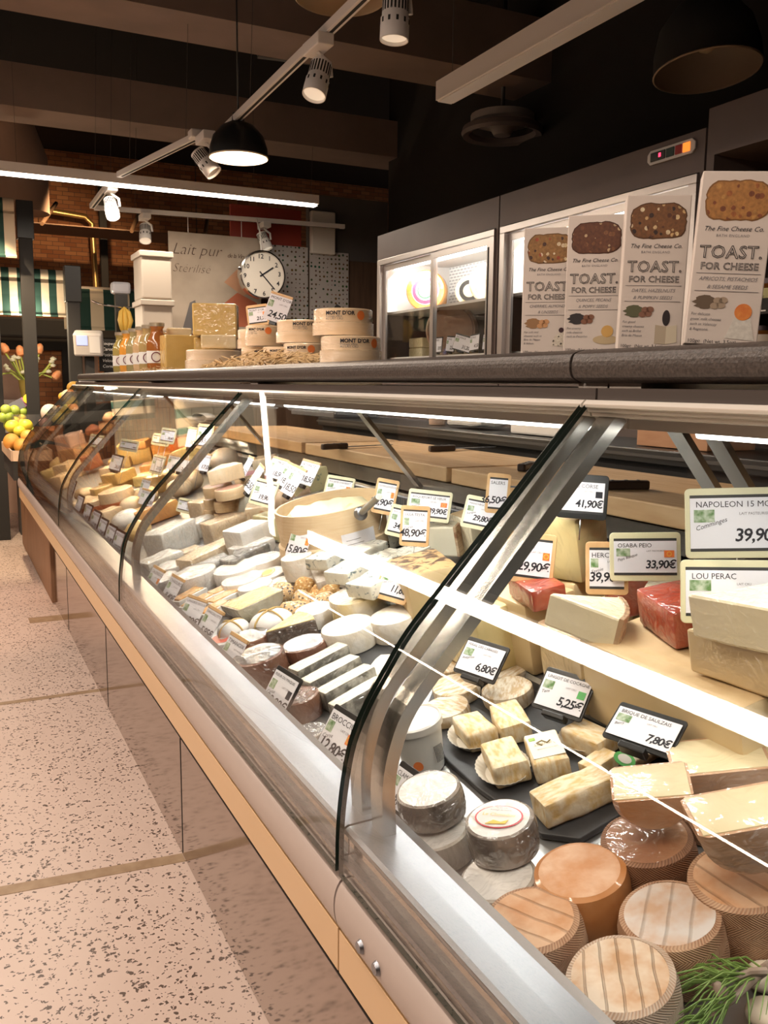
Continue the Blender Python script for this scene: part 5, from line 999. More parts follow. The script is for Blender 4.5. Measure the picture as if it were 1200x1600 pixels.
# ---- near section, front deck: tomes
G1 = 'small pressed tomes at the front'
it('wheel', 838, 1473, 152, 1, .62, TOMS, 'tan tome with diagonal pressed lines, nearest the steel ledge, left of the four', NW, group=G1, mat2=TOMT, rot=20)
it('wheel', 912, 1397, 145, 1, .62, TOOS, 'smooth bright orange tome behind the tan one with lines', NW, group=G1, mat2=TOOT)
it('wheel', 1052, 1466, 158, 1, .60, TOMS, 'tome with pale grey mottled top beside the pine sprig', NW, group=G1, mat2=TOGT, rot=40)
it('wheel', 976, 1565, 172, 1, .62, TOWS, 'pale tome with herringbone side and ribbed top, nearest the viewer', NW, group=G1, mat2=TOWT, rot=-35)
it('wheel', 1016, 1345, 142, 1, .62, TOBS, 'dark brown wrapped tome underneath a half cheese', NW, group=G1, mat2=TOBT)
it('wheel', 1165, 1410, 165, 1, .60, TOMS, 'tan herringbone tome under the rightmost half cheese', NW, group=G1, mat2=TOMT)
G2 = 'half cheeses with a pale cut face'
it('half', 1020, 1247, 120, .80, .50, RINDO, 'half cheese with pale cut face on top of the dark brown tome', 'half_cheese', group=G2, mat2=CUT, lift=.080, rot=-38)
it('half', 1172, 1300, 175, .62, .50, RINDO, 'half cheese with long pale cut face on the herringbone tome, right edge', 'half_cheese', group=G2, mat2=CUT, lift=.092, rot=-28)
it('half', 1124, 1206, 145, .70, .42, RINDO, 'half cheese with pale cut face under the wide hard cheese, farthest back', 'half_cheese', group=G2, mat2=CUT, lift=.05, rot=-36)
it('wheel', 1105, 1262, 140, 1, .30, TOBS, 'dark tome hidden below the farthest half cheese', NW, group=G1, lift=0)
# goat discs
G3 = 'ash goat discs by the steel post'
it('wheel', 684, 1315, 108, 1, .42, GREYT, 'grey wrapped goat disc, bottom of the stack beside the steel post', NW, group=G3, mat2=TOPF)
it('wheel', 673, 1252, 104, 1, .46, ASHD, 'white-topped ash goat disc, top of the stack beside the steel post', NW, group=G3, mat2=TOPF, lift=.041)
it('wheel', 782, 1388, 122, 1, .40, GREYT, 'grey goat disc underneath the one with the red oval label', NW, group=G3, mat2=TOPF)
gd = it('wheel', 785, 1302, 110, 1, .52, ASHD, 'ash goat disc with a red-edged oval label on top', NW, group=G3, mat2=TOPF, lift=.038)
def top_label(t, h, rx, ry, rings, rot=0, texts=()):
    for k, (f, m) in enumerate(rings):
        bm = prism(ellipse(0, 0, rx*f, ry*f, 28), .0004, z0=h+.0008+.0004*k); bm_obj('oval_label' if k == 0 else 'label_print', bm, m, t, rot=(0, 0, rot))
    for s, size, x, y, m in texts:
        e = Matrix.Rotation(rot, 4, 'Z') @ Vector((x, y, h+.0030)); put_text('lettering', s, size, m, t, e, (0, 0, rot), align='CENTER')
REDL = M('red_print', (.62, .05, .07), rough=.4); YLP = M('yellow_print', (.85, .55, .08), rough=.5); WHG = M('gloss_label', (.80, .76, .74), rough=.25)
h_ = .043
top_label(gd, h_, .029, .021, [(1, REDL), (.93, WHG)], -.9, [('Le Clamadou', .0075, 0, -.001, YLP), ('fromage de chevre', .0034, 0, .009, INKG), ('au lait cru', .0034, 0, .0135, REDL)])
bm_obj('label_print', prism([(-.012, -.016), (-.004, -.008), (.006, -.011), (.014, -.006), (.012, -.014)], .0004, z0=h_+.0022), YLP, gd, rot=(0, 0, -.9))
# tub
Mx, P = frame_on(655, 1158, 'F', 0, .085); t = thing('plastic_tub', 'translucent white plastic tub with lid behind the steel post', 'tub', mat=Mx)
bm_obj('tub', lathe([(0, .001), (.030, .001), (.0385, .074), (.0385, .078), (0, .078)], 36), BUCKM, t, True); bm_obj('lid', lathe([(.041, .070), (.0415, .080), (.039, .082), (.037, .080), (.030, .0805), (0, .081)], 36), M('tub_lid', (.78, .78, .76), rough=.25), t, True)
lb = bm_obj('round_badge', lathe([(0, 0), (.0075, 0)], 20, M4=Matrix.Translation((-.022, -.0285, .022)) @ Matrix.Rotation(math.radians(90), 4, 'X') @ Matrix.Rotation(math.radians(-38), 4, 'Y')), ORANGE, t)
for k in range(7): bm_obj('barcode_bar', box(-.0003, .0003, -.0006, 0, .02, .045), INK, t, loc=(.006+.0022*k, -.0395+.0004*k, 0), rot=(-.1, 0, .1))
put_text('lid_lettering', 'brebis', .012, M('blue_grey_print', (.30, .36, .48), rough=.5), t, (-.016, 0, .0815)); bm_obj('lid_print', prism(ellipse(-.004, .016, .010, .006), .0004, z0=.081), YLP, t)
# slate tray with small cheeses
slp = [(655, 1128), (700, 1188), (745, 1228), (845, 1300), (905, 1308), (985, 1260), (1075, 1185), (990, 1140), (895, 1085), (835, 1052), (760, 1020), (690, 1040)]
pts = [deck_at(x, y, 'F', .012) for x, y in slp]; o_ = sum(pts, Vector())/len(pts); s_ = DECK['F'][2]; X = Vector((1, 0, s_)).normalized(); n_ = Vector((-s_, 0, 1)).normalized()
Bx = Matrix(((X.x, 0, n_.x), (X.y, 1, n_.y), (X.z, 0, n_.z)))
t = thing('slate_tray', 'large dark slate tray carrying the small soft cheeses', 'tray', mat=Matrix.Translation(o_-n_*.0115) @ Bx.to_4x4())
bm_obj('slab', prism([((Bx.transposed() @ (p-o_)).x, (Bx.transposed() @ (p-o_)).y) for p in pts], .009, .002, .0005), SLATE, t)
LS = .0105; G4 = 'round wrinkled cheeses on the slate'; G5 = 'small brick cheeses on the slate'
it('wheel', 714, 1078, 76, 1, .27, PER, 'flat wrinkled round cheese beside the steel post, under the price card corner', NW, group=G4, lift=LS, amp=.003)
it('wheel', 794, 1085, 80, 1, .32, PER, 'wrinkled white round cheese below the price card, near the slate rim', NW, group=G4, lift=LS, rot=50, amp=.003)
it('wheel', 697, 1112, 76, 1, .27, PER, 'flat wrinkled round cheese between the white tub and the small bricks', NW, group=G4, lift=LS, rot=110, amp=.003)
it('wheel', 795, 1052, 66, 1, .32, PER, 'wrinkled round cheese half hidden behind the price card', NW, group=G4, lift=LS, rot=10)
it('wheel', 700, 1046, 60, 1, .3, PER, 'small pale round cheese farthest back beside the steel post', NW, group=G4, lift=LS, rot=80)
it('block', 742, 1142, .072, .60, .42, LINGO, 'small brick cheese with white end in a paper case, left', 'brick_cheese', group=G5, lift=LS+.002, rot=78, amp=.004)
it('block', 797, 1128, .080, .58, .40, LINGO, 'pale yellow brick cheese behind the one with the printed label', 'brick_cheese', group=G5, lift=LS, rot=70, amp=.003)
it('block', 790, 1190, .074, .66, .44, LINGO, 'golden brick cheese in a fluted paper case, nearest the goat discs', 'brick_cheese', group=G5, lift=LS+.002, rot=72, amp=.004)
br = it('block', 855, 1182, .080, .60, .40, LINGO, 'brick cheese with a white printed label and green square on top', 'brick_cheese', group=G5, lift=LS, rot=66, amp=.003)
bm_obj('printed_label', box(-.030, .034, -.022, .022, .0335, .0345), PAPER, br); bm_obj('green_square', box(.016, .024, .010, .019, .0345, .0349), M('leaf_green', (.30, .50, .08), rough=.5), br); put_text('lettering', 'LINGOT', .008, M('brown_print', (.28, .22, .10), rough=.6), br, (.006, -.014, .0351), (0, 0, math.pi/2)); put_text('lettering', 'DE COCAGNE', .0045, INKG, br, (-.008, -.016, .0351), (0, 0, math.pi/2))
bm_obj('label_swirl', tube([(.0, .004, .035), (.008, .010, .035), (.012, .002, .035), (.004, -.004, .035), (.012, -.012, .035), (.0, -.016, .035)], .0012, 6), MATS['brown_print'], br)
it('block', 922, 1155, .072, .58, .42, LINGO, 'golden brick cheese in a paper case beside the tilted price card', 'brick_cheese', group=G5, lift=LS+.002, rot=96, amp=.004)
it('block', 936, 1194, .050, .62, .42, LINGO, 'small white-crusted brick cheese with a split end, behind the long brick', 'brick_cheese', group=G5, lift=LS, rot=8)
it('block', 896, 1243, 128, .42, .34, LINGO, 'long white-crusted brick cheese at the slate edge', 'brick_cheese', group=G5, lift=LS, rot=-8, amp=.004)
it('block', 1003, 1180, .045, .6, .3, BLOOM, 'small white cheese with a green sticker, behind the half cheeses', 'brick_cheese', group=G5, lift=LS, rot=0)
for (px, py, r, rot, lab) in ((738, 1163, .046, 78, 'white fluted paper case under the left brick cheese'), (787, 1213, .050, 72, 'white fluted paper case under the golden brick cheese, nearest the goat discs'), (915, 1170, .042, 96, 'white fluted paper case under the brick cheese beside the price card')):
    Mx, P = frame_on(px, py-8, 'F', LS, .006, rot); t = thing('paper_case', lab, 'paper case', group='fluted paper cases on the slate', mat=Mx); bm = bmesh.new()
    ri = [bm.verts.new((r*.72*math.cos(a), r*.52*math.sin(a), .0006)) for a in [2*math.pi*k/60 for k in range(60)]]; ro = [bm.verts.new((r*(1+.03*(k % 2))*math.cos(2*math.pi*k/60), r*.75*(1+.03*(k % 2))*math.sin(2*math.pi*k/60), .013)) for k in range(60)]
    bm.faces.new(ri)
    for k in range(60): bm.faces.new((ri[k], ri[(k+1) % 60], ro[(k+1) % 60], ro[k]))
    o = bm_obj('fluted_cup', bm, CUPM, t); sm = o.modifiers.new('thick', 'SOLIDIFY'); sm.thickness = .0006
Mx, P = frame_on(976, 1186, 'F', .045, .002, 30, 25); t = tag(bm_obj('green_sticker', lathe([(0, 0), (.014, 0), (.0142, .001), (0, .0012)], 24), GREEN), 'round green and white sticker leaning on the small white cheese', 'sticker'); t.matrix_world = Mx; bm_obj('white_centre', lathe([(0, .0016), (.009, .0016)], 20), WHL, t)
# pine sprig and pebbles
rnd = random.Random(11); P0 = deck_at(1192, 1525, 'F', .045); P1 = deck_at(1105, 1595, 'F', .03); t = thing('pine_sprig', 'green pine sprig lying in the bottom right corner', 'pine sprig', P0)
NEED = M('pine_needle', (.10, .20, .04), (.26, .36, .10), scale=8, rough=.5); TW = M('twig_bark', (.22, .15, .11), (.40, .33, .28), scale=60, rough=.8)
def twig(a, b, r): bm_obj('twig', rough_up(tube([a, a.lerp(b, .33)+Vector((0, 0, .003)), a.lerp(b, .66), b], r, 8, taper=[1, .9, .7, .4]), .0008, 120), TW, t, True)
base = Vector((.03, .01, .0)); tip1 = P1-P0; q2 = deck_at(1118, 1535, 'F', .04)-P0
twig(base, tip1, .0050); twig(base*.3, q2, .0038)
nb = bmesh.new()
for (a, b, n, L0) in ((base, tip1, 46, .062), (base*.3, q2, 40, .055)):
    for k in range(n):
        u = rnd.random(); c = a.lerp(b, u); d = ((b-a).normalized()*rnd.uniform(.7, 1.3)+Vector((rnd.uniform(-.6, .6), rnd.uniform(-.6, .6), rnd.uniform(-.1, .4)))).normalized(); L = L0*rnd.uniform(.6, 1.1)
        add_tube(nb, [c, c+d*L*.5+Vector((0, 0, .004)), c+d*L+Vector((0, 0, -.010))], 0.0010, 4, taper=[1, .9, .4])
bm_obj('needles', nb, NEED, t)['kind'] = 'stuff'
bm_obj('cone_bud', rough_up(lathe([(0, -.008), (.006, -.005), (.008, 0), (.005, .006), (0, .008)], 10, M4=Matrix.Translation(deck_at(1123, 1548, 'F', .04)-P0)), .002, 200), TW, t, True)
PEB = M('pebble', (.62, .52, .40), (.78, .70, .60), scale=12, rough=.45)
for px, py, w_, lab in ((1192, 1525, 60, 'smooth cream pebble behind the pine sprig, upper one at the edge'), (1196, 1582, 62, 'smooth cream pebble below the pine sprig, lower one at the edge')): it('ball', px, py, w_, 1, .5, PEB, lab, 'pebble', 'pebble', 'cream pebbles in the corner')
it('ball', 1194, 1218, 36, 1, .5, M('parsley', (.22, .48, .05), (.45, .66, .16), scale=60, rough=.5, bump=1, bscale=60), 'bright green leaf garnish at the right edge beside the half cheeses', 'leaf_garnish', 'garnish', lift=.06, amp=.012)
t = tag(bm_obj('white_dish', lathe([(0, 0), (.05, 0), (.075, .012), (.074, .014), (.05, .003), (0, .003)], 32), WHITE, None, True), 'white dish edge under the green leaf garnish', 'dish'); t.matrix_world = frame_on(1215, 1215, 'F', .05, .01)[0]
# ---- near section, rear deck
G6 = 'hard cheeses on the rear shelf'
it('block', 752, 985, .13, .09/.13, .115/.13, HARDY, 'pale yellow cheese block standing behind the steel post, with a dark edge', 'cheese_block', group=G6, pl='R', rot=90)
it('block', 833, 975, .125, .10/.125, .125/.125, COMT, 'cracked tan cheese block with the dark red piece on top', 'cheese_block', group=G6, pl='R', rot=88)
it('block', 838, 921, .105, .060/.105, .036/.105, REDW, 'dark red cheese slab on the cracked tan block, beside the post', 'cheese_slab', group='dark red cheeses', pl='R', lift=.127, rot=78)
it('block', 902, 932, .15, .12/.15, .115/.15, COMT, 'wide tan cheese block under the tall film-wrapped yellow one', 'cheese_block', group=G6, pl='R', rot=90)
it('block', 892, 848, .105, .08/.105, .115/.105, HARDY, 'tall film-wrapped yellow cheese block under the black price card', 'cheese_block', group=G6, pl='R', lift=.116, rot=100, mat2=HARDR)
it('block', 920, 1030, .125, .10/.125, .115/.125, HARD, 'film-wrapped tan cheese block under the tilted wedge', 'cheese_block', group=G6, pl='R', rot=82, mat2=BRNR)
it('wedge', 928, 968, .11, 1, .46, CRM, 'film-wrapped cheese wedge with brown rind tilted on a tan block', 'cheese_wedge', group=G6, pl='R', lift=.122, rot=-40, mat2=BRNR, extra=48, ty=18)
it('block', 1095, 1085, .30, .16/.30, .125/.30, COMT, 'big wide half wheel of tan hard cheese behind the two angled price cards', 'half_cheese', group=G6, pl='R', rot=88, mat2=HARDR)
it('block', 1063, 958, .115, .075/.115, .055/.115, REDW, 'bright dark-red cheese loaf on the big wide half wheel', 'cheese_loaf', group='dark red cheeses', pl='R', lift=.127, rot=72)
it('block', 992, 918, .09, .075/.09, .065/.09, REDW, 'dark red cheese loaf under the green-framed price card', 'cheese_loaf', group='dark red cheeses', pl='R', lift=.09, rot=70)
it('block', 995, 965, .12, .10/.12, .075/.12, COMT, 'plain tan block between the tilted wedge and the red loaf', 'cheese_block', group=G6, pl='R', rot=85)
it('wedge', 1045, 935, .10, 1, .62, CRM, 'film-wrapped cream wedge between the two dark red loaves', 'cheese_wedge', group=G6, pl='R', lift=.09, rot=10, extra=52, mat2=BRNR)
it('wedge', 1196, 966, .135, 1, .42, CRM, 'pale cheese wedge on top at the right edge, below the long-stemmed price card', 'cheese_wedge', group=G6, pl='R', lift=.185, rot=-55, mat2=HARDR, extra=48)
it('wedge', 1200, 1026, .150, 1, .40, HARD, 'film-wrapped pale wedge underneath the top one at the right edge', 'cheese_wedge', group=G6, pl='R', lift=.127, rot=-60, mat2=HARDR, extra=52)
it('ball', 1165, 915, 90, 1, .5, W('purple_wrap', (.38, .28, .26), (.52, .40, .36), scale=10), 'purplish film-wrapped cheese at the back by the vent, right edge', 'wrapped_cheese', group=G6, pl='R', lift=.02)
# ---- middle section, front deck
GW = 'white soft cheeses in the middle'; GB = 'cheeses bagged in clear film'
for r_ in (
 ('block', 268, 842, 72, .62, .55, BAGW, 'large white cheese piece in a clear bag beside the second steel post', 0, 30),
 ('block', 312, 824, 50, .8, .5, BAGW, 'small white cheese cube in a clear bag behind the large bagged piece', 0, 20),
 ('block', 362, 822, 85, .45, .42, PEACH, 'long pale cheese log in a clear bag lying in front of the rear shelf', 0, 10),
 ('block', 332, 868, 110, .38, .26, PEACH, 'long striped cream wedge in film pointing to the rear right', 0, 22),
 ('block', 252, 880, 62, .7, .4, BAGW, 'white bagged cheese piece close to the second steel post', 0, 15),
 ('block', 290, 868, 48, .7, .35, PEACH, 'cream bagged cheese between the large white piece and the striped wedge', 0, 0),
 ('wedge', 372, 884, 56, 1, .55, ASH, 'grey ash-coated wedge in film, left of the other ash wedge', 0, 200),
 ('wedge', 390, 874, 58, 1, .55, ASH, 'grey ash-coated wedge in film with pale cut point', 0, 170),
 ('log', 322, 890, 80, .40, .36, ASH, 'long grey mould-ripened log in film behind the wrinkled white round', 0, 15),
 ('wheel', 305, 907, 72, 1, .42, BLOOMW, 'wrinkled white round cheese in film behind the wood-topped price cards', 0, 0),
 ('wheel', 252, 912, 60, 1, .36, BLOOMW, 'white round cheese at the front near the second steel post', 0, 0),
 ('wheel', 270, 890, 52, 1, .36, BLOOMW, 'white round cheese behind the front one, by the grey log', 0, 0)):
    it(r_[0], r_[1], r_[2], r_[3], r_[4], r_[5], r_[6], r_[7], 'bagged_cheese', group=GB, lift=r_[8], rot=r_[9], amp=.005, extra=(48 if r_[0] == 'wedge' else None))
bt = it('block', 388, 838, 58, .85, .62, BLOOMW, 'tall white-rind cheese block with layered cut face and a yellow dot', 'cheese_block', group=GB, lift=.03, rot=18); bm_obj('yellow_dot', lathe([(0, 0), (.006, 0), (.006, .001), (0, .001)], 14, M4=Matrix.Translation((.0, -.038, .012)) @ Matrix.Rotation(math.pi/2, 4, 'X')), YLP, bt)
bm_obj('cut_face', rough_up(box(-.043, -.0395, -.032, .032, .004, .046, .001), .0008, 60, 4, 2), M('layered_paste', (.74, .64, .40), (.80, .72, .50), scale=30), bt)
it('block', 395, 862, 60, .8, .5, BLOOMW, 'white cheese block underneath the tall one with the yellow dot', 'cheese_block', group=GB, rot=15)
for px, py, w_, h_, lift, lab in ((372, 897, 74, .36, 0, 'large paper-white disc at the left of the white group'), (380, 913, 66, .34, 0, 'white disc directly in front of the large paper-white one'), (400, 922, 56, .36, 0, 'white disc behind the open green-rind cheese'), (412, 884, 62, .42, .0, 'wide white disc behind the round yellow label'), (420, 903, 58, .3, 0, 'white disc carrying the yellow oval label'), (446, 915, 52, .34, 0, 'white disc between the label and the nut-crusted balls'), (489, 911, 54, .44, 0, 'white drum below the tall one, beside the blue slices')):
    q = it('wheel', px, py, w_, 1, h_, BLOOMW, lab, NW, group=GW, lift=lift, mat2=BLOOM if px < 400 else None, parts=False)
    if px == 420: top_label(q, h_*58*scale_at(deck_at(420, 903, 'F', .02)), .030, .020, [(1, YLP), (.88, WHG), (.7, YLP)], .9)
it('wheel', 467, 884, 50, 1, .72, BLOOM, 'tall white drum cheese carrying a wood-topped price card', NW, group=GW, lift=.032)
for px, py, w_, lab in ((493, 962, 62, 'white round with yellow oozing edge behind the nut balls'), (545, 992, 84, 'big white bloomy round on a white disc, centre front'), (618, 975, 80, 'thick white bloomy round nearest the big steel post')):
    it('wheel', px, py, w_, 1, .46, BLOOM, lab, NW, group=GW, lift=.0015, amp=.0025, extra=.2)
bmx = frame_on(548, 1012, 'F', 0, .002)[0]; t = tag(bm_obj('cake_board', lathe([(0, .0004), (.062, .0004), (.062, .0012), (0, .0014)], 36), WHITE, None, True), 'thin white disc under the big centre bloomy round', 'cake board'); t.matrix_world = bmx
it('wheel', 563, 944, 92, 1, .44, W('white_yellow_film', (.80, .62, .26), (.86, .82, .74), scale=9, lo=.3, hi=.5, cbump=.7), 'film-wrapped white round with yellow patches, below the wood-framed card', NW, group=GW, lift=.012, amp=.006)
for px, py, m, lab in ((440, 926, NUT2, 'seed-crusted ball farthest left'), (476, 921, NUT1, 'golden nut-crusted ball beside the white drum'), (505, 928, NUT1, 'golden nut-crusted ball, rightmost at the back'), (473, 942, NUT2, 'black and white seed-crusted ball in the middle'), (459, 957, NUT2, 'black seed-crusted ball at the front'), (510, 943, NUT2, 'seed-crusted ball beside the film-wrapped yellow round')):
    it('ball', px, py, 44, 1, .75, m, lab, 'nut_crusted_cheese', group='nut and seed crusted cheese balls', amp=.009)
it('half', 398, 950, 84, .7, .42, GREENR, 'open grey-green rind cheese with yellow face in loose film', 'half_cheese', group=GB, mat2=YELF, rot=14)
for px, py, w_, lab in ((424, 972, 68, 'white cloth-wrapped cheese tied with raffia, beside the seed balls'), (364, 985, 54, 'white cloth-wrapped cheese with an orange band behind the price cards'), (368, 950, 46, 'small white cloth-wrapped cheese behind the open green-rind one')):
    q = it('ball', px, py, w_, 1, .56, CLOTH, lab, 'cloth_cheese', group='cloth-wrapped cheeses', amp=.003); r = w_*scale_at(deck_at(px, py, 'F', .02))/2
    for a in (.4, 1.9): 
        pr = [(r*1.03*math.cos(u)*math.cos(a), r*1.03*math.cos(u)*math.sin(a), r*.56+r*.60*math.sin(u)) for u in [math.radians(k) for k in range(-10, 191, 20)]]; bm_obj('raffia_tie', tube(pr, .0022, 6), RAF, q, True)
for k, (px, py, rot, lab) in enumerate(((352, 925, 15, 'orange and white tray cheese, rear of the row'), (350, 938, 18, 'orange and white tray cheese, second from the rear'), (310, 945, 24, 'orange and white tray cheese beside the front cards'), (335, 955, 22, 'orange and white tray cheese behind the third front card'), (295, 935, 24, 'orange and white tray cheese nearest the second front card'))):
    q = it('block', px, py, 58, .5, .26, M('tray_white', (.76, .74, .70), rough=.35), lab, 'tray_cheese', group='orange cheeses in white trays', rot=rot, amp=.001); L = 58*scale_at(deck_at(px, py, 'F', .02)); bm_obj('orange_paste', rough_up(box(-L*.44, L*.44, -L*.20, L*.20, L*.2, L*.30, .004), .002, 40, k, 2), W('orange_soft', (.74, .36, .10), (.82, .52, .24), scale=16), q, True)
q = it('wheel', 352, 1003, 56, 1, .26, M('round_box_white', (.74, .72, .70), rough=.4), 'small round box with red and white label behind the fourth front card', 'round_box', lift=0); top_label(q, .26*56*scale_at(deck_at(352, 1003, 'F', .02)), .030, .030, [(1, M('coral_print', (.78, .15, .10), rough=.4)), (.35, WHG)])
for px, py, w_, h_, m1, m2, lab in ((408, 1042, 84, .55, BRNS, FOIL, 'brown-sided round with crinkled silver top, behind the fifth front card'), (392, 1005, 66, .40, BRNS, FOIL, 'silver-topped round behind the brown-sided one'), (478, 1018, 72, .45, BRNS, FOIL, 'dark round with glossy grey top beside the ash bars'), (470, 1102, 66, .55, BRNS, BRNS, 'wrinkled brown cheese in film behind the black front card'), (487, 1150, 54, .40, GREYT, FOIL, 'silver striped cheese at the front between the two black cards'), (452, 1070, 40, .5, BRNS, BRNS, 'small dark wrapped cheese beside the black front card')):
    it('wheel', px, py, w_, 1, h_, m1, lab, NW, group='foil-topped and brown wrapped cheeses', mat2=m2, amp=.003)
it('wedge', 462, 985, 80, 1, .40, W('dark_rind_wedge', (.07, .055, .045), (.12, .09, .07), scale=12), 'dark-rinded wedge with yellow cut top, behind the glossy grey round', 'cheese_wedge', rot=5, extra=45); 
q = bpy.data.objects[sorted([o.name for o in bpy.data.objects if o.name.startswith('cheese_wedge')])[-1]]
Lw = 80*scale_at(deck_at(462, 985, 'F', .02)); an = math.radians(43); bm_obj('cut_top', prism([(-Lw*.60, 0)]+[(-Lw*.62+Lw*.98*math.cos(-an/2+an*k/8), Lw*.98*math.sin(-an/2+an*k/8)) for k in range(9)], .003, .001, Lw*.40-.001), YELF, q)
for k, (px, py, lab) in enumerate(((501, 1040, 'ash-coated cheese bar with white top, farthest of four'), (520, 1058, 'ash-coated cheese bar with white top, second from the back'), (543, 1074, 'ash-coated cheese bar with white top, third from the back'), (562, 1098, 'ash-coated cheese bar with white top, nearest the big post'))):
    q = it('block', px, py, 100, .30, .34 if k < 3 else .42, ASHB, lab, 'ash_bar_cheese', group='ash-coated cheese bars', rot=12, mat2=PASTEW, amp=.002)
it('block', 605, 1045, 74, .7, .22, PAPER, 'paper-wrapped flat cheese with yellow label beside the big post', 'wrapped_cheese', rot=40, amp=.004, group=GB)
it('block', 585, 1070, 70, .7, .22, M('white_paper_wrap', (.76, .74, .70), rough=.5, bump=.4, bscale=12), 'white paper-wrapped cheese in front of the yellow-labelled one', 'wrapped_cheese', rot=30, amp=.004, group=GB)
sl2 = [deck_at(x, y, 'F', .0015) for x, y in ((470, 985), (560, 1055), (650, 1060), (690, 985), (640, 950), (560, 960))]; o2 = sum(sl2, Vector())/6
t = thing('slate_tray', 'dark slate slab under the centre bloomy rounds', 'tray', mat=Matrix.Translation(o2) @ Bx.to_4x4()); bm_obj('slab', prism([((Bx.transposed() @ (p-o2)).x, (Bx.transposed() @ (p-o2)).y) for p in sl2], .001, 0, -.0009), SLATE, t)
# ---- middle section, rear deck
GBL = 'blue-veined slices in film'
for k, (px, py, w_, rot, lab) in enumerate(((513, 872, 58, 25, 'blue-veined slab farthest left, next to the tall white drum'), (548, 893, 66, 22, 'blue-veined slab in front, second from left'), (585, 912, 70, 20, 'blue-veined slab nearest the viewer, below the wood-framed card'), (570, 862, 60, 20, 'blue-veined slab under the big birch tub'), (606, 876, 62, 18, 'blue-veined slab behind the front pair'), (640, 868, 56, 18, 'blue-veined slab left of the crusted tan block'), (612, 838, 44, 10, 'small blue-veined piece under the cream-framed card'), (655, 838, 46, 0, 'blue-veined piece behind the wood-framed card'), (733, 838, 40, 0, 'blue-veined piece behind the striped-rind wedge'))):
    it('block', px, py, w_, .82, .34 if k < 6 else .7, BLUE, lab, 'blue_cheese', group=GBL, pl='R' if k > 2 else 'F', lift=.075 if k <= 2 else (.02 if k < 6 else 0), rot=rot, amp=.004)
it('block', 520, 900, .22, .1/.22, .06/.22, GREYT, 'grey film-wrapped block supporting the blue-veined slabs', 'cheese_block', pl='F', rot=75)
cb = it('block', 664, 915, .155, .11/.155, .105/.155, COMT, 'big tan cheese block with dark mottled crust on top, left of the big post', 'cheese_block', group=G6, pl='R', rot=78, mat2=m_blue('dark_crust', (.46, .30, .14), (.07, .035, .02), 40, .5))
it('wedge', 692, 842, .12, 1, .62, W('ivory_paste', (.78, .72, .54), (.84, .79, .64), scale=8, cbump=.3), 'ivory wedge with brown striped basket rind', 'cheese_wedge', group=G6, pl='R', lift=.02, rot=-35, mat2=STRK, extra=46)
it('block', 748, 835, .11, .09/.11, .11/.11, CRM, 'tall cream cheese block with brown top beside the big steel post', 'cheese_block', group=G6, pl='R', rot=85, mat2=HARDR)
it('block', 690, 800, .12, .08/.12, .04/.12, W('grey_wrap', (.20, .20, .20), (.34, .34, .34), scale=9), 'dark grey wrapped cheese at the back by the vent', 'wrapped_cheese', group=G6, pl='R', rot=80)
# big open birch tub
Mx, P = frame_on(520, 822, 'R', .0, .16); Rt = 86*scale_at(P)
t = thing('birch_tub', 'big open birch tub of creamy blue cheese with a scoop', 'cheese tub', mat=Mx)
bm_obj('lower_band', lathe([(Rt*.98, .001), (Rt*1.03, .001), (Rt*1.03, .055), (Rt*.99, .06)], 56), BARK, t, True); bm_obj('tub_wall', lathe([(0, .004), (Rt*.985, .004), (Rt*.99, .13), (Rt*.985, .148), (Rt*.945, .148), (Rt*.94, .11)], 56), BARK, t, True)
bm_obj('creamy_cheese', rough_up(lathe([(Rt*.945, .105), (Rt*.8, .115), (Rt*.7, .132), (Rt*.4, .136), (0, .132)], 48), .014, 24, 2), m_blue('creamy_blue', (.80, .72, .46), (.55, .52, .30), 22, .58), t, True)
me_ = text_mesh('Gorgonzola   Mascarpone', .036, bold=.0004).copy(); me_.materials.clear(); me_.materials.append(M('burnt_print', (.05, .03, .02), rough=.8))
for v in me_.vertices:
    a = math.radians(213)+v.co.x/Rt; v.co = Vector((Rt*1.036*math.cos(a), Rt*1.036*math.sin(a), .012+v.co.y))
o = bpy.data.objects.new('burnt_lettering', me_); COL.objects.link(o); o.parent = t
bm = bmesh.new(); vs = [[bm.verts.new((Rt*1.034*math.cos(a), Rt*1.034*math.sin(a), z)) for a in [math.radians(255+k*4) for k in range(10)]] for z in (.02, .088)]
for k in range(9): bm.faces.new((vs[0][k], vs[0][k+1], vs[1][k+1], vs[1][k]))
lb = bm_obj('paper_label', bm, CARD, t)
for k in range(4):
    bm = bmesh.new(); vs = [[bm.verts.new((Rt*1.037*math.cos(a), Rt*1.037*math.sin(a), z)) for a in [math.radians(259+q*3) for q in range(9-k)]] for z in (.036+.011*k, .0375+.011*k)]
    for q in range(8-k): bm.faces.new((vs[0][q], vs[0][q+1], vs[1][q+1], vs[1][q]))
    bm_obj('label_line', bm, INKG, lb)
P2 = deck_at(566, 800, 'R', .15); t = thing('metal_scoop', 'metal scoop standing in the creamy cheese of the birch tub', 'scoop', P2); dv = deck_at(592, 776, 'R', .22)-P2
bm_obj('handle', tube([(0, 0, 0), dv*.3, dv], .008, 10), M('scoop_grey', (.32, .32, .29), rough=.35, metal=.7), t, True); bm_obj('blade', rough_up(lathe([(0, -.045), (.014, -.036), (.018, -.02), (.012, -.004), (0, 0)], 16, M4=dv.to_track_quat('Z', 'Y').to_matrix().to_4x4()), .001, 30), STEEL, t, True)
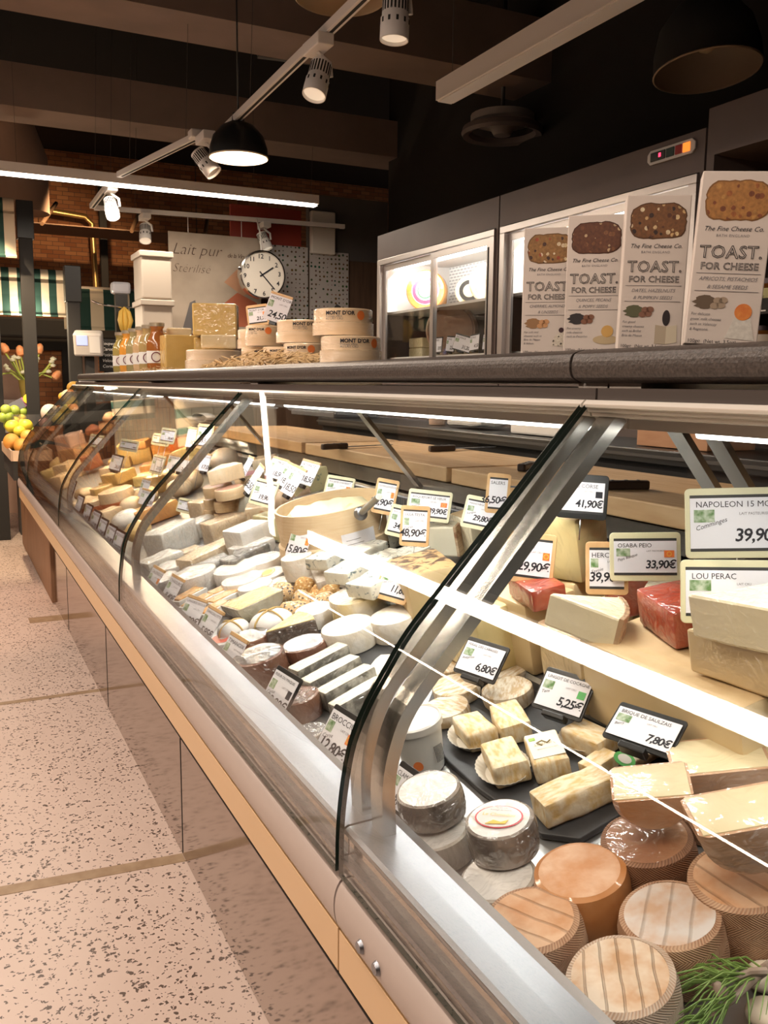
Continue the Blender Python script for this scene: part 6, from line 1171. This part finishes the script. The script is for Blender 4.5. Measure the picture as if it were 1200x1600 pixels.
# stilton-like and neighbours at the back
it('log', 447, 782, 74, .72, .72, BRNR, 'round blue-veined cylinder lying with its cut face to the front, behind the tub', 'blue_cheese', group=GBL, pl='R', rot=-12); q = bpy.data.objects[[o.name for o in bpy.data.objects if o.name.startswith('blue_cheese')][-1]] if False else None
sq = frame_on(432, 782, 'R', 0, .1, -12); 
it('wheel', 428, 786, 50, 1, .3, BLUEP, 'pale blue-veined round cut face at the front of the cylinder', 'blue_cheese', group=GBL, pl='R', lift=.03, rot=0, ty=-72, parts=False)
it('wheel', 377, 790, 64, 1, .42, W('grey_mould_rind', (.30, .30, .25), (.50, .48, .40), scale=24), 'half drum with brown-flecked cut face standing beside the birch boxes', 'blue_cheese', group=GBL, pl='R', mat2=m_blue('brown_flecked', (.62, .48, .30), (.34, .22, .13), 60, .5), lift=.03, ty=-70, parts=True)
it('block', 408, 806, .11, .8, .75, m_blue('nut_loaf', (.70, .54, .36), (.46, .20, .08), 24, .58, 1), 'film-wrapped nougat-like loaf with brown nuts under the black-banded card', 'wrapped_cheese', group=GB, pl='R', rot=70)
it('wedge', 428, 822, .13, 1, .6, BLUEY, 'yellow blue-veined wedge left of the big birch tub', 'blue_cheese', group=GBL, pl='R', rot=80, extra=50)
it('wedge', 478, 752, .13, 1, .62, BLUEY, 'pale green-blue veined wedge on top at the back', 'blue_cheese', group=GBL, pl='R', lift=.07, rot=150, extra=60)
it('block', 482, 787, .14, .8, .55, ASH, 'grey film-wrapped block under the green-blue wedge', 'wrapped_cheese', group=GB, pl='R', rot=80)
it('block', 522, 783, .14, .8, .3, W('dark_wrap', (.12, .12, .12), (.24, .24, .24), scale=9), 'dark wrapped cheese behind the birch tub rim', 'wrapped_cheese', group=GB, pl='R', rot=80)
GBX = 'small birch round boxes on the rear shelf'
DKT = M('dark_paste_top', (.34, .17, .12), (.46, .27, .19), scale=18, rough=.5)
for px, py, lift, m2, lab in ((342, 800, 0, DKT, 'birch round box, bottom of the left column'), (342, 784, .05, DKT, 'birch round box, middle of the left column'), (341, 766, .10, DKT, 'birch round box, top of the left column'), (358, 806, 0, DKT, 'birch round box, bottom of the right column'), (358, 788, .05, DKT, 'birch round box, second in the right column'), (359, 770, .10, DKT, 'birch round box with label, top of the right column'), (390, 748, .10, M('plum_top', (.36, .16, .17), rough=.5), 'open birch box of dark purple cheese, behind the leaning card'), (420, 752, .06, M('plum_top2', (.42, .20, .18), rough=.5), 'open birch box of dark cheese beneath the middle cards')):
    q = it('wheel', px, py, 46, 1, .38, BARK, lab, 'birch_round_box', 'cheese box', GBX, pl='R', lift=lift, mat2=m2, amp=.0004)
it('wedge', 352, 740, .13, 1, .4, PEACH, 'pale wedge lying on the birch columns behind the glass streak', 'cheese_wedge', group=G6, pl='R', lift=.15, rot=30, extra=46)
it('ball', 350, 718, 44, 1, .8, W('beige_bag', (.56, .44, .32), (.66, .54, .42), scale=10), 'round beige wrapped cheese at the back under the board edge', 'wrapped_cheese', group=GB, pl='R', lift=.06)
it('block', 320, 795, 36, 1, .8, PEACH, 'cream cube in film left of the birch columns', 'bagged_cheese', group=GB, pl='R', rot=20)
it('block', 416, 728, 40, .8, .7, W('gold_wrap', (.62, .48, .28), (.74, .60, .40), scale=10), 'gold film-wrapped cheese at the back behind the pink cards', 'wrapped_cheese', group=GB, pl='R', lift=.04, rot=60)
# ---- far section (warm light)
GF = 'golden cheeses at the far end'
for r_ in (
 ('wheel', 184, 780, 52, 1, .62, PEACH, 'round boxed cheese with red band, middle of the far section', 'F', 0, 0), ('wheel', 150, 790, 44, 1, .5, PEACH, 'round boxed cheese left of the red-banded one', 'F', 0, 0),
 ('block', 240, 802, 70, .55, .36, ORL, 'glossy orange loaf beside the third steel post', 'F', 0, 12), ('block', 186, 745, 40, .9, .45, GOLD, 'creamy wedge, top of the pair behind the red-banded box', 'F', .06, 30), ('block', 184, 757, 42, .9, .45, GOLD, 'creamy wedge, lower of the pair behind the red-banded box', 'F', .02, 25),
 ('wheel', 215, 765, 34, 1, .18, BLOOM, 'flat cream disc, rear of the three beside the pair of wedges', 'F', .01, 0), ('wheel', 212, 774, 34, 1, .18, BLOOM, 'flat cream disc, front of the three beside the pair of wedges', 'F', .01, 0), ('ball', 200, 812, 50, .8, .6, BAGW, 'white bagged cheese beside the twisted golden one', 'F', 0, 20), ('ball', 216, 830, 42, 1, .8, GOLD, 'twisted golden cheese next to the second steel post', 'F', 0, 0),
 ('block', 172, 805, 34, .8, .6, PEACH, 'cream cheese strip behind the row of front cards', 'F', 0, 20), ('block', 160, 770, 30, .9, .7, GOLD, 'golden cheese piece behind the left round box', 'F', .01, 10), ('ball', 132, 772, 30, 1, .7, PEACH, 'small pale round cheese near the third steel post foot', 'F', 0, 0), ('block', 130, 790, 40, .7, .5, PEACH, 'cream block close behind the leftmost front card', 'F', 0, 15), ('ball', 228, 775, 38, .8, .8, PEACH, 'cream bagged cheese behind the orange loaf', 'F', 0, 15), ('ball', 205, 790, 38, .8, .7, PEACH, 'pale bagged cheese right of the red-banded box', 'F', 0, 10),
 ('block', 212, 706, 50, .9, .62, W('ochre_film', (.70, .42, .10), (.78, .54, .18), scale=9), 'big ochre wrapped cheese below the two rear cards', 'R', 0, 75), ('block', 222, 694, 32, .7, .4, ORL, 'orange piece on top of the big ochre cheese', 'R', .12, 60),
 ('block', 254, 700, 36, .9, .8, W('deep_orange', (.70, .24, .02), (.80, .34, .05), scale=9), 'deep orange block left of the red-orange round', 'R', 0, 80), ('block', 262, 716, 36, .9, .5, W('brown_orange', (.56, .24, .03), (.64, .32, .07), scale=9), 'brown-orange block below the deep orange one', 'R', .0, 75), ('wheel', 282, 692, 40, 1, .55, W('red_orange', (.66, .12, .01), (.76, .20, .03), scale=14), 'shiny red-orange round at the back', 'R', .05, 0),
 ('wedge', 300, 704, 60, 1, .22, YELF, 'long yellow wedge on top beside the second brace', 'R', .10, 20), ('block', 310, 718, 44, .8, .6, HARDY, 'yellow block under the long yellow wedge', 'R', .0, 80), ('block', 246, 755, 32, .9, .8, GOLD, 'golden cut block at the shelf lip in the far section', 'R', 0, 75), ('block', 228, 748, 40, .7, .4, YELF, 'yellow film-wrapped piece left of the golden cut block', 'R', 0, 60), ('ball', 272, 745, 42, 1, .8, PEACH, 'round cream bagged cheese, left of two', 'R', 0, 0), ('ball', 296, 750, 42, 1, .8, PEACH, 'round cream bagged cheese, right of two', 'R', 0, 0), ('ball', 280, 762, 40, 1, .7, PEACH, 'cream bagged cheese at the shelf lip below the two round ones', 'R', 0, 0), ('block', 300, 732, 44, .7, .5, BAGW, 'white bagged cheese under the yellow block', 'R', 0, 70), ('block', 235, 730, 44, .6, .3, ORL, 'orange strip of cheese below the tilted rear card', 'R', 0, 70), ('block', 190, 722, 40, .8, .4, GOLD, 'golden cheese behind the upright card in the far section', 'R', 0, 70), ('block', 175, 735, 36, .8, .4, PEACH, 'cream cheese left of the upright card', 'R', 0, 60)):
    q = it(r_[0], r_[1], r_[2], r_[3], r_[4], r_[5], r_[6], r_[7], 'far_cheese' if False else ('round_cheese' if r_[0] == 'wheel' else 'cheese_wedge' if r_[0] == 'wedge' else 'cheese_piece'), group=GF, pl=r_[8], lift=r_[9], rot=r_[10], amp=.004, extra=None)
    if 'red band' in r_[7] or 'left of the red-banded' in r_[7]:
        R_ = r_[3]*scale_at(deck_at(r_[1], r_[2], 'F', .02))/2; bm_obj('red_band', lathe([(R_*1.07, .020), (R_*1.07, R_*.62)], 36), M('red_band', (.62, .16, .06), rough=.4, coat=.6), q, True); bm_obj('paper_band', lathe([(R_*1.07, .003), (R_*1.07, .019)], 36), M('cream_band', (.80, .66, .42), rough=.5), q, True)
MEAT = W('cured_meat', (.36, .09, .03), (.52, .18, .07), scale=14); HAMB = W('brown_ham', (.40, .19, .08), (.54, .30, .14), scale=10); SALM = W('salmon_orange', (.70, .22, .08), (.80, .34, .16), scale=18)
for px, py, w_, k_, m, pl, lift, lab in ((172, 652, 22, 'ball', HAMB, 'R', .22, 'dark brown round ham, top of the pile behind the far glass'), (166, 668, 24, 'ball', HAMB, 'R', .14, 'tan round ham in the middle of the pile behind the far glass'), (160, 690, 24, 'ball', MEAT, 'R', .05, 'reddish ham low in the pile behind the far glass'), (146, 672, 24, 'ball', MEAT, 'R', .14, 'dark red ham on the left of the pile behind the far glass'), (120, 712, 40, 'block', HAMB, 'F', .03, 'brown meat loaf at the far end of the counter'), (128, 700, 26, 'block', SALM, 'R', 0, 'salmon-orange slab leaning at the far end'), (95, 725, 34, 'ball', GOLD, 'F', .01, 'golden cooked ham by the last steel post'), (108, 735, 36, 'block', PEACH, 'F', 0, 'pale wrapped sausage pack at the far end'), (85, 742, 30, 'block', YELF, 'F', 0, 'yellow pack of cheese near the counter end'), (98, 752, 30, 'block', PEACH, 'F', 0, 'cream pack behind the far front cards'), (140, 722, 30, 'block', MEAT, 'F', .02, 'dark cured sausage piece beside the third post'), (110, 690, 34, 'block', M('pink_paper', (.66, .42, .32), rough=.6), 'F', .12, 'pale pink paper-wrapped parcel at the far end')):
    it(k_, px, py, w_, .8, .7, m, lab, 'cured_meat' if 'ham' in lab or 'meat' in lab or 'sausage' in lab else 'wrapped_parcel', 'food', 'meats and parcels at the far end', pl=pl, lift=lift, rot=40, amp=.006)
# ================================================================ PRICE CARDS
STICK = M('tag_pin', (.5, .5, .5), rough=.3, metal=1); DARKB = M('tag_band', (.03, .03, .03), rough=.6)
def rrect(w_, h_, r, n=5):
    out = []
    for cx, cy, a0 in ((w_/2-r, h_/2-r, 0), (-w_/2+r, h_/2-r, 90), (-w_/2+r, -h_/2+r, 180), (w_/2-r, -h_/2+r, 270)):
        for k in range(n+1):
            a = math.radians(a0+90*k/n); out.append((cx+r*math.cos(a), cy+r*math.sin(a)))
    return out
def pcard(px, py, pl, lift, wd, hd, yaw, tilt, roll, style, title, price, lab, sub='LAIT CRU', note='', badge=None, pin=0, pos=None, psz=.82, grp='price cards among the cheeses', xx=None):
    P = on(px, py, 0, xx) if xx else Vector(pos) if pos else deck_at(px, py, pl, lift)
    ya, ti = math.radians(yaw), math.radians(tilt); nh = Vector((-math.cos(ya), -math.sin(ya), 0)); n = nh*math.cos(ti)+Vector((0, 0, 1))*math.sin(ti); u = Vector((0, 0, 1))*math.cos(ti)-nh*math.sin(ti); r = u.cross(n)
    t = thing('price_card', lab, 'price card', group=grp, mat=basis(r, u, n, P) @ Matrix.Rotation(math.radians(roll), 4, 'Z'))
    fm = {'wood': OAK, 'cream': CREAM, 'strip': OAK, 'black': BLACK}[style]; cw, ch, cy = wd-.012, hd-.026, 0
    if style in ('wood', 'cream') or (style == 'black' and pin):
        f = bm_obj('frame', prism(rrect(wd, hd, .006), .004, .0008, -.004), fm, t); bm_obj('band', box(-cw/2, cw/2, -ch/2-.004, ch/2+.004, 0, .0003), DARKB, t)
    elif style == 'strip':
        bm_obj('top_strip', box(-wd/2, wd/2, hd/2-.008, hd/2, -.004, .0025, .001), fm, t); cw, ch, cy = wd, hd-.008, -.004; bm_obj('foot', box(-.012, .012, -hd/2-.012, -hd/2, -.012, .002, .002), BLACK, t)
    else:
        bm_obj('holder', prism(rrect(wd+.004, hd+.004, .004), .003, .0006, -.0045), fm, t); cw, ch, cy = wd-.003, hd-.010, -.001; f = bm_obj('foot', box(-.018, .018, -hd/2-.010, -hd/2-.001, -.012, .006, .002), BLACK, t)
    bm_obj('card', box(-cw/2, cw/2, cy-ch/2, cy+ch/2, 0, .0008), CARD, t); z = .0011
    ts = min(ch*.19, cw*1.5/max(6, len(title)))
    put_text('title', title, ts, INK, t, (-cw*.44, cy+ch*.46-ts*.85, z)) if title else None
    if wd > .05:
        bm_obj('picture', box(-cw*.46, -cw*.24, cy+ch*.02, cy+ch*.27, .0008, .0012), PICG, t)
        if sub: put_text('small_print', sub, ch*.075, INKG, t, (cw*.02, cy+ch*.16, z))
        if note: put_text('handwriting', note, ch*.13, INK, t, (-cw*.44, cy-ch*.15, z), (0, 0, .3), shear=.3)
    ps = ch*.44*psz
    put_text('price', price, ps, INK, t, (cw*.485, cy-ch*.36, z), align='RIGHT', shear=.12, bold=.0004, space=.88)
    if badge: bm_obj('badge', box(cw*.30, cw*.46, cy-ch*.02, cy+ch*.20, .0008, .0013), {'o': ORANGE, 'g': GREEN, 'k': INK}[badge], t)
    if badge == 'o': bm_obj('badge_ring', lathe([(ch*.055, .0015), (ch*.075, .0015)], 16, M4=Matrix.Translation((cw*.38, cy+ch*.09, 0))), YLP, t)
    if pin: bm_obj('pin', tube([(0, -hd/2+.006, -.0045), (0, -hd/2-pin, -.0045)], .0012, 6), STICK, t)
    return t
def C(*a, **k): return pcard(*a, **k)
# near section
C(751, 1030, 'F', .055, .078, .060, 22, 38, -3, 'black', 'P\u00c9RAIL DES CABASSES', '6,80\u20ac', 'black-held price card reading 6,80 euro above the wrinkled round cheeses', note='Aveyron', xx=.745)
C(880, 1083, 'F', .050, .078, .062, 24, 38, -3, 'black', 'LINGOT DE COCAGNE', '5,25\u20ac', 'black-held price card reading 5,25 euro with a green badge', note='Tarn', badge='g', xx=.785)
C(1006, 1138, 'F', .048, .088, .052, 20, 52, -2, 'black', 'BRIQUE DE SAULZAIS', '7,80\u20ac', 'black-held price card reading 7,80 euro, low and tilted far back', note='Berry', xx=.755)
C(630, 1235, 'F', .050, .062, .060, 4, 30, 0, 'black', 'CLAMADOU', '9,80\u20ac', 'black-topped price card half hidden behind the foot of the steel post', sub='FERMIER')
C(910, 776, 'R', .275, .082, .074, 50, 10, -2, 'black', 'BREBIS CORSE', '41,90\u20ac', 'black framed price card reading 41,90 on the tall yellow block', badge='k', pin=.035)
C(828, 872, 'R', .200, .080, .082, 46, 8, -3, 'wood', 'COMT\u00c9', '29,90\u20ac', 'wood-framed price card partly hidden behind the big steel post', badge='o')
C(948, 888, 'R', .185, .064, .082, 48, 8, 3, 'wood', 'HERCULE', '39,90\u20ac', 'upright wood-framed price card reading 39,90 beside the tall yellow block', sub='LAIT PASTEURISE', note='Savoie')
C(1008, 870, 'R', .200, .104, .074, 52, 8, 3, 'cream', 'OSABA PEIO', '33,90\u20ac', 'green-cream framed price card reading 33,90 above the dark red loaf', sub='LAIT PASTEURISE', note='Pays Basque', badge='o')
C(1152, 817, 'R', .285, .130, .092, 54, 8, 3, 'cream', 'NAPOLEON 15 MOIS', '39,90\u20ac', 'large cream framed price card on a long stem at the right edge', sub='LAIT PASTEURISE', note='Comminges', pin=.10)
C(1148, 925, 'R', .215, .130, .080, 54, 10, 2, 'cream', 'LOU PERAC', '34,90\u20ac', 'cream framed price card below the long-stemmed one, behind the top wedge')
# middle, front row on the ledge side
def front(px, py, title, price, lab, style='strip', w_=.066, h_=.075, **k): return C(px, py, 'F', .062, w_, h_, k.pop('yaw', 16), 30, k.pop('roll', -6), style, title, price, lab, grp='price cards along the front edge', **k)
front(436, 1083, 'FLEUR DU MAQUIS', '33,90\u20ac', 'black-topped front card reading 33,90 euro beside the ash bars', 'black', .074, .078, note='Corse', badge='k')
front(527, 1152, 'BROCCIU', '12,80\u20ac', 'black-topped front card reading 12,80, nearest the big steel post', 'black', .072, .080, note='Corse', badge='o')
front(362, 1020, 'TIMANOIX', '14,80\u20ac', 'wood-topped front card reading 14,80 beside the silver-topped rounds', sub='LAIT PASTEURISE')
front(327, 974, 'CANCOILLOTTE', '5,95\u20ac', 'wood-topped front card reading 5,95 beside the red-labelled round box')
front(300, 956, 'LANGRES DOUX', '11,80\u20ac', 'wood-topped front card reading 11,80 in front of the orange tray cheeses', yaw=30)
front(269, 921, 'CHAOURCE', '8,40\u20ac', 'wood-topped front card reading 8,40 near the second steel post')
front(240, 906, 'CALENDOZ', '7,20\u20ac', 'wood-topped front card closest to the second steel post', badge='o')
# middle, others
C(617, 911, 'F', .105, .088, .080, 26, 30, -4, 'wood', 'COLOMBIER DE SEVRY', '11,60', 'wood-framed price card reading 11,60 beside the crusted tan block', note='C\u00f4te d\'Or', sub='FERMIER', psz=.9)
C(547, 913, 'F', .075, .062, .050, 30, 25, -4, 'wood', 'LINGOT DU NORD', '6,40', 'small wood-topped price card under the blue-veined slabs')
C(468, 846, 'F', .120, .066, .088, 30, 18, -6, 'strip', 'CHAOURCE', '15,80\u20ac', 'wood-topped price card standing on the tall white drum', badge='o')
C(648, 822, 'R', .150, .066, .090, 52, 8, -1, 'wood', 'OLLA TESTA', '48,90\u20ac', 'upright wood-framed price card reading 48,90, front of the middle group', note='Corse', pin=.045)
C(628, 815, 'R', .110, .076, .080, 40, 20, -8, 'cream', 'BLEU DES CAUSSES', '34,50\u20ac', 'cream-framed price card behind the upright wood-framed one')
C(670, 790, 'R', .150, .108, .076, 50, 20, -4, 'cream', 'ROQUEFORT LE VIEUX', '39,90\u20ac', 'wide cream-framed price card reading 39,90 with orange badge', badge='o', note='Aveyron')
C(602, 776, 'R', .165, .060, .090, 48, 12, -8, 'wood', 'GORGONZOLA', '24,90\u20ac', 'upright wood-framed price card above the scoop of the birch tub', badge='o', pin=.04)
C(778, 771, 'R', .210, .050, .085, 60, 6, -4, 'wood', 'SALERS', '36,50\u20ac', 'narrow wood-framed price card left of the big steel post, high up', note='Cantal')
C(750, 802, 'R', .150, .078, .075, 44, 20, -8, 'cream', 'MANCHEGO CURADO', '29,80\u20ac', 'cream-framed price card cut by the big steel post, above the cream block', note='Espagne')
C(529, 764, 'R', .150, .088, .075, 44, 22, -6, 'cream', "FOURME D'AMBERT", '23,90\u20ac', 'cream-framed price card reading 23,90 behind the birch tub', badge='o', note='Auvergne')
C(412, 770, 'R', .150, .090, .082, 34, 22, -8, 'cream', 'STILTON', '19,90\u20ac', 'cream-framed price card with black bands reading 19,90, left of the cylinder', badge='o', note='Anglais')
WC = 'pale price cards at the back of the middle section'
for px, py, w_, h_, yw, rl, lab in ((433, 731, .12, .11, 30, -10, 'pinkish price card tilted back behind the gold wrapped cheese'), (450, 742, .10, .12, 20, -14, 'pinkish price card left of the streaked reflecting one'), (459, 751, .10, .14, 20, -14, 'shiny price card catching the light at the back'), (480, 738, .13, .12, 25, -8, 'wood-topped price card behind the green-blue wedge'), (398, 748, .075, .15, 10, -18, 'narrow leaning price card seen edge-on beside the plum-topped box'), (386, 729, .07, .12, 10, -8, 'narrow pink price card behind the plum-topped birch box')):
    C(px, py, 'R', .175, w_*.62, h_*.66, yw, 28, rl, 'strip', 'FROMAGE', '18,50', lab, grp=WC)
# far section
FC = 'price cards in the far section'
for px, py, pl, lf, w_, h_, yw, st, pr, lab in ((123, 788, 'F', .07, .075, .10, 16, 'black', '', 'dark-topped front card, farthest along the ledge'), (136, 801, 'F', .065, .075, .09, 16, 'black', '9,80', 'dark-topped front card, second from the far end'), (148, 813, 'F', .065, .08, .095, 16, 'black', '12,90', 'dark-topped front card, third from the far end'), (159, 825, 'F', .065, .075, .09, 16, 'black', '7,90', 'dark-topped front card, fourth from the far end'), (172, 836, 'F', .065, .075, .09, 16, 'black', '15,80', 'dark-topped front card, fifth from the far end'), (184, 847, 'F', .065, .08, .10, 16, 'black', '10,50', 'dark-topped front card, nearest the second steel post'),
    (151, 689, 'R', .24, .115, .075, 40, 'cream', '38,9', 'rear price card reading 38,9 farthest left in the case'), (201, 696, 'R', .25, .12, .06, 40, 'cream', '46,90', 'rear price card above the ochre cheese'), (251, 687, 'R', .24, .11, .065, 44, 'cream', '41,50', 'rear price card above the deep orange block, left of two'), (262, 681, 'R', .27, .09, .08, 44, 'cream', '28,40', 'rear price card above the deep orange block, right of two'), (181, 723, 'F', .19, .095, .09, 30, 'black', '26,0', 'black-banded upright card on top of the wedge pair'), (246, 726, 'R', .13, .10, .105, 30, 'cream', '21,0', 'cream-framed tilted card in front of the deep orange block'), (271, 722, 'R', .15, .07, .08, 40, 'strip', '19,9', 'pale card behind the cream-framed tilted one'), (282, 726, 'R', .13, .10, .075, 40, 'strip', '24,5', 'pale card in front of the yellow block'), (319, 682, 'R', .30, .075, .11, 55, 'wood', '33,0', 'wood-framed card high by the second brace'), (299, 683, 'R', .30, .04, .09, 60, 'strip', '30', 'narrow white card on a pin beside the red-orange round'), (320, 722, 'R', .15, .06, .09, 40, 'strip', '17,0', 'pale card cut by the second steel post'), (226, 762, 'F', .11, .065, .10, 30, 'strip', '11', 'narrow pale card near the three flat discs'), (230, 777, 'F', .10, .10, .08, 30, 'strip', '8,50', 'pale card in front of the orange loaf'), (288, 790, 'F', .05, .09, .07, 34, 'cream', '13,9', 'yellow-edged card at the shelf lip between the two steel posts'), (112, 762, 'F', .09, .07, .09, 16, 'black', '', 'small card behind the third steel post')):
    C(px, py, pl, lf, w_*.8, h_*.8, yw, 18, -6, st, 'FROMAGE', pr, lab, grp=FC, sub='', badge=None, pin=.14 if lf > .2 else 0)
# price cards on the top shelf and in the fridge
P = shelf_pt(390, .97); C(0, 0, 'S', 0, .075, .075, 62, 12, 8, 'wood', "MONT D'OR", '21,90', 'wood-framed price card leaning above the left birch boxes', pos=(1.0, P.y, 1.535), badge='o', grp='price cards on the top shelf')
P = shelf_pt(421, .97); C(0, 0, 'S', 0, .075, .095, 62, 12, -18, 'strip', "MONT D'OR", '24,50', 'tilted price card in front of the clock bottom', pos=(1.0, P.y, 1.545), grp='price cards on the top shelf')
for k, (y, yw, rl, pr) in enumerate(((4.47, 8, 0, '18,90'), (4.33, 8, -4, '22,50'), (4.20, 40, -14, '31,20'), (4.08, 8, 3, '41,50'), (3.95, 8, 0, '34,30'), (3.80, 8, 0, '19,90'))):
    C(0, 0, 'R', 0, .115, .085, yw-15, 5, rl, 'black', 'FROMAGE', pr, ['fridge price card behind the door stile, leftmost of six', 'fridge price card second from the left', 'fridge price card turned sideways with a black edge', 'fridge price card below the left tall block', 'fridge price card below the right tall block', 'fridge price card at the right door handle'][k], pos=(2.54, y, 1.525), grp='price cards on the lower fridge shelf', sub='')
C(0, 0, 'R', 0, .12, .10, -5, 4, 0, 'black', 'FROMAGE', '27,90', 'fridge price card on the upper shelf beside the leftmost white box', pos=(2.56, 3.50, 1.80), grp='price cards in the right fridge', sub=''); C(0, 0, 'R', 0, .12, .10, -5, 4, 0, 'black', 'FROMAGE', '29,90', 'fridge price card glimpsed between the two right white boxes', pos=(2.56, 2.74, 1.80), grp='price cards in the right fridge', sub='')
